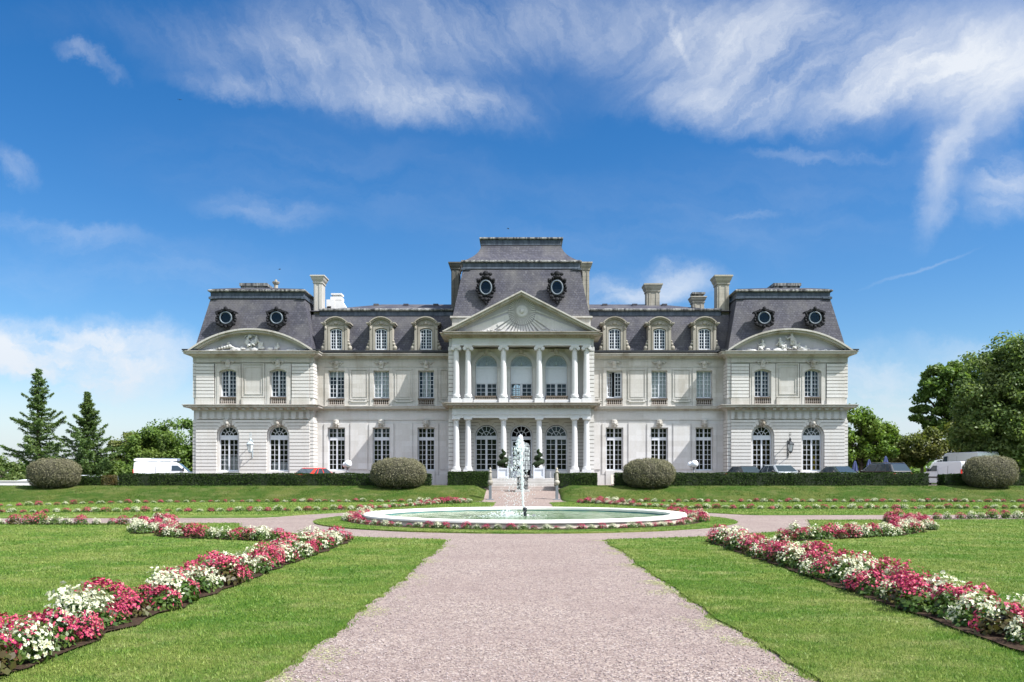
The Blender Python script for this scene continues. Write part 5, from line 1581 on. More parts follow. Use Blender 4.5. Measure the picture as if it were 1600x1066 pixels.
    # windows
    for i, x in enumerate(wx):
        if i == 1:                                            # the open door: right leaf swung in
            fm, gm = W_CLOW
            f = MB(); hw = 0.785; e = 0.085; H = 2.84; Z = 1.42
            f.box(x - hw, x - hw + e, YC + 0.3, YC + 0.38, Z, Z + H + .26); f.box(x + hw - e, x + hw, YC + 0.3, YC + 0.38, Z, Z + H + .26)
            f.box(x - hw + e, x + hw - e, YC + 0.28, YC + 0.38, Z + H - 0.04, Z + H + 0.2)
            zc = 4.52; r = hw - 0.01; b = 0.042
            n = 20; rad = lambda a, q: (x + q * math.cos(a), zc + q * math.sin(a))
            for k in range(n):
                a0, a1 = PI * k / n, PI * (k + 1) / n
                for q0, q1 in ((r - e, r), (0.42 * r, 0.42 * r + b)): f.prism([rad(a0, q0), rad(a0, q1), rad(a1, q1), rad(a1, q0)], YC + 0.3, YC + 0.38)
            for k in range(1, 6):
                a0 = PI * k / 6; u = (math.cos(a0), math.sin(a0)); q0 = 0 if k in (2, 4) else 0.42 * r
                f.prism([(x + u[0] * q - u[1] * w, zc + u[1] * q + u[0] * w) for q, w in ((q0, b / 2), (r, b / 2), (r, -b / 2), (q0, -b / 2))], YC + 0.32, YC + 0.37)
            door = part('door_frame', f, M['white'])
            def leaf(): 
                g = MB(); w0 = 0.66; hh = H - 0.1
                g.box(0, 0.09, 0, 0.05, 0, hh); g.box(w0 - 0.09, w0, 0, 0.05, 0, hh); g.box(0.09, w0 - 0.09, 0, 0.05, 0, 0.5); g.box(0.09, w0 - 0.09, 0, 0.05, hh - 0.1, hh)
                g.box(w0 / 2 - .02, w0 / 2 + .02, 0.01, 0.04, 0.5, hh - 0.1)
                for j in range(1, 6): g.box(0.09, w0 - 0.09, 0.012, 0.038, 0.5 + (hh - 0.6) * j / 6 - 0.02, 0.5 + (hh - 0.6) * j / 6 + 0.02)
                p = MB(); p.poly([(0.05, 0.025, 0.3), (w0 - 0.05, 0.025, 0.3), (w0 - 0.05, 0.025, hh - 0.05), (0.05, 0.025, hh - 0.05)])
                return g, p
            for sx, ang in ((-1, 0), (1, 84)):
                g, p = leaf(); a0 = math.radians(ang)
                for q in (g, p): q.v = [(x + sx * (hw - e - vx * math.cos(a0)) , YC + 0.31 + vy + vx * math.sin(a0), Z + vz) for vx, vy, vz in q.v]
                lf = part('door_leaf', g, M['white'], parent=door); part('door_pane', p, M['glass'], parent=door)
        else:
            put_window(W_CLOW, x, YC + 0.3, 1.97)
        # gallery windows: fanlight tracery, closed blind, low panes
        put_window(W_PANE, x, YC + 0.34, 7.36)
        mb = MB(); mb.mi = 0
        hw = 0.785
        mb.box(x - hw, x + hw, YC + 0.32, YC + 0.40, 8.383, 8.44); mb.box(x - hw, x + hw, YC + 0.30, YC + 0.42, 9.46, 9.62)
        mb.box(x - hw, x - 0.03, YC + 0.345, YC + 0.38, 8.44, 9.46); mb.box(x + 0.03, x + hw, YC + 0.345, YC + 0.38, 8.44, 9.46)
        mb.box(x - 0.03, x + 0.03, YC + 0.335, YC + 0.39, 8.443, 9.458)
        part('blind', mb, M['blind'])
        mb = MB(); n = 20
        for k in range(n):
            a, b = PI * k / n, PI * (k + 1) / n
            for q0, q1 in ((0.71, 0.785), (0.40, 0.43)):
                mb.prism([(x + q * math.cos(t), 9.62 + q * math.sin(t)) for q, t in ((q0, a), (q1, a), (q1, b), (q0, b))], YC + 0.32, YC + 0.38)
        for k in range(1, 8):
            a = PI * k / 8; c0 = (x + 0.43 * math.cos(a), 9.62 + 0.43 * math.sin(a)); c1 = (x + 0.71 * math.cos(a), 9.62 + 0.71 * math.sin(a))
            mb.tube([(c0[0], YC + 0.35, c0[1]), (c1[0], YC + 0.35, c1[1])], 0.014, 5)
            cm = (x + 0.57 * math.cos(a + 0.19), 9.62 + 0.57 * math.sin(a + 0.19))
            mb.tube([(cm[0] + 0.075 * math.cos(t), YC + 0.35, cm[1] + 0.075 * math.sin(t)) for t in np.linspace(0, 2 * PI, 9)], 0.011, 4)
            mb.tube([(x, YC + 0.35, 9.64), (c0[0], YC + 0.35, c0[1])], 0.011, 4)
        mb.ball((x, YC + 0.34, 9.82), (0.09, 0.05, 0.14), 8, 6); mb.box(x - 0.02, x + 0.02, YC + 0.33, YC + 0.37, 10.0, 10.36)
        fo = part('fanlight', mb, M['verdigris'])
        mb = MB(); mb.poly([(px, YC + 0.37, pz) for px, pz in archpoly(x, 0.78, 9.6, 9.62)]); part('pane', mb, M['glass'], parent=fo)
        mb = MB(); mb.box(x - 0.8, x + 0.8, YC + 0.46, YC + 0.47, 8.5, 10.5); part('curtain', mb, M['blind'])
        put_balustrade(B_C, x, YCOL + 0.1, 7.02)
        mb = MB(); mb.box(x - 0.86, x + 0.86, YCOL - 0.1, YCOL + 0.3, 6.8, 7.015); part('parapet', mb, M['stone_col'])
        if i != 1:
            mb = MB(); mb.box(x - 0.795, x + 0.795, YC + 0.05, YC + 0.55, 1.0, 1.955); part('sill', mb, M['stone_col'])
    mb = MB(); mb.box(CX - 3.4, CX + 3.4, YCOL - 0.3, YC + 0.7, 0.6, 1.385); mb.box(CX - 4.9, CX + 4.9, YCOL + 0.42, YC + 0.05, 0.62, 1.40)
    part('threshold', mb, M['step'])
centre()

# ---- chimneys (parts of the house)
def chimney(x, y, w, d, z0, z1, cap, flare=0.38, mat='chim'):
    mb = MB(); hw, hd = w / 2, d / 2; zc = z1 - cap
    R = lambda k: [(x - hw - k, y - hd - k), (x + hw + k, y - hd - k), (x + hw + k, y + hd + k), (x - hw - k, y + hd + k)]
    lv = [(0, z0), (0, zc - 0.1), (0.06, zc - 0.09), (0.06, zc), (0.03, zc + 0.02), (0.08 + flare * 0.2, zc + cap * 0.35), (flare * 0.8, zc + cap * 0.72), (flare, zc + cap * 0.8), (flare, z1), (0.0, z1 + 0.03)]
    mb.v = [(px, py, z) for k, z in lv for px, py in R(k)]
    for i in range(len(lv) - 1):
        for k in range(4):
            k2 = (k + 1) % 4; mb.f.append((i * 4 + k, i * 4 + k2, i * 4 + 4 + k2, i * 4 + 4 + k)); mb.m.append(0)
    mb.f.append((3, 2, 1, 0)); mb.m.append(0); e = (len(lv) - 1) * 4; mb.f.append((e, e + 1, e + 2, e + 3)); mb.m.append(0)
    # panel strips on the faces
    for q in (-1, 1):
        mb.box(x + q * hw * 0.55 - 0.07, x + q * hw * 0.55 + 0.07, y - hd - 0.035, y - hd - 0.001, z0, zc - 0.2)
    return part('chimney', mb, M[mat])
chimney(-5.08, 68.2, 0.62, 1.6, 13.6, 18.22, 0.45, 0.22, 'chim_shaded')
chimney(5.10, 68.2, 0.56, 1.6, 13.6, 18.22, 0.5, 0.24)
chimney(-15.58, 67.0, 0.64, 1.1, 13.6, 16.98, 0.5, 0.24, 'stone_trim')
chimney(15.60, 67.0, 0.90, 1.1, 13.6, 16.98, 0.6, 0.26)
chimney(10.75, 70.4, 1.05, 1.0, 14.6, 17.1, 0.55, 0.24)
chimney(14.35, 70.0, 0.9, 0.9, 14.2, 16.0, 0.4, 0.2)
mb = MB(); mb.box(14.0, 14.75, 69.7, 70.3, 16.03, 16.22); mb.box(13.85, 14.9, 69.55, 70.45, 16.223, 16.36); part('chimney_cap', mb, M['zinc_lip'])
mb = MB(); mb.box(-15.6, -14.95, 69.5, 70.1, 14.0, 15.75); mb.box(-15.3, -14.4, 69.6, 70.6, 15.753, 16.0); mb.box(-15.1, -14.5, 69.7, 70.5, 16.003, 16.15); mb.box(-15.25, -14.4, 69.6, 70.55, 16.153, 16.28)
mb.quadbox([(-14.94, 69.55, 14.0), (-13.3, 69.55, 14.0), (-13.3, 70.4, 14.0), (-14.94, 70.4, 14.0), (-14.94, 69.55, 15.7), (-14.4, 69.55, 15.7), (-14.4, 70.4, 15.7), (-14.94, 70.4, 15.7)])
part('roof_housing', mb, M['wallwhite'])
mb = MB(); mb.box(-15.52, -15.22, 69.46, 69.499, 14.2, 15.2); part('housing_opening', mb, M['dark'])  # near-black slab on the face stands for the shade inside an opening
mb = MB(); mb.box(-19.75, -19.2, 68.6, 69.1, 15.9, 16.45); mb.lathe([(0.16, 0), (0.16, 0.35), (0.24, 0.4), (0.3, 0.52), (0.3, 0.56), (0.12, 0.6), (0.08, 0.75)], (-19.47, 68.85, 16.45), 10); part('chimney_pot', mb, M['chim'])

# curtains behind some panes
for x, dr in ((-10.45, None), (13.83, None)): put_curtain(x, YW + 0.36, 7.5, 9.42, 1.05, drape=dr)
put_curtain(10.45, YW + 0.40, 7.5, 9.42, 1.0)
for dr in (-1, 1): put_curtain(-7.08 + 0.0, YW + 0.36, 7.5, 9.42, 1.1, drape=dr * 0.55)
put_curtain(-13.83, YW + 0.45, 9.0, 9.42, 1.05)
put_curtain(-21.58, YP + 0.50, 1.95, 3.0, 1.1)
put_curtain(-17.88, YP + 0.52, 1.95, 2.6, 1.1)
put_curtain(17.88 + 3.98, YP + 0.55, 1.95, 3.1, 0.24, 'curtain_y')
for x in (17.88, 21.58): put_curtain(x, YP + 0.60, 2.0, 4.2, 1.1, 'dark_warm')

# ------------------------------------------------------------------ steps, fountain
st = thing('stone_steps', 'broad flight of pale stone steps rising to the columned entrance', 'steps', (AXP, 57.4, 0.6))
for k in range(5):
    mb = MB(); y = 57.3 + 0.62 * k; z = 0.52 + 0.172 * (k + 1)
    if k == 4: mb.box(-2.5, 2.5, 0.62 * k, 4.35, -0.4, z - 0.6)
    else: mb.box(-2.15 - 0.08 * k, 2.15 + 0.08 * k, 0.62 * k, 0.62 * (k + 1) + 0.1 , -0.4, z - 0.6)
    obj('step', mb, M['tread' if k < 2 else 'step'], st, bevel=0.012)

fb = thing('fountain_basin', 'round white stone fountain basin with a turquoise inside at the crossing of the paths', 'fountain', (FC[0], FC[1], 0))
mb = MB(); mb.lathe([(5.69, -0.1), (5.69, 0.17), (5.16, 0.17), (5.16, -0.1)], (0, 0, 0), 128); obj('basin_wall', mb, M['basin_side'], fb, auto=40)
mb = MB(); mb.v = []; n = 128
prof = [(5.72, 0.172), (5.74, 0.20), (5.735, 0.25), (5.70, 0.272), (5.17, 0.272), (5.14, 0.25), (5.14, 0.172)]
for r, z in prof:
    for i in range(n): a = 2 * PI * i / n; mb.v.append((r * math.cos(a), r * math.sin(a), z))
m_ = len(prof)
for k in range(m_):
    k2 = (k + 1) % m_
    for i in range(n):
        j = (i + 1) % n; mb.f.append((k * n + i, k * n + j, k2 * n + j, k2 * n + i)); mb.m.append(0)
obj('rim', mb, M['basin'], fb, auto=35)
mb = MB(); b = len(mb.v)
for z in (0.168, -0.25):
    for i in range(n): a = 2 * PI * i / n; mb.v.append((5.155 * math.cos(a), 5.155 * math.sin(a), z))
for i in range(n):
    j = (i + 1) % n; mb.f.append((i, j, n + j, n + i)); mb.m.append(0)
obj('basin_lining', mb, M['basin_in'], fb, smooth=True)
mb = MB(); mb.lathe([(0.09, -0.1), (0.09, 0.05), (0.055, 0.08), (0.055, 0.30), (0.075, 0.32), (0.075, 0.42), (0.05, 0.46)], (0, 0, 0), 12); mb.tube([(0.3, 0.05, -0.1), (0.3, 0.05, 0.12), (0.32, 0.0, 0.16)], [0.04, 0.04, 0.06], 8)
obj('nozzle', mb, M['iron'], fb)
# water surface, rippled near the falling spray
nr, na = 46, 120
V = [(0, 0, 0)]; F3 = []
for i in range(1, nr + 1):
    r = 5.15 * i / nr
    for k in range(na):
        a = 2 * PI * k / na; x, y = r * math.cos(a), r * math.sin(a)
        d = math.hypot(x + 0.35, y)
        z = 0.012 * math.sin(d * 9.0) * math.exp(-d * 0.5) + 0.006 * math.sin(x * 5 + y * 3) + 0.005 * math.sin(x * 2.3 - y * 6.1 + 1)
        V.append((x, y, z))
for k in range(na): F3.append((0, 1 + k, 1 + (k + 1) % na))
mb = MB(); mb.v = V; mb.f = list(F3)
for i in range(nr - 1):
    for k in range(na):
        k2 = (k + 1) % na; a0 = 1 + i * na; a1 = a0 + na
        mb.f.append((a0 + k, a0 + k2, a1 + k2, a1 + k))
mb.m = [0] * len(mb.f)
w_ = obj('water', mb, M['water'], None, smooth=True, loc=(FC[0], FC[1], 0.135)); tag(w_, 'green water in the fountain basin', kind='structure')

def water_jet():
    root = thing('water_jet', 'white jet of water shooting up from the fountain basin and falling as spray', 'water jet', (FC[0] - 0.06, FC[1], 0.45))
    r = random.Random(4); mb = MB()
    # rising column: thin frothy rope, thickening upwards
    pts, rad = [], []
    H = 2.52
    for i in range(44):
        t = i / 43
        pts.append((-0.10 * t + 0.012 * math.sin(i * 1.9), 0.012 * math.cos(i * 2.3), H * t))
        rad.append((0.036 + 0.030 * t + 0.05 * max(0, t - 0.75) * 4 * 0.6) * r.uniform(0.85, 1.2))
    mb.tube(pts, rad, 9)
    obj('jet_column', mb, M['spray'], root, smooth=True)
    mb = MB()
    for k in range(300):                       # head of the jet
        t = r.random(); a = r.uniform(0, 2 * PI); q = r.random() ** 0.7
        z = H + 0.10 - 0.55 * t
        R = 0.06 + 0.13 * math.sin(min(1, t * 1.2) * PI / 2)
        mb.ball((-0.10 + R * q * math.cos(a) - 0.05 * t, R * q * math.sin(a), z - 0.06 * q), (r.uniform(0.008, 0.022), r.uniform(0.008, 0.022), r.uniform(0.015, 0.05)), 6, 4)
    obj('jet_head', mb, M['spray'], root, smooth=True)['kind'] = 'stuff'
    mb = MB()
    for k in range(620):                       # falling water, carried to the left
        t = r.random() ** 0.85
        z = H - 0.25 - 2.45 * t
        off = -0.16 - 0.30 * t ** 0.8 + r.gauss(0, 0.10 + 0.17 * t)
        if r.random() < 0.25: off = r.gauss(0.05, 0.10 + 0.16 * t)
        sz = r.uniform(0.004, 0.014) * (1.3 - 0.5 * t) * (1.5 if t < 0.4 else 1)
        mb.ball((off, r.gauss(0, 0.12 + 0.15 * t), z), (sz, sz, sz * r.uniform(1.0, 2.6)), 5, 4)
    for k in range(70):
        a = r.uniform(0, 2 * PI); q = r.uniform(0.2, 1.0)
        mb.ball((-0.1 + q * math.cos(a) * 1.1, q * math.sin(a), r.uniform(-0.3, 1.0)), r.uniform(0.005, 0.014), 5, 4)
    obj('falling_drops', mb, M['spray'], root, smooth=True)['kind'] = 'stuff'
    mb = MB()
    for k in range(520):                       # white water where it lands
        a = r.uniform(0, 2 * PI); q = abs(r.gauss(0, 0.5))
        x, y = -0.55 + q * math.cos(a) * 1.25, q * math.sin(a) * 0.9
        hgt_ = r.random() ** 3 * 0.26 * max(0.1, 1 - q)
        s_ = r.uniform(0.008, 0.028)
        mb.ball((x, y, -0.315 + hgt_), (s_ * 1.5, s_ * 1.5, s_ * (0.35 if hgt_ < 0.03 else 0.9)), 6, 4)
    obj('splash', mb, M['spray'], root, smooth=True)['kind'] = 'stuff'
water_jet()

# ------------------------------------------------------------------ stone posts, planters, pedestal
def post(px, label):
    x = (px - 812) * 52.4 / 1350; y = 52.4; z = h1(x, y)
    t = thing('stone_post', label, 'post', (x, y, z), 0, 'stone posts beside the path to the steps')
    mb = MB(); mb.box(-0.085, 0.085, -0.085, 0.085, -0.1, 0.84); mb.box(-0.22, 0.22, -0.2, 0.2, -0.1, 0.03); obj('shaft', mb, M['metal_grey'], t, bevel=0.015)
    mb = MB(); mb.lathe([(0.07, 0.84), (0.12, 0.90), (0.17, 1.0), (0.18, 1.06), (0.14, 1.14), (0.09, 1.18), (0.11, 1.24), (0.085, 1.5), (0.075, 1.62), (0.12, 1.66), (0.12, 1.7), (0.06, 1.74), (0.05, 1.78), (0.075, 1.84), (0.06, 1.9), (0.02, 1.94)], (0, 0, 0), 12)
    obj('finial', mb, M['chim'], t, auto=50)
post(766, 'slim stone post with urn-shaped finial at the left hedge end')
post(870, 'slim stone post with urn-shaped finial at the right hedge end')

def spiral_leaves(path, rad, n, rng, size):
    P = np.array([tuple(p) for p in path]); R = np.array(rad)
    i = rng.uniform(0, len(P) - 1.001, n); k = i.astype(int); f = (i - k)[:, None]
    c = P[k] * (1 - f) + P[k + 1] * f; r = R[k] * (1 - f[:, 0]) + R[k + 1] * f[:, 0]
    d = unit(rng.normal(size=(n, 3)))
    pos = c + d * (r * rng.uniform(0.82, 1.08, n))[:, None]
    return leaf_quads(pos, unit(d + rng.normal(size=(n, 3)) * 0.5), size * rng.uniform(0.6, 1.2, n), size * rng.uniform(0.9, 1.6, n), rng, 0.2)
def planter(px, side):
    x = (px - 812) * 60.9 / 1350; y = 60.9; z = 1.385
    t = thing('planter_box', f'white square wooden planter box {side} of the entrance door', 'planter', (x, y, z), 0, 'white planters by the entrance')
    mb = MB(); mb.box(-0.33, 0.33, -0.33, 0.33, 0.08, 0.70); obj('panel', mb, M['white'], t)
    mb = MB()
    for sx in (-1, 1):
        for sy in (-1, 1):
            mb.box(sx * 0.30, sx * 0.39, sy * 0.30, sy * 0.39, 0, 0.78)
            mb.ball((sx * 0.345, sy * 0.345, 0.81), 0.045, 8, 6)
    obj('corner_post', mb, M['white'], t)
    for z0, z1 in ((0.08, 0.17), (0.63, 0.73)):
        mb = MB()
        for s in (-1, 1):
            mb.box(-0.30, 0.30, s * 0.335, s * 0.37, z0, z1); mb.box(s * 0.335, s * 0.37, -0.30, 0.30, z0, z1)
        obj('rail', mb, M['white'], t)
    mb = MB(); mb.box(-0.3, 0.3, -0.3, 0.3, 0.703, 0.72); obj('earth', mb, M['soil'], t)
    # the topiary growing in it
    tp = thing('spiral_topiary', f'clipped green spiral topiary in the white planter {side} of the door', 'topiary', (x, y, z + 0.72), 0, 'spiral topiaries by the entrance')
    path, rad = [], []
    N = 90
    for i in range(N):
        u = i / (N - 1); a = u * 2 * PI * 2.4 + (0.6 if side == 'left' else 2.1)
        R = 0.27 * (1 - u) ** 0.8 + 0.035
        path.append(Vector((R * math.cos(a), R * math.sin(a), 0.14 + 1.16 * u ** 0.95))); rad.append(0.145 * (1 - u) ** 0.7 + 0.055)
    mb = MB(); mb.tube(path, [r * 0.85 for r in rad], 9); obj('foliage_core', mb, M['hedge_core'], tp, smooth=True)
    v, f = spiral_leaves(path, rad, 4200, RNG, 0.024)
    obj('foliage', npmesh('foliage', v, f, M['spiral']), None, tp)
    mb = MB(); mb.tube([(0, 0, -0.02), (0, 0, 1.0)], [0.035, 0.02], 7); obj('trunk', mb, M['bark'], tp)
planter(786, 'left'); planter(842, 'right')
t = thing('pedestal', 'dark mottled stone pedestal at the foot of the steps behind the jet', 'pedestal', (AXP + 0.02, 56.5, h1(AXP, 56.5)))
mb = MB(); mb.box(-0.36, 0.36, -0.3, 0.3, 0.12, 0.95); mb.box(-0.28, 0.28, -0.313, -0.302, 0.24, 0.84); obj('block', mb, M['mottled'], t, bevel=0.02)
mb = MB(); mb.box(-0.46, 0.46, -0.38, 0.38, -0.1, 0.118); obj('foot', mb, M['step'], t, bevel=0.02)
mb = MB(); mb.box(-0.43, 0.43, -0.36, 0.36, 0.953, 1.04); obj('cap', mb, M['step'], t, bevel=0.02)

# ------------------------------------------------------------------ hedges and clipped bushes
def hedge(x0, x1, y0, y1, height, label, mat='hedge', n=None, z0=None, group='clipped box hedges on the terrace'):
    xm, ym = (x0 + x1) / 2, (y0 + y1) / 2
    z = h1(xm, ym) if z0 is None else z0
    t = thing('hedge', label, 'hedge', (xm, ym, z), 0, group)
    hx, hy = (x1 - x0) / 2, (y1 - y0) / 2
    mb = MB(); mb.box(-hx + .04, hx - .04, -hy + .04, hy - .04, -0.15, height - 0.04); obj('hedge_core', mb, M['hedge_core'], t)
    areas = np.array([2 * hx * height, 2 * hx * 2 * hy, 2 * hy * height, 2 * hy * height])
    n = n or int(620 * areas.sum()); n = min(n, 15000)
    pick = RNG.choice(4, n, p=areas / areas.sum())
    u = RNG.uniform(-1, 1, n); w = RNG.uniform(0, 1, n)
    pos = np.zeros((n, 3)); nr = np.zeros((n, 3))
    jit = RNG.normal(0, 0.022, n)
    wob = lambda a: 0.03 * np.sin(a * 1.7) + 0.02 * np.sin(a * 4.1 + 1)
    m = pick == 0; pos[m] = np.stack([u[m] * hx, -hy + jit[m] - wob(u[m] * hx), w[m] * height], 1); nr[m] = (0, -1, 0.15)
    m = pick == 1; pos[m] = np.stack([u[m] * hx, (2 * w[m] - 1) * hy, height + jit[m] + 0.6 * wob(u[m] * hx)], 1); nr[m] = (0, 0, 1)
    m = pick == 2; pos[m] = np.stack([-hx + jit[m], u[m] * hy, w[m] * height], 1); nr[m] = (-1, 0, 0.1)
    m = pick == 3; pos[m] = np.stack([hx + jit[m], u[m] * hy, w[m] * height], 1); nr[m] = (1, 0, 0.1)
    nr = unit(nr + RNG.normal(0, 0.55, (n, 3)))
    v, f = leaf_quads(pos, nr, RNG.uniform(0.018, 0.034, n), RNG.uniform(0.028, 0.055, n), RNG, 0.2)
    obj('foliage', npmesh('foliage', v, f, M[mat]), None, t)
H0 = 55.5
hx = lambda p, d=H0: (p - 812) * d / 1350
hedge(hx(184), hx(672), H0, H0 + 1.0, 0.80, 'long low box hedge in front of the left wing of the chateau')
hedge(hx(700, 56.6), hx(763, 56.6), 56.6, 58.4, 0.92, 'short thick hedge block left of the entrance steps')
hedge(hx(868, 56.6), hx(933, 56.6), 56.6, 57.9, 0.82, 'short thick hedge block right of the entrance steps')
hedge(hx(962), hx(1452), H0, H0 + 1.0, 0.84, 'long low box hedge in front of the right wing and parked cars')
hedge(hx(1476), hx(1520), H0, H0 + 1.0, 0.76, 'short hedge stub between white van and far right bush')
hedge(hx(1578), hx(1640), H0, H0 + 1.0, 0.84, 'hedge end running out of the frame at the far right')
hedge(hx(112), hx(154), H0 + .3, H0 + 1.2, 0.66, 'short dark hedge stub beside the far left bush')
hedge(hx(154.4), hx(172), H0 + .3, H0 + 1.2, 0.68, 'short reddish yellowing hedge end near the white roof', 'hedge_red')

def bush(pxc, w_px, top_py, label, d=54.7, mat='bush', lean=0.0):
    x = (pxc - 812) * d / 1350; rx = w_px * d / 1350 / 2; z = h1(x, d)
    H = EYE - (top_py - 743) * d / 1350 - z
    t = thing('clipped_bush', label, 'bush', (x, d, z), 0, 'large rounded clipped bushes along the hedge')
    e = 2.5
    def surf(th, ph):
        ct, s_ = np.cos(th), np.sin(th); cp, sp = np.cos(ph), np.sin(ph)
        pw = lambda q: np.sign(q) * np.abs(q) ** (2 / e)
        return np.stack([rx * pw(cp) * pw(ct), rx * 0.62 * pw(cp) * pw(s_), H * 0.5 * pw(sp) * 1.0 + H * 0.47], -1)
    nu, nv = 28, 14
    mb = MB()
    for j in range(nv + 1):
        for i in range(nu):
            q = surf(np.array(2 * PI * i / nu), np.array(-PI / 2 + PI * j / nv)); q = [q[0] * 0.955, q[1] * 0.955, (q[2] - H * .47) * 0.955 + H * .47]
            mb.v.append(tuple(q))
    for j in range(nv):
        for i in range(nu):
            k = (i + 1) % nu; mb.f.append((j * nu + i, j * nu + k, (j + 1) * nu + k, (j + 1) * nu + i)); mb.m.append(0)
    obj('bush_core', mb, M['bush_core'], t, smooth=True)
    n = 15000
    th = RNG.uniform(0, 2 * PI, n); sp = RNG.uniform(-0.98, 1, n); ph = np.arcsin(sp)
    c = surf(th, ph)
    nr = unit(np.stack([c[:, 0] / rx ** 2, c[:, 1] / (rx * .62) ** 2, (c[:, 2] - H * .47) / (H * .5) ** 2], 1))
    lump = 0.03 * np.sin(c[:, 0] * 5.1 + 1) * np.sin(c[:, 2] * 6.3 + lean) + 0.02 * np.sin(c[:, 0] * 11 + c[:, 2] * 9)
    c = c + nr * (RNG.normal(-0.01, 0.035, n) + lump)[:, None]
    sh = RNG.uniform(0, 1, n) < 0.35                # twigs standing out
    up = unit(nr + RNG.normal(0, 0.6, (n, 3)))
    v, f = leaf_quads(c, up, np.where(sh, 0.008, RNG.uniform(0.014, 0.028, n)), np.where(sh, 0.075, RNG.uniform(0.022, 0.05, n)), RNG, 0.25)
    obj('foliage', npmesh('foliage', v, f, M[mat]), None, t)
bush(84.5, 78, 715.5, 'large rounded olive-grey bush at the far left, beside the low white wall')
bush(622.5, 86, 714.5, 'large rounded olive-grey bush below the left wing windows, near the red car', lean=1.0)
bush(1014, 80, 715.5, 'large rounded olive-brown bush below the right wing windows', lean=2.0)
bush(1547, 80, 711, 'large rounded brown-green bush at the far right in front of the big white van', lean=3.0)

# ------------------------------------------------------------------ lamps
def globe_lamp(px, label, mirror):
    d = 57.6; x = (px - 812) * d / 1350; z = h1(x, d)
    t = thing('globe_lamp', label, 'lamp', (x, d, z), 0, 'globe lamps in front of the house')
    mb = MB(); mb.lathe([(0.12, 0), (0.12, 0.12), (0.06, 0.2), (0.05, 0.9), (0.075, 0.94), (0.05, 1.0), (0.05, 1.14), (0.12, 1.2), (0.12, 1.23)], (0, 0, 0), 12); obj('post', mb, M['metal_grey'], t, auto=50)
    mb = MB(); mb.ball((0.05, -0.02, 1.47), 0.25, 18, 12); obj('globe', mb, M['globe'], t, smooth=True)
    mb = MB(); mb.ball((-0.18, 0.22, 1.42), 0.2, 16, 10); mb.lathe([(0.03, 0), (0.07, 0.1)], (-0.18, 0.22, 1.14), 8); obj('globe', mb, M['globe'], t, smooth=True)
    mb = MB(); mb.tube([(0, 0, 1.1), (-0.1, 0.12, 1.06), (-0.18, 0.22, 1.16)], 0.022, 7); obj('arm', mb, M['metal_grey'], t)
globe_lamp(543, 'white twin globe lamp beside the red car, left of the bush', 1)
globe_lamp(1084, 'white twin globe lamp above the hedge before the right wing', -1)
def wall_lantern(s, label):
    x = AX + s * 19.73 ; y = YP; z = 3.5
    t = thing('wall_lantern', label, 'lantern', (x, y, z), 0, 'wrought iron lanterns on the pavilions')
    m = 'verdigris' if s < 0 else 'iron'
    mb = MB()
    mb.tube([(0, -0.0, -0.55), (0, -0.28, -0.25), (0, -0.55, 0.02)], 0.022, 6); mb.tube([(0, 0, 0.55), (0, -0.25, 0.62), (0, -0.5, 0.85), (0, -0.62, 0.8), (0, -0.62, 0.62)], 0.022, 6)
    mb.tube([(0.0, -0.02, -0.6), (0, -0.02, 0.7)], 0.03, 6)
    for k in range(3): mb.tube([(0.08 * math.cos(a), -0.5 + 0.0, 0.95 + k * 0.1 + 0.07 * math.sin(a)) for a in np.linspace(0, 1.6 * PI, 9)], 0.014, 5)
    mb.ball((0, -0.5, 0.72), (0.09, 0.09, 0.14), 8, 6)
    obj('bracket', mb, M[m], t)
    mb = MB(); mb.lathe([(0.03, 0.62), (0.10, 0.58), (0.26, 0.42), (0.28, 0.37), (0.24, 0.36)], (0, -0.62, 0), 6); mb.lathe([(0.10, -0.22), (0.13, -0.17), (0.13, -0.14)], (0, -0.62, 0), 6)
    for k in range(6):
        a = 2 * PI * k / 6; mb.tube([(0.24 * math.cos(a), -0.62 + 0.24 * math.sin(a), 0.37), (0.13 * math.cos(a), -0.62 + 0.13 * math.sin(a), -0.15)], 0.014, 5)
    mb.tube([(0, -0.62, -0.2), (0, -0.62, -0.34)], [0.05, 0.01], 6)
    obj('lantern_cage', mb, M[m], t)
    mb = MB(); mb.lathe([(0.12, -0.14), (0.225, 0.36)], (0, -0.62, 0), 6); obj('lantern_glass', mb, M['lampglass'], t)
wall_lantern(-1, 'pale grey-green iron wall lantern on the left pavilion')
wall_lantern(1, 'dark wrought iron wall lantern on the right pavilion')

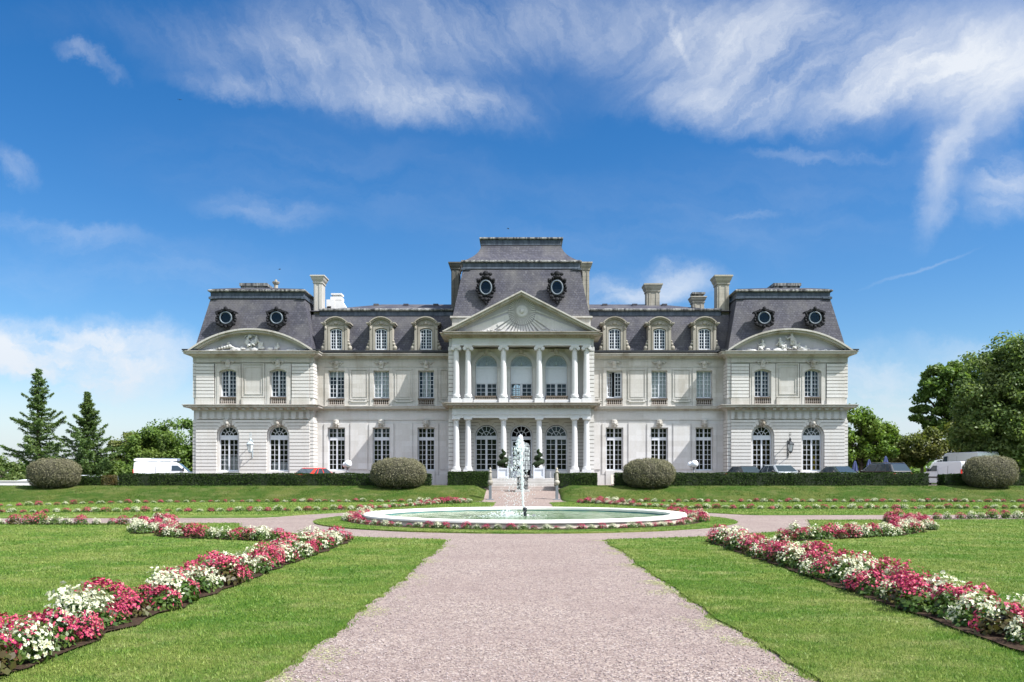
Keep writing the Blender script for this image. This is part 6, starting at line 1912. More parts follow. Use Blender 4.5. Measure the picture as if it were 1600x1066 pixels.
# ------------------------------------------------------------------ vehicles
def wheel(parent, x, y, r=0.31, w=0.2):
    mb = MB(); n = 20
    prof = [(r * 0.66, -w / 2), (r * 0.93, -w / 2), (r, -w / 2 + 0.03), (r, w / 2 - 0.03), (r * 0.93, w / 2), (r * 0.66, w / 2)]
    for q, o in prof:
        for i in range(n): a = 2 * PI * i / n; mb.v.append((o, q * math.cos(a), q * math.sin(a)))
    for k in range(len(prof)):
        k2 = (k + 1) % len(prof)
        for i in range(n): j = (i + 1) % n; mb.f.append((k * n + i, k * n + j, k2 * n + j, k2 * n + i)); mb.m.append(0)
    o = obj('wheel', mb, M['tyre'], parent, loc=(x, y, r))
    mb = MB(); sg = 1 if x > 0 else -1
    for i in range(5):
        a = 2 * PI * i / 5; c, s = math.cos(a), math.sin(a); q = r * 0.66
        mb.tube([(sg * w * 0.36, 0, 0), (sg * w * 0.40, q * c, q * s)], [0.05, 0.035], 6)
    mb.tube([(sg * w * 0.2, 0, 0), (sg * w * 0.45, 0, 0)], 0.06, 10)
    b = len(mb.v)
    for xx in (-w * 0.45, w * 0.45):
        for i in range(n): a = 2 * PI * i / n; mb.v.append((xx, r * 0.67 * math.cos(a), r * 0.67 * math.sin(a)))
    for i in range(n): j = (i + 1) % n; mb.f.append((b + i, b + j, b + n + j, b + n + i)); mb.m.append(0)
    obj('rim', mb, M['rim'], o)
def car(name, label, cat, loc, rz, paint, L=4.2, W=1.74, H=1.42, belt=0.92, kind='hatch', group='cars parked in front of the house'):
    """y is the length, the nose at -y; ground at z=0"""
    t = thing(name, label, cat, loc, rz, group)
    hw = W / 2; f, b = -L / 2, L / 2
    if kind == 'hatch': top = [(f + 1.05, f + 1.95, b - 1.0, b - 0.12)]
    elif kind == 'saloon': top = [(f + 1.15, f + 2.0, b - 1.35, b - 0.65)]
    elif kind == 'coupe': top = [(f + 1.2, f + 2.05, b - 1.35, b - 0.25)]
    else: top = [(f + 1.1, f + 1.9, b - 0.55, b - 0.08)]
    y0, y1, y2, y3 = top[0]
    # lower body: rings across the car, rounded section
    st = [(f, 0.36, 0.62, 0.78), (f + 0.06, 0.24, 0.68, 0.90), (f + 0.35, 0.19, belt - 0.16, 0.97), (f + 0.9, 0.18, belt - 0.06, 1.0), (y0 + 0.1, 0.18, belt, 1.0), (0, 0.18, belt + 0.01, 1.0),
          (b - 0.9, 0.18, belt + 0.03, 1.0), (b - 0.35, 0.2, belt + 0.02, 0.98), (b - 0.06, 0.26, belt - 0.04, 0.92), (b, 0.36, belt - 0.12, 0.82)]
    mb = MB(); m = 12
    for y, za, zb, k in st:
        for i in range(m):
            a = 2 * PI * (i + 0.5) / m; c, s = math.cos(a), math.sin(a)
            pw = lambda q: math.copysign(abs(q) ** 0.45, q)
            tum = 1.0 - 0.05 * max(0, pw(s))
            mb.v.append((hw * k * pw(c) * tum / abs(pw(math.cos(PI / m))), y, (za + zb) / 2 + (zb - za) / 2 * pw(s)))
    for j in range(len(st) - 1):
        for i in range(m):
            k = (i + 1) % m; mb.f.append((j * m + i, j * m + k, (j + 1) * m + k, (j + 1) * m + i)); mb.m.append(0)
    mb.f.append(tuple(range(m))); mb.m.append(0); mb.f.append(tuple((len(st) - 1) * m + i for i in reversed(range(m)))); mb.m.append(0)
    body = obj('body', mb, paint, t, smooth=True)
    # cabin
    bl, wl, wt = belt - 0.03, hw * 0.93, hw * 0.72
    B = [(-wl, y0, bl), (wl, y0, bl), (wl, y3, bl), (-wl, y3, bl)]
    T = [(-wt, y1, H), (wt, y1, H), (wt, y2, H), (-wt, y2, H)]
    mb = MB(); mb.quadbox(B + T); o = obj('cabin', mb, paint, t, bevel=0.13); o.modifiers['bevel'].segments = 4
    faces = {'windscreen': (0, 1), 'side': (1, 2), 'rear': (2, 3), 'side2': (3, 0)}
    B_ = [Vector(p) for p in B]; T_ = [Vector(p) for p in T]
    def glass(nm, i, j, u0, u1, v0, v1):
        P = lambda u, v: (B_[i].lerp(B_[j], u)).lerp(T_[i].lerp(T_[j], u), v)
        n = (B_[j] - B_[i]).cross(T_[i] - B_[i]).normalized()
        q = [P(u0, v0), P(u1, v0), P(u1, v1), P(u0, v1)]
        g = MB(); g.quadbox([tuple(p - n * 0.01) for p in q] + [tuple(p + n * 0.012) for p in q]); obj(nm, g, M['carglass'], t, bevel=0.006)
    glass('windscreen', 0, 1, 0.07, 0.93, 0.12, 0.9); glass('rear_window', 2, 3, 0.09, 0.91, 0.14, 0.88)
    for i, j, fl in ((1, 2, False), (3, 0, True)):
        us = [(0.1, 0.46), (0.5, 0.76)] + ([(0.8, 0.92)] if kind in ('estate', 'hatch') else [])
        for u0, u1 in us:
            if fl: u0, u1 = 1 - u1, 1 - u0
            glass('side_window', i, j, u0, u1, 0.13, 0.88)
    r = 0.31 if H < 1.6 else 0.33
    for sx in (-1, 1):
        for y in (f + 0.78, b - 0.78): wheel(t, sx * (hw - 0.09), y, r)
        g = MB(); g.ball((sx * hw * 0.66, f + 0.09, 0.64), (0.2, 0.09, 0.09), 10, 7); obj('headlight', g, M['lens'], t, smooth=True)
        g = MB(); g.ball((sx * hw * 0.76, b - 0.1, belt - 0.16), (0.13, 0.08, 0.13), 9, 7); obj('tail_light', g, M['redlens'], t, smooth=True)
        g = MB(); g.ball((sx * (hw + 0.07), y0 + 0.42, belt + 0.07), (0.1, 0.07, 0.075), 9, 7); g.tube([(sx * hw * 0.9, y0 + 0.4, belt), (sx * (hw + 0.05), y0 + 0.42, belt + 0.05)], 0.03, 6); obj('mirror', g, M['trimblack'], t, smooth=True)
    if kind == 'estate':
        for sx in (-1, 1):
            g = MB(); g.tube([(sx * wt * 0.92, y1 + 0.15, H), (sx * wt * 0.92, y1 + 0.25, H + 0.06), (sx * wt * 0.92, y2 - 0.2, H + 0.06), (sx * wt * 0.92, y2 - 0.08, H)], 0.018, 6); obj('roof_rail', g, M['rim'], t)
    return t
def van(label, loc, rz, L, W, H, rack=False, group='white delivery vans'):
    """nose at -y"""
    t = thing('delivery_van', label, 'van', loc, rz, group)
    hw = W / 2; f, b = -L / 2, L / 2
    # side profile pushed across with tumblehome
    prof = [(f + 0.02, 0.35), (f, 0.62), (f + 0.10, 0.88), (f + 0.78, 1.10 if H < 2.1 else 1.28), (f + 1.42, H - 0.10), (f + 1.75, H), (b - 0.18, H), (b - 0.05, H - 0.10), (b, 1.0), (b, 0.35), (b - 0.1, 0.26), (f + 0.15, 0.24)]
    mb = MB(); n = len(prof); lv = [(-1, 0.0), (-0.97, 1), (0.97, 1), (1, 0)]
    for s, k in lv:
        for y, z in prof:
            tum = 1 - 0.09 * max(0, (z - 1.0) / (H - 1.0))
            kk = 1 if k else 0
            yy, zz = (y, z) if kk else (y * 0.985, 0.24 + (z - 0.24) * 0.975)
            mb.v.append((s * hw * tum, yy, zz))
    for j in range(3):
        for i in range(n):
            k = (i + 1) % n; mb.f.append((j * n + i, j * n + k, (j + 1) * n + k, (j + 1) * n + i)); mb.m.append(0)
    mb.f.append(tuple(range(n))); mb.m.append(0); mb.f.append(tuple(3 * n + i for i in reversed(range(n)))); mb.m.append(0)
    obj('body', mb, M['vanwhite'], t, bevel=0.05)
    def wid(z): return hw * (1 - 0.09 * max(0, (z - 1.0) / (H - 1.0)))
    zs = 1.10 if H < 2.1 else 1.28
    g = MB(); z0, z1 = zs + 0.06, H - 0.16
    yy = lambda z: f + 0.78 + (1.42 - 0.78) * (z - zs) / (H - 0.10 - zs)
    q = [(-wid(z0) + .1, yy(z0), z0), (wid(z0) - .1, yy(z0), z0), (wid(z1) - .1, yy(z1), z1), (-wid(z1) + .1, yy(z1), z1)]
    g.quadbox([(x, y + 0.02, z) for x, y, z in q] + [(x, y - 0.03, z + 0.01) for x, y, z in q]); obj('windscreen', g, M['carglass'], t)
    for s in (-1, 1):
        g = MB(); P = [(f + 0.98, zs + 0.02), (f + 1.85, zs + 0.02), (f + 1.85, H - 0.28), (f + 1.44, H - 0.28)]
        g.quadbox([(s * (wid(z) - 0.02), y, z) for y, z in P] + [(s * (wid(z) + 0.012), y, z) for y, z in P]); obj('side_window', g, M['carglass'], t)
        # door shut lines and rub strip as thin black trims
        g = MB()
        for y in (f + 0.92, f + 1.95, f + 2.95):
            if y < b - 0.4: g.quadbox([(s * (wid(0.6) - .01), y, 0.45), (s * (wid(0.6) + .004), y, 0.45), (s * (wid(0.6) + .004), y + 0.015, 0.45), (s * (wid(0.6) - .01), y + 0.015, 0.45),
                                       (s * (wid(H - .3) - .01), y, H - .3), (s * (wid(H - .3) + .004), y, H - .3), (s * (wid(H - .3) + .004), y + 0.015, H - .3), (s * (wid(H - .3) - .01), y + 0.015, H - .3)])
        g.box(s * (hw - .01), s * (hw + .012), f + 0.95, b - 0.3, 0.62, 0.72); obj('trim_strip', g, M['trimblack'], t)
        for y in (f + 0.82, b - 0.80): wheel(t, s * (hw - 0.1), y, 0.32)
        g = MB(); g.box(s * (wid(1.0) - 0.13), s * (wid(1.0) + 0.006), b - 0.05, b + 0.012, 0.80, 1.22); obj('tail_light', g, M['redlens'], t, bevel=0.01)
        g = MB(); g.ball((s * hw * 0.7, f + 0.10, 0.78), (0.17, 0.1, 0.13), 9, 7); obj('headlight', g, M['lens'], t, smooth=True)
        g = MB(); g.box(s * (hw - 0.02), s * (hw + 0.17), f + 0.98, f + 1.08, zs + 0.0, zs + 0.24); obj('mirror', g, M['trimblack'], t, bevel=0.02)
        g = MB(); g.quadbox([(s * 0.02, b + .002, 0.42), (s * (wid(.6) - .14), b + .002, 0.42), (s * (wid(.6) - .14), b + .016, 0.42), (s * 0.02, b + .016, 0.42),
                             (s * 0.02, b - 0.035, H - 0.2), (s * (wid(H - .2) - .12), b - .035, H - 0.2), (s * (wid(H - .2) - .12), b - .02, H - 0.2), (s * 0.02, b - 0.02, H - 0.2)]); obj('rear_door', g, M['vanwhite'], t, bevel=0.012)
    g = MB(); g.box(-hw * 0.94, hw * 0.94, b - 0.02, b + 0.07, 0.32, 0.5); obj('bumper', g, M['trimblack'], t, bevel=0.02)
    if rack:
        g = MB()
        for y in (f + 1.9, f + 2.8, b - 0.5): g.box(-hw * 0.86, hw * 0.86, y, y + 0.06, H + 0.003, H + 0.12)
        for x in (-0.8, -0.4, 0, 0.4, 0.8): g.box(x * hw * 0.95 - 0.02, x * hw * 0.95 + 0.02, f + 1.6, b - 0.1, H + 0.12, H + 0.15)
        for s in (-1, 1): g.box(s * hw * 0.84, s * hw * 0.90, f + 1.5, b - 0.05, H + 0.05, H + 0.20)
        g.tube([(0.3, f + 1.4, H + 0.2), (0.3, b, H + 0.2)], 0.07, 10)
        obj('roof_rack', g, M['roofwhite'], t)
    return t
def X(px, d): return (px - 812) * d / 1350
van('white panel van with a loaded roof rack behind the left hedge', (X(262, 64.5), 64.5, TZ - .07), math.radians(90 + 14), 4.5, 1.8, 1.78, True)
van('small white van with closed rear doors in the gap of the right hedge', (X(1484, 63.5), 63.5, TZ - .1), math.radians(180 + 14), 4.3, 1.8, 1.80)
van('tall white box van behind the far right bush', (X(1508, 69), 69, TZ - .1), math.radians(180 + 10), 5.4, 2.0, 2.62)
car('parked_car', 'red low car behind the left hedge by the globe lamp', 'car', (X(497, 58.6), 58.6, TZ), math.radians(180 - 22), M['carred'], 4.0, 1.70, 1.21, 0.80, 'hatch')
car('parked_car', 'silver car facing the lawn below the right pavilion', 'car', (X(1220, 59.2), 59.2, TZ), math.radians(10), M['carsilver'], 4.4, 1.78, 1.43, 0.92, 'hatch')
car('parked_car', 'dark grey car half hidden behind the silver car', 'car', (X(1167, 61.2), 61.2, TZ - 0.03), math.radians(10), M['cardark'], 4.2, 1.74, 1.40, 0.90, 'hatch')
car('parked_car', 'dark green saloon car at the corner of the right pavilion', 'car', (X(1314, 59.6), 59.8, TZ), math.radians(16), M['cargreen'], 4.3, 1.74, 1.34, 0.88, 'saloon')
car('parked_car', 'black estate car with roof rails under the blue parasols', 'car', (X(1378, 60), 60.2, TZ), math.radians(180 + 16), M['cardark'], 4.6, 1.80, 1.52, 0.94, 'estate')

def parasol(px, d, top, label):
    x = X(px, d); z = h1(x, d); H = EYE - (top - 743) * d / 1350 - z
    t = thing('closed_parasol', label, 'parasol', (x, d, z), 0, 'closed blue parasols on the terrace')
    mb = MB(); mb.tube([(0, 0, 0), (0, 0, H)], 0.025, 8); obj('pole', mb, M['bark'], t)
    mb = MB(); n = 24; lv = [(0.02, H), (0.07, H - 0.08), (0.16, H - 0.45), (0.22, H - 0.95), (0.27, H - 1.25)]
    for r, zz in lv:
        for i in range(n): a = 2 * PI * i / n; q = r * (1 + 0.28 * math.cos(i * PI / 1.5)); mb.v.append((q * math.cos(a), q * math.sin(a), zz))
    for k in range(len(lv) - 1):
        for i in range(n): j = (i + 1) % n; mb.f.append((k * n + i, k * n + j, (k + 1) * n + j, (k + 1) * n + i)); mb.m.append(0)
    mb.f.append(tuple(range(n))); mb.m.append(0)
    obj('canopy', mb, M['parasol'], t)
    mb = MB(); mb.lathe([(0.3, 0), (0.3, 0.06), (0.06, 0.1), (0.05, 0.3)], (0, 0, 0), 14); obj('base', mb, M['metal_grey'], t)
parasol(1336, 66, 720, 'closed blue parasol standing beside the pavilion corner')
parasol(1358, 69, 717.5, 'closed blue parasol, the middle and most distant one')
parasol(1384, 65.5, 712.5, 'tallest closed blue parasol behind the black estate car')

# ------------------------------------------------------------------ low wall, white roof, board, birds
t = thing('low_wall', 'low white rendered wall at the far left edge of the terrace', 'wall', (-29.5, 57.4, 0.8))
mb = MB(); mb.box(-14.0, 3.6, -0.15, 0.15, -0.4, 0.40); obj('wall_face', mb, M['wallwhite'], t)
mb = MB(); mb.box(-14.0, 3.63, -0.19, 0.19, 0.403, 0.46); obj('coping', mb, M['wallwhite'], t)
x0, x1, yy = X(26, 66), X(186, 66), 66.0
t = thing('garden_pavilion', 'low white hipped roof just showing behind the far left bush', 'garden pavilion', ((x0 + x1) / 2, yy + 2, -1.0))
hw = (x1 - x0) / 2
mb = MB(); mb.box(-hw + .3, hw - .3, -1.8, 1.8, -0.5, 2.22); obj('wall', mb, M['wallwhite'], t)
mb = MB(); mb.quadbox([(-hw, -2, 2.22), (hw, -2, 2.22), (hw, 2, 2.22), (-hw, 2, 2.22), (-hw + 2.6, -0.2, 2.62), (hw - 1.6, -0.2, 2.62), (hw - 1.6, 0.2, 2.62), (-hw + 2.6, 0.2, 2.62)]); obj('roof', mb, M['roofwhite'], t)
t = thing('leaning_board', 'pale board leaning against the wall by the right hedge end', 'board', (X(969, 61.5), YW - 0.62, TZ), math.radians(4))
mb = MB(); mb.quadbox([(-0.34, -0.16, 0), (0.34, -0.16, 0), (0.34, -0.12, 0), (-0.34, -0.12, 0), (-0.34, 0.10, 0.75), (0.34, 0.10, 0.75), (0.34, 0.14, 0.75), (-0.34, 0.14, 0.75)]); obj('panel', mb, M['board'], t)
mb = MB(); mb.box(-0.34, 0.34, -0.2, -0.165, 0, 0.05); obj('foot_rail', mb, M['bark'], t)
for px, lab in ((1145, 'small white meter cabinet at the inner corner of the right pavilion'),):
    t = thing('meter_cabinet', lab, 'cabinet', (X(px, 62.0), 62.6, TZ))
    mb = MB(); mb.box(-0.2, 0.2, -0.14, 0.14, 0, 0.98); obj('casing', mb, M['white'], t, bevel=0.015)
    mb = MB(); mb.box(-0.165, 0.165, -0.152, -0.142, 0.12, 0.9); obj('door', mb, M['white'], t)
def bird(px, py, d, rz, label):
    p = pt(px, py, d)
    t = thing('bird', label, 'bird', p, rz, 'birds in the sky')
    mb = MB(); mb.ball((0, 0, 0), (0.07, 0.2, 0.06), 8, 6); mb.ball((0, -0.2, 0.02), (0.045, 0.07, 0.045), 7, 5); mb.quadbox([(-.03, .15, -.01), (.03, .15, -.01), (.07, .32, -.01), (-.07, .32, -.01), (-.03, .15, .01), (.03, .15, .01), (.07, .32, .01), (-.07, .32, .01)]); obj('body', mb, M['bird'], t)
    for s in (-1, 1):
        mb = MB(); mb.quadbox([(s * .04, -.1, 0), (s * .04, .08, 0), (s * .26, .06, .09), (s * .26, -.12, .09), (s * .04, -.1, .02), (s * .04, .08, .02), (s * .26, .06, .11), (s * .26, -.12, .11)])
        mb.quadbox([(s * .26, -.12, .09), (s * .26, .06, .09), (s * .55, .12, .02), (s * .55, .04, .02), (s * .26, -.12, .11), (s * .26, .06, .11), (s * .55, .12, .03), (s * .55, .04, .03)]); obj('wing', mb, M['bird'], t)
bird(794, 357.5, 190, 1.2, 'tiny dark bird just above the central roof')
bird(281, 156, 200, 0.4, 'tiny dark bird flying high at the left under the cirrus')
bird(437, 421, 190, 2.0, 'tiny dark bird above the left pavilion chimney')

# ------------------------------------------------------------------ trees
def tree(name, label, loc, crown, trunk_h, trunk_r, mat, n_clump, n_leaf, leaf, seed, bark='bark', group='broadleaved trees round the house', limbs=9, low=0.0, gap=0.0):
    """crown: list of ellipsoids (dx, dy, dz, rx, ry, rz) relative to the base; clumps of leaves fill their outer part"""
    rng = np.random.default_rng(seed); r = random.Random(seed)
    t = thing(name, label, 'tree', loc, 0, group)
    cl = []
    vol = np.array([c[3] * c[4] * c[5] for c in crown]) ** 0.75; vol = vol / vol.sum()
    for k in range(n_clump):
        c = crown[rng.choice(len(crown), p=vol)]
        d = rng.normal(size=3); d /= np.linalg.norm(d)
        if d[2] < -0.5: d[2] *= 0.5
        q = rng.uniform(0.45, 1.0) ** 0.6
        p = np.array([c[0] + d[0] * c[3] * q, c[1] + d[1] * c[4] * q, c[2] + d[2] * c[5] * q])
        cl.append((p, rng.uniform(0.55, 1.2) * (c[3] * c[4] * c[5]) ** (1 / 3) * 0.32))
    P, N = [], []
    per = max(4, n_leaf // len(cl))
    for p, R in cl:
        m = max(4, int(per * rng.uniform(0.6, 1.4)))
        d = unit(rng.normal(size=(m, 3)))
        q = rng.uniform(0.35, 1.08, m) ** 0.7
        P.append(p + d * (q * R)[:, None] * rng.uniform(0.65, 1.5, 3) * np.array([1.1, 1.1, 0.8]) + rng.normal(0, 0.16 * R, (m, 3))); N.append(unit(d * 0.7 + rng.normal(size=(m, 3)) * 0.55 + np.array([0, 0, 0.5])))
    P = np.concatenate(P); N = np.concatenate(N); n = len(P)
    v, f = leaf_quads(P, N, leaf * rng.uniform(0.55, 1.0, n), leaf * rng.uniform(0.8, 1.5, n), rng, 0.25)
    obj('crown', npmesh('crown', v, f, M[mat]), None, t)
    mb = MB()
    top = Vector((crown[0][0] * 0.5, crown[0][1] * 0.5, trunk_h))
    mid = top * 0.5 + Vector((r.uniform(-.2, .2), r.uniform(-.1, .1), 0))
    mb.tube([(0, 0, -0.3), (0, 0, 0.15), mid, top], [trunk_r * 1.5, trunk_r * 1.1, trunk_r * 0.85, trunk_r * 0.6], 10)
    for k in range(limbs):
        p, R = cl[r.randrange(len(cl))]
        a = mid.lerp(top, r.uniform(0.1, 1.0)); b = Vector(p)
        m_ = a.lerp(b, 0.5) + Vector((r.uniform(-.25, .25), r.uniform(-.25, .25), r.uniform(0.0, 0.4)))
        mb.tube([a, m_, b], [trunk_r * 0.42, trunk_r * 0.26, trunk_r * 0.08], 6)
        for q in range(2):
            e = Vector(cl[r.randrange(len(cl))][0])
            if (e - m_).length < 2.6: mb.tube([m_, m_.lerp(e, 0.5) + Vector((0, 0, 0.15)), e], [trunk_r * 0.18, trunk_r * 0.11, trunk_r * 0.04], 5)
    obj('trunk', mb, M[bark], t, smooth=True)
    return t
def fir(label, loc, H, prof, seed, trunk_r=0.17, dens_=1.0, extra=()):
    """open conifer: whorled branches, each a tapered limb with sprays of needles hanging along it"""
    rng = np.random.default_rng(seed); r = random.Random(seed)
    t = thing('fir_tree', label, 'tree', loc, 0, 'fir trees at the left')
    mb = MB(); mb.tube([(0, 0, -0.3), (0.02, 0, H * 0.3), (-0.03, 0, H * 0.65), (0, 0, H)], [trunk_r * 1.3, trunk_r, trunk_r * 0.6, 0.02], 8)
    C, Nn, W, L = [], [], [], []
    z = 1.0; brs = []
    while z < H - 0.15:
        u = z / H; R = np.interp(u, [p[0] for p in prof], [p[1] for p in prof])
        k = 5 if u < 0.75 else 4
        a0 = r.uniform(0, 6.28)
        for i in range(k):
            brs.append((z + r.uniform(-.1, .1), a0 + 2 * PI * i / k + r.uniform(-.3, .3), R * r.uniform(0.38, 1.22), r.uniform(0.02, 0.38) * (1.15 if u > 0.5 else 0.6)))
        z += (0.36 if u < 0.7 else 0.26) / dens_
    for e in extra: brs.append(e)
    for zb, a, R, rise in brs:
        R = max(0.14, R); d = Vector((math.cos(a), math.sin(a), 0))
        p0 = Vector((0, 0, zb)); p1 = p0 + d * R * 0.55 + Vector((0, 0, -0.05 * R + rise * R * 0.2)); p2 = p0 + d * R + Vector((0, 0, rise * R))
        mb.tube([p0, p1, p2], [0.035 + 0.012 * R, 0.025, 0.008], 5)
        m = int(26 + 80 * R)
        s = rng.uniform(0.10, 1.03, m) ** 0.8
        base = np.array([tuple(p0.lerp(p1, min(1, q / 0.55)) if q < 0.55 else p1.lerp(p2, (q - 0.55) / 0.45)) for q in s])
        side = np.array((-d.y, d.x, 0.0)); sp = rng.normal(0, 1, m) * (0.05 + 0.20 * np.minimum(R, 1.6) * (1.05 - s) * np.minimum(1, s * 3.0) + 0.03)
        drop = -np.abs(rng.normal(0, 0.10, m)) * (1 + 0.6 * R * (1 - s))
        c = base + side * sp[:, None] + np.array([0, 0, 1.0]) * (drop + 0.04)[:, None]
        C.append(c); Nn.append(unit(np.array([0, 0, 0.9]) + rng.normal(0, 0.55, (m, 3)))); W.append(rng.uniform(0.028, 0.06, m)); L.append(rng.uniform(0.08, 0.19, m))
    C = np.concatenate(C); Nn = np.concatenate(Nn); W = np.concatenate(W); L = np.concatenate(L)
    v, f = leaf_quads(C, Nn, W, L, rng, 0.3)
    obj('crown', npmesh('crown', v, f, M['needle']), None, t)
    obj('trunk', mb, M['bark'], t, smooth=True)
def base(px, d): x = X(px, d); return (x, d, h1(x, d) - 0.05)
fir('tall open fir with long uneven branches, leftmost of the two firs', base(60, 75), 10.9 + 1.15 + 0.0, [(0, 1.8), (0.2, 2.8), (0.30, 1.9), (0.42, 3.0), (0.50, 1.7), (0.62, 2.3), (0.68, 0.9), (0.76, 1.25), (0.84, 0.75), (0.9, 0.75), (1, 0.1)], 3, 0.22, 0.86,
    extra=[(4.9, PI, 3.0, 0.10), (4.6, PI + .15, 2.7, 0.02), (7.2, PI - .05, 2.3, 0.24), (7.0, 0.05, 2.3, 0.38), (7.1, 0.2, 1.9, 0.3), (2.4, PI, 3.6, 0.14), (5.2, 0.1, 2.6, -0.1), (3.4, 0.0, 3.0, 0.0)])
fir('smaller dense conical fir, right of the tall open one', base(137, 73), 8.7 + 1.15, [(0, 2.4), (0.2, 3.0), (0.32, 2.3), (0.42, 2.9), (0.55, 2.2), (0.62, 1.9), (0.7, 1.3), (0.8, 1.1), (0.88, 0.55), (1, 0.1)], 8, 0.18, 1.15, extra=[(2.2, PI, 2.8, -0.05), (2.6, 3.3, 2.6, 0.0)])
# broadleaved trees, left
tree('shrub_tree', 'dark bushy tree at the left edge below the tall fir', base(8, 70), [(0, 0, 2.4, 2.6, 1.8, 1.6), (1.6, 0.3, 1.7, 1.4, 1.2, 1.2)], 1.8, 0.16, 'leaf_dark', 36, 5200, 0.10, 21)
tree('shrub_tree', 'low green bush under the tall fir, behind the left bush', base(62, 78), [(0, 0, 1.5, 2.6, 1.4, 1.5), (2.0, 0, 1.2, 1.5, 1.2, 1.2)], 1.0, 0.12, 'leaf_oak', 30, 4200, 0.10, 22)
tree('broadleaf_tree', 'low bright green tree between the small fir and the white van', base(176, 76), [(0, 0, 2.4, 2.1, 1.8, 1.8), (-1.8, 0, 1.5, 1.4, 1.2, 1.2)], 1.8, 0.16, 'leaf_oak', 56, 11000, 0.11, 23)
tree('broadleaf_tree', 'yellowish green round tree behind the roof rack van', base(205, 96), [(0, 0, 4.9, 2.3, 2.2, 2.4), (0.2, 0, 2.6, 2.4, 2.0, 2.0)], 3.4, 0.22, 'leaf_yel', 70, 17000, 0.13, 24)
tree('broadleaf_tree', 'dark green round tree beside the yellowish one', base(236, 93), [(0, 0, 5.3, 2.5, 2.3, 2.5), (-0.6, 0, 2.7, 2.7, 2.2, 2.2)], 3.4, 0.22, 'leaf_oak', 84, 22000, 0.13, 25)
tree('broadleaf_tree', 'tall green tree touching the left pavilion', base(280, 95), [(0, 0, 6.0, 3.5, 2.8, 2.6), (-1.5, 0, 3.6, 3.0, 2.4, 2.4), (1.2, 0, 2.8, 2.8, 2.4, 2.2)], 3.8, 0.28, 'leaf_oak', 130, 34000, 0.135, 26)
# right
tree('broadleaf_tree', 'bright green tree beside the right pavilion', base(1352, 74), [(-0.8, 0, 4.4, 2.0, 1.8, 2.0), (0.9, 0, 3.3, 1.9, 1.8, 1.8), (-0.6, 0, 2.3, 2.2, 1.8, 1.6)], 2.6, 0.22, 'leaf_bright', 80, 16000, 0.12, 31)
tree('broadleaf_tree', 'dark lower tree between the bright tree and the leaning one', base(1392, 80), [(0, 0, 2.6, 1.8, 1.6, 1.8), (-1.0, 0, 1.6, 1.6, 1.4, 1.3)], 1.8, 0.16, 'leaf_dark', 36, 5600, 0.11, 32)
tree('broadleaf_tree', 'yellowish low tree with leaning trunk behind the white vans', base(1440, 77), [(0.1, 0, 3.1, 2.2, 1.8, 1.5), (1.9, 0, 3.9, 1.9, 1.6, 1.5), (-1.3, 0, 2.2, 1.4, 1.4, 1.3), (3.2, 0, 2.2, 1.6, 1.4, 1.4)], 2.2, 0.17, 'leaf_yel', 100, 18000, 0.11, 33, 'bark_pale', limbs=14)
tree('broadleaf_tree', 'tall open-crowned green tree with spreading branches, behind the great chestnut', base(1512, 80),
     [(-1.6, 0, 9.2, 2.4, 2.2, 1.9), (-3.2, 0, 7.2, 1.8, 1.8, 1.6), (-4.1, 0, 6.3, 1.7, 1.3, 0.9), (0.8, 0, 10.3, 2.2, 2.2, 1.8), (-2.0, 0, 5.3, 1.7, 1.7, 1.3), (0.6, 0, 7.4, 3.0, 2.6, 2.6), (-2.6, 0, 9.6, 1.6, 1.6, 1.2)], 5.6, 0.32, 'leaf_oak', 150, 34000, 0.135, 34, limbs=20)
tree('chestnut_tree', 'huge dense dark tree at the right edge, branches reaching the ground', base(1585, 68),
     [(0.2, 0, 9.0, 2.9, 2.8, 2.6), (2.4, 0, 7.6, 3.2, 2.8, 3.0), (-1.0, 0, 6.4, 3.3, 2.8, 2.6), (-1.6, 0, 4.2, 3.0, 2.6, 2.2), (0.8, -.5, 3.6, 3.8, 2.8, 2.6), (3.6, 0, 4.0, 3.0, 2.8, 3.0), (-1.2, 0, 2.4, 2.6, 2.2, 1.4)], 6.5, 0.42, 'leaf_dark', 360, 96000, 0.115, 35, limbs=18)
tree('shrub_tree', 'dark shrubs under the great tree at the right edge', base(1562, 74), [(0, 0, 1.8, 3.0, 1.6, 1.7), (2.4, 0, 1.6, 2.0, 1.6, 1.5), (-2.6, 0, 1.5, 1.6, 1.4, 1.3)], 1.0, 0.14, 'leaf_dark', 44, 6500, 0.12, 36)
# far wood on the horizon; unseen trees added behind the viewer darken lower panes
V_, F_ = [], []
def wood(x0, x1, y, zt, n, seed):
    rng = np.random.default_rng(seed)
    x = rng.uniform(x0, x1, n); top = zt + 1.6 * np.sin(x * 0.11 + seed) + 0.9 * np.sin(x * 0.37)
    z = -6 + (top + 6) * rng.uniform(0, 1, n) ** 0.6
    c = np.stack([x, y + rng.normal(0, 4, n), z], 1)
    return leaf_quads(c, unit(rng.normal(size=(n, 3)) + np.array([0, -0.6, 0.6])), rng.uniform(0.4, 0.9, n), rng.uniform(0.5, 1.1, n), rng, 0.2)
a = wood(-150, -58, 170, 2.0, 5200, 5); b = wood(62, 150, 165, 2.2, 5200, 6); c_ = wood(-75, 75, -70, 13.0, 9000, 9)
o = link(bpy.data.objects.new('far_wood', npmesh('far_wood', np.concatenate([a[0], b[0], c_[0]]), np.concatenate([a[1], b[1] + len(a[0]), c_[1] + len(a[0]) + len(b[0])]), M['leaf_oak'])))
tag(o, 'distant wood showing between the near trees, plus unseen trees added behind the viewer', kind='stuff')

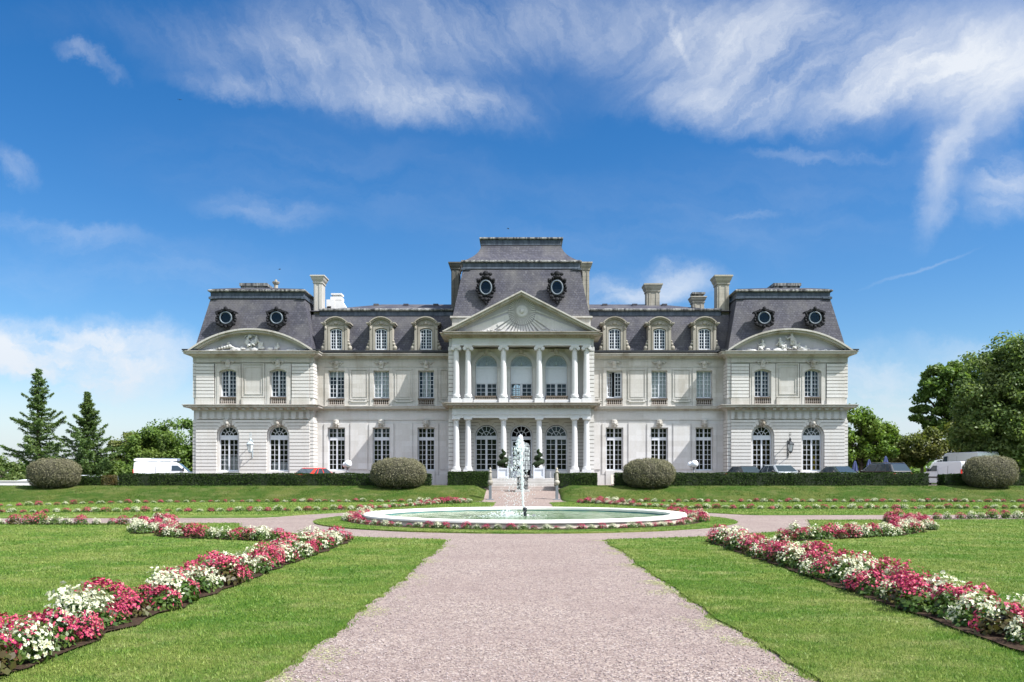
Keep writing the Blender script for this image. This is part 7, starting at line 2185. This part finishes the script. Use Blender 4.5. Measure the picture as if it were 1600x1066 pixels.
# ------------------------------------------------------------------ begonias
def begonia_mesh(seed, R, H, leafmat, nf, nl):
    rng = np.random.default_rng(seed)
    # mound: flowers on the top and outer shell, leaves below
    d = unit(rng.normal(size=(nl, 3))); d[:, 2] = np.abs(d[:, 2])
    q = rng.uniform(0.55, 1.0, nl)
    lp = np.stack([d[:, 0] * R * q, d[:, 1] * R * q, 0.02 + d[:, 2] * H * 0.80 * q], 1)
    v, f = leaf_quads(lp, unit(d + rng.normal(size=(nl, 3)) * 0.4 + np.array([0, 0, 0.4])), rng.uniform(0.016, 0.026, nl), rng.uniform(0.022, 0.036, nl), rng, 0.15)
    leaves = npmesh('leaves', v, f, M[leafmat])
    spikes = unit(rng.normal(size=(9, 3))); spikes[:, 2] = np.abs(spikes[:, 2]) + 0.3; spikes = unit(spikes)
    k = rng.integers(0, 9, nf)
    d = spikes[k] + rng.normal(size=(nf, 3)) * 0.27; d[:, 2] = np.abs(d[:, 2]); d = unit(d)
    bump_ = 0.98 + 0.08 * np.clip(rng.normal(size=nf), -2, 1.6)
    fp = np.stack([d[:, 0] * R * 1.02 * bump_, d[:, 1] * R * 1.02 * bump_, 0.05 + d[:, 2] * H * bump_], 1)
    Vs, Fs, off = [], [], 0
    nr = unit(d + rng.normal(size=(nf, 3)) * 0.45)
    t = unit(np.cross(nr, rng.normal(size=(nf, 3)))); b = np.cross(nr, t)
    s = rng.uniform(0.009, 0.0165, (nf, 1))
    for j in range(4):
        a = PI / 2 * j; u = t * math.cos(a) + b * math.sin(a); w = -t * math.sin(a) + b * math.cos(a)
        k1 = 1.25 if j % 2 == 0 else 0.85
        p0 = fp; p1 = fp + u * s * 0.7 * k1 + w * s * 0.62 + nr * s * 0.25; p2 = fp + u * s * 1.35 * k1 + nr * s * 0.15; p3 = fp + u * s * 0.7 * k1 - w * s * 0.62 + nr * s * 0.25
        v = np.stack([p0, p1, p2, p3], 1).reshape(-1, 3); Vs.append(v); Fs.append(np.arange(4 * nf).reshape(nf, 4) + off); off += 4 * nf
    mi = np.zeros(4 * nf, np.int32)
    q = np.stack([fp + t * s * .25 + nr * s * .3, fp + b * s * .25 + nr * s * .3, fp - t * s * .25 + nr * s * .3, fp - b * s * .25 + nr * s * .3], 1).reshape(-1, 3)
    Vs.append(q); Fs.append(np.arange(4 * nf).reshape(nf, 4) + off)
    mi = np.concatenate([mi, np.ones(nf, np.int32)])
    return leaves, np.concatenate(Vs), np.concatenate(Fs), mi
PROTO = {'pink': [], 'white': []}
for i in range(7):
    for colr in ('pink', 'white'):
        lm = ('begbronze' if i % 2 else 'begleaf') if colr == 'pink' else 'begleaf'
        L, v, f, mi = begonia_mesh(100 + i + (50 if colr == 'white' else 0), 0.215, 0.245, lm, 170, 240)
        fl = npmesh('flowers', v, f, [M['pink' if colr == 'pink' else 'cream'], M['yolk']], mi)
        PROTO[colr].append((L, fl))
NB = [0]
PLANTS = []
def begonia(x, y, colr, where, sc, group, flat=1.0):
    r = random.Random(NB[0] * 7 + 1); NB[0] += 1
    k = sc * r.uniform(0.72, 1.24)
    PLANTS.append((x, y, colr, where, group, r.randrange(7), r.uniform(0, 6.28), k, k * flat * r.uniform(0.82, 1.2)))
def plant_begonias():
    """the 300 that show largest are plants of their own, the small far ones one mass"""
    vis = [p for p in PLANTS if abs(p[0] + 0.0) < 0.63 * p[1] + 0.4]
    vis.sort(key=lambda p: p[1])
    for x, y, colr, where, group, q, a, k, kz in vis[:300]:
        L, fl = PROTO[colr][q]
        o = bpy.data.objects.new('begonia', L); COL.objects.link(o)
        o.location = (x, y, h1(x, y) + 0.03); o.rotation_euler = (0, 0, a); o.scale = (k, k, kz)
        c = bpy.data.objects.new('flowers', fl); COL.objects.link(c); c.parent = o
        c['kind'] = 'stuff'
        tag(o, f'{colr} flowering begonia plant {where}', 'begonia', group)
    VS, FS, MI, off = [], [], [], 0
    mats = [M['begleaf'], M['pink'], M['cream'], M['yolk'], M['begbronze']]
    cache = {}
    for x, y, colr, where, group, q, a, k, kz in vis[300:]:
        if (colr, q) not in cache:
            out = []
            for me, mm in zip(PROTO[colr][q], ([0 if 'bronze' not in PROTO[colr][q][0].materials[0].name else 4], [1 if colr == 'pink' else 2, 3])):
                co = np.empty(len(me.vertices) * 3, np.float32); me.vertices.foreach_get('co', co)
                fi = np.empty(len(me.polygons) * 4, np.int32); me.loops.foreach_get('vertex_index', fi)
                mi = np.empty(len(me.polygons), np.int32); me.polygons.foreach_get('material_index', mi)
                out.append((co.reshape(-1, 3), fi.reshape(-1, 4), np.array(mm)[mi]))
            cache[(colr, q)] = out
        c_, s_ = math.cos(a), math.sin(a)
        for co, fi, mi in cache[(colr, q)]:
            v = np.stack([(co[:, 0] * c_ - co[:, 1] * s_) * k + x, (co[:, 0] * s_ + co[:, 1] * c_) * k + y, co[:, 2] * kz + h1(x, y) + 0.03], 1)
            VS.append(v); FS.append(fi + off); MI.append(mi); off += len(v)
    o = link(bpy.data.objects.new('begonias', npmesh('begonias', np.concatenate(VS), np.concatenate(FS), mats, np.concatenate(MI))))
    tag(o, 'far rows of pink and white begonias behind the fountain', 'begonias', None, 'stuff')
def polylen(p): return sum(math.dist(a, b) for a, b in zip(p[:-1], p[1:]))
def along(p, s):
    for a, b in zip(p[:-1], p[1:]):
        L = math.dist(a, b)
        if s <= L or (a, b) == (p[-2], p[-1]):
            t = min(1, s / L); d = ((b[0] - a[0]) / L, (b[1] - a[1]) / L)
            return (a[0] + (b[0] - a[0]) * t, a[1] + (b[1] - a[1]) * t), d
        s -= L
BEDS = []
def bed(path, width, rows, step, where, group, seed, sc=1.0, soil=True, run=(1, 2), flat=1.0):
    r = random.Random(seed); L = polylen(path)
    BEDS.append((path, width))
    cols = {}
    for j in range(rows):
        s = step * (0.25 + 0.5 * (j % 2)); col = r.choice(['pink', 'white']); left = r.randint(*run)
        while s < L:
            (x, y), d = along(path, s); o = (j - (rows - 1) / 2) * (width / max(1, rows)) + r.uniform(-.10, .10)
            if rows == 1: o = r.uniform(-.06, .06)
            begonia(x - d[1] * o, y + d[0] * o, col, where, sc, group, flat)
            left -= 1
            if left <= 0: col = 'white' if col == 'pink' else 'pink'; left = r.randint(*run) if col == 'white' or run[1] == 1 else r.randint(run[0], run[1] + 1)
            s += step * r.uniform(0.85, 1.15)
    if soil:
        mb = MB(); hw = width / 2 + 0.0; n = max(2, int(L / 0.4))
        for i in range(n + 1):
            (x, y), d = along(path, L * i / n)
            for q in (-1, 1):
                w = hw + 0.05 * math.sin(i * 2.3 + q) + r.uniform(-.06, .06)
                px, py = x - d[1] * w * q, y + d[0] * w * q; mb.v.append((px, py, h1(px, py) + 0.044))
        for i in range(n): mb.f.append((2 * i, 2 * i + 1, 2 * i + 3, 2 * i + 2)); mb.m.append(0)
        tag(obj('soil', mb, M['soil']), f'bare soil of the flower bed {where}', kind='structure')
for s, side, xo in ((-1, 'left', 4.62), (1, 'right', 4.72)):
    g = f'begonias in the long {side} bed beside the path'
    bed([(AXP + s * xo, 5.4), (AXP + s * xo, 14.0), (AXP + s * (xo - 0.02), 20.7)], 0.86, 2, 0.46, f'in the long straight bed on the {side} of the path', g, 10 + s, 1.12)
    # curved return concentric with the basin, then out along the cross path
    cur = [(5.9, 20.95), (7.2, 21.5), (8.4, 22.0), (9.5, 22.9)] if s < 0 else [(6.3, 20.95), (7.9, 21.75), (9.7, 22.8), (11.2, 24.4)]
    bed([(s * x, y) for x, y in cur], 0.70, 2, 0.40, f'in the curved bed on the {side} of the fountain', f'begonias in the curved bed {side} of the fountain', 20 + s, 1.0)
    k0, k1 = ((-9.9, 23.5), (-11.9, 28.2)) if s < 0 else ((11.5, 25.0), (13.3, 30.3))
    bed([k0, k1], 1.15, 3, 0.42, f'in the corner clump where the {side} beds meet', f'begonias in the {side} corner clump', 40 + s, 1.0, True, (1, 3))
    rw = [(-12.6, 27.7), (-24, 28.0)] if s < 0 else [(14.4, 31.0), (26, 32.3)]
    bed(rw, 0.34, 1, 0.44, f'in the row along the cross path, {side}', f'begonias along the cross path at the {side}', 30 + s, 0.95, True, (1, 2))
    # far bed: a narrow loop in front of the bank
    fr = [(-27, 35.6), (-10, 38.0), (-7.4, 39.6), (-5.6, 43.5), (-4.4, 47.4)] if s < 0 else [(28, 40.8), (13, 40.4), (8.4, 40.6), (6.2, 43.5), (4.7, 47.4)]
    bed(fr, 0.3, 1, 0.42, f'in the front row behind the fountain, {side}', f'begonias of the front row behind the fountain, {side}', 50 + s, 0.92, False, (1, 1), 0.72)
    far = [(-4.9, 50.8), (-13, 51.0), (-20.5, 49.8), (-24, 47.0), (-27, 42.4)] if s < 0 else [(5.2, 50.8), (14, 51.0), (32, 50.8)]
    bed(far, 0.3, 1, 0.46, f'in the far row at the foot of the {side} grass bank', f'begonias at the foot of the {side} bank', 60 + s, 0.92, False, (1, 1), 0.66)
    bed([(AXP + s * 5.6, 47.4), (AXP + s * 3.3, 49.7)], 1.5, 4, 0.5, f'in the wedge clump beside the {side} end of the far rows', f'begonias of the {side} wedge clump', 70 + s, 0.95, True, (1, 2))
ringpath = [(FC[0] + 5.98 * math.sin(a), FC[1] - 5.98 * math.cos(a)) for a in np.linspace(-math.radians(100), math.radians(100), 60)]
bed(ringpath, 0.22, 1, 0.34, 'in the ring at the foot of the fountain basin', 'begonias round the fountain basin', 81, 0.68, False, (1, 1), 0.8)
for s, side in ((-1, 'left'), (1, 'right')):
    arc = [(FC[0] + s * 6.05 * math.sin(a), FC[1] - 6.05 * math.cos(a)) for a in np.linspace(math.radians(70), math.radians(108), 12)]
    bed(arc, 0.62, 2, 0.36, f'massed at the {side} end of the fountain basin', f'begonias massed at the {side} end of the basin', 90 + s, 1.0, False, (1, 3))

plant_begonias()

# ------------------------------------------------------------------ grass blades and loose stones
def inside(poly, x, y):
    P = np.array(poly); res = np.zeros(len(x), bool)
    x1, y1 = P[:, 0], P[:, 1]; x2, y2 = np.roll(x1, -1), np.roll(y1, -1)
    for a, b, c, d in zip(x1, y1, x2, y2):
        cond = (b > y) != (d > y)
        if b != d: res ^= cond & (x < (c - a) * (y - b) / (d - b) + a)
    return res
def seg_dist(path, x, y):
    best = np.full(len(x), 1e9)
    for (a, b), (c, d) in zip(path[:-1], path[1:]):
        L2 = (c - a) ** 2 + (d - b) ** 2; t = np.clip(((x - a) * (c - a) + (y - b) * (d - b)) / L2, 0, 1)
        best = np.minimum(best, np.hypot(x - a - t * (c - a), y - b - t * (d - b)))
    return best
def blades(x, y, rng, hmin, hmax, wid, z0=0.03, flat=None):
    n = len(x); z = hgt(x, y) + z0
    h = rng.uniform(hmin, hmax, n); a = rng.uniform(0, 2 * PI, n); lean = rng.uniform(0.1, 0.9, n) * h
    if flat: lean = rng.uniform(flat * 0.4, flat, n)
    la = rng.uniform(0, 2 * PI, n); w = wid * rng.uniform(0.6, 1.3, n)
    c = np.stack([x, y, z - 0.006], 1); s = np.stack([np.cos(a) * w, np.sin(a) * w, np.zeros(n)], 1)
    tip = c + np.stack([np.cos(la) * lean, np.sin(la) * lean, h], 1)
    v = np.stack([c - s, c + s, tip], 1).reshape(-1, 3)
    return v, np.arange(3 * n).reshape(n, 3)
def grass():
    rng = np.random.default_rng(77); VV, FF, off = [], [], 0; bank = None
    zones = [(5.8, 9.0, 2700, 0.010, 0.032, 0.0042), (9.0, 13.0, 1300, 0.012, 0.034, 0.0060), (13.0, 19.0, 600, 0.014, 0.036, 0.0085), (19.0, 32.0, 200, 0.016, 0.040, 0.014)]
    for y0, y1, den, h0, h1_, w in zones:
        for q in LAWNS[:1] + LAWNS[2:3]:
            half = 0.66 * y1 + 0.6
            s = -1 if q[0][0] < AXP else 1
            xa, xb = (AXP + 1.7, half) if s > 0 else (-half, AXP - 1.7)
            n = int((xb - xa) * (y1 - y0) * den)
            x = rng.uniform(xa, xb, n); y = rng.uniform(y0, y1, n)
            k = inside(q, x, y)
            # ragged edge: a few blades stray over the gravel
            stray = inside([(a + (-0.12 * s), b) for a, b in q], x, y) & (rng.random(n) < 0.4)
            k |= stray
            k &= np.abs(x) < 0.62 * y + 0.8
            for path, wd in BEDS:
                if min(p[1] for p in path) < y1 + 1 and max(p[1] for p in path) > y0 - 1: k &= seg_dist(path, x, y) > wd / 2 - 0.01 + rng.normal(0, .06, n)
            v, f = blades(x[k], y[k], rng, h0, h1_, w)
            VV.append(v); FF.append(f + off); off += len(v)
    # ring lawn, far lawns and the bank: coarser tufts
    n = 26000; a = rng.uniform(0, 2 * PI, n); r_ = rng.uniform(6.3, 7.4, n); x, y = FC[0] + r_ * np.cos(a), FC[1] + r_ * np.sin(a); k = y < 33
    v, f = blades(x[k], y[k], rng, 0.02, 0.05, 0.012); VV.append(v); FF.append(f + off); off += len(v)
    n = 90000; x = rng.uniform(-30, 30, n); y = rng.uniform(34.2, 51.2, n); k = (inside(LAWNS[1], x, y) | inside(LAWNS[3], x, y))
    v, f = blades(x[k], y[k], rng, 0.025, 0.055, 0.02); VV.append(v); FF.append(f + off); off += len(v)
    n = 60000; x = rng.uniform(-36, 36, n); y = rng.uniform(51, 56.8, n); k = np.abs(x - AXP) > 2.4
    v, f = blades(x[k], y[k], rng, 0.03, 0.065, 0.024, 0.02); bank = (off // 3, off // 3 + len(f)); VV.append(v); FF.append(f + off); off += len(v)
    # longer tufts leaning over the cut edges of the path
    for q in (LAWNS[0], LAWNS[2]):
        s = -1 if q[0][0] < AXP else 1
        ed = [p for p in q if abs(p[0] - AXP) < 2.4 and 5.5 < p[1] < 22.2]
        ed.sort(key=lambda p: p[1]); E = np.array(ed)
        n = 15000; y = 5.6 + 16 * rng.random(n) ** 1.5; x0 = np.interp(y, E[:, 1], E[:, 0])
        clump = 0.5 + 0.5 * np.sin(y * 3.3 + s) * np.sin(y * 7.7 + 2 * s); reach = 0.02 + 0.075 * np.clip(clump, 0, 1) ** 2
        x = x0 - s * (rng.random(n) ** 1.6 * reach * 1.6 - 0.05)
        v, f = blades(x, y, rng, 0.012, 0.042, 0.0055, 0.004); VV.append(v); FF.append(f + off); off += len(v)
    # clippings and weeds along the path edges
    dry = off // 3
    n = 26000; s = np.where(rng.random(n) < 0.34, -1, 1); y = 5.8 + 15.5 * rng.random(n) ** 1.5
    edge = 1.98 + 0.16 * np.clip((12 - y) / 6, 0, 1)
    x = AXP + s * (edge - np.abs(rng.normal(0, 0.19, n)))
    keep = (np.sin(y * 2.1 + s) + np.sin(y * 5.3 + 2 * s) + 0.8 * np.sin(x * 13 + y * 3) + rng.normal(0, 0.4, n)) > 0.75
    v, f = blades(x[keep], y[keep], rng, 0.003, 0.012, 0.0050, 0.009, 0.06); VV.append(v); FF.append(f + off); off += len(v)
    dry = (dry, off // 3)
    n = 2600; x = rng.uniform(-2.6, 2.9, n); y = 5.8 + 13 * rng.random(n); c = np.sin(x * 9 + 3 * np.sin(y * 3)) + np.sin(y * 4.3 + x) > 1.45
    v, f = blades(x[c], y[c], rng, 0.006, 0.018, 0.004, 0.002); VV.append(v); FF.append(f + off); off += len(v)
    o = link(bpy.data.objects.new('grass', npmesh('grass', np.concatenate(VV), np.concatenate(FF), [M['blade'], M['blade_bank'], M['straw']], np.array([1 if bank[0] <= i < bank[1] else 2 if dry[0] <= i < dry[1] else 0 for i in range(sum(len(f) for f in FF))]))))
    tag(o, 'short mown grass blades of the lawns', kind='stuff')
grass()
def pebbles():
    rng = np.random.default_rng(5); n = 26000
    y = 5.9 + 15 * rng.random(n) ** 2.0; x = rng.uniform(-2.6, 3.0, n); k = (x > AXP - 2.0) & (x < AXP + 2.05); x, y = x[k], y[k]; n = len(x)
    s = rng.uniform(0.004, 0.011, n)
    base_ = np.array([(1, 0, 0), (-1, 0, 0), (0, 1, 0), (0, -1, 0), (0, 0, 0.7), (0, 0, -0.5)], float)
    a = rng.uniform(0, 6.28, n); ca, sa = np.cos(a), np.sin(a)
    b = base_[None] * rng.uniform(0.7, 1.3, (n, 6, 1))
    v = np.stack([b[..., 0] * ca[:, None] - b[..., 1] * sa[:, None], b[..., 0] * sa[:, None] + b[..., 1] * ca[:, None], b[..., 2]], -1) * s[:, None, None]
    v = v + np.stack([x, y, 0.002 + s * 0.2], 1)[:, None]
    F = np.array([(0, 2, 4), (2, 1, 4), (1, 3, 4), (3, 0, 4), (2, 0, 5), (1, 2, 5), (3, 1, 5), (0, 3, 5)])
    f = (F[None] + (np.arange(n) * 6)[:, None, None]).reshape(-1, 3)
    o = link(bpy.data.objects.new('loose_gravel', npmesh('loose_gravel', v.reshape(-1, 3), f, M['pebble'])))
    tag(o, 'loose pink gravel stones on the path', kind='stuff')
M['pebble'] = leaf_mat('pebble', (0.22, 0.165, 0.16), (0.50, 0.43, 0.41), 0.0, 0.85, 8.0, (0.38, 0.31, 0.30), 0.2)
pebbles()
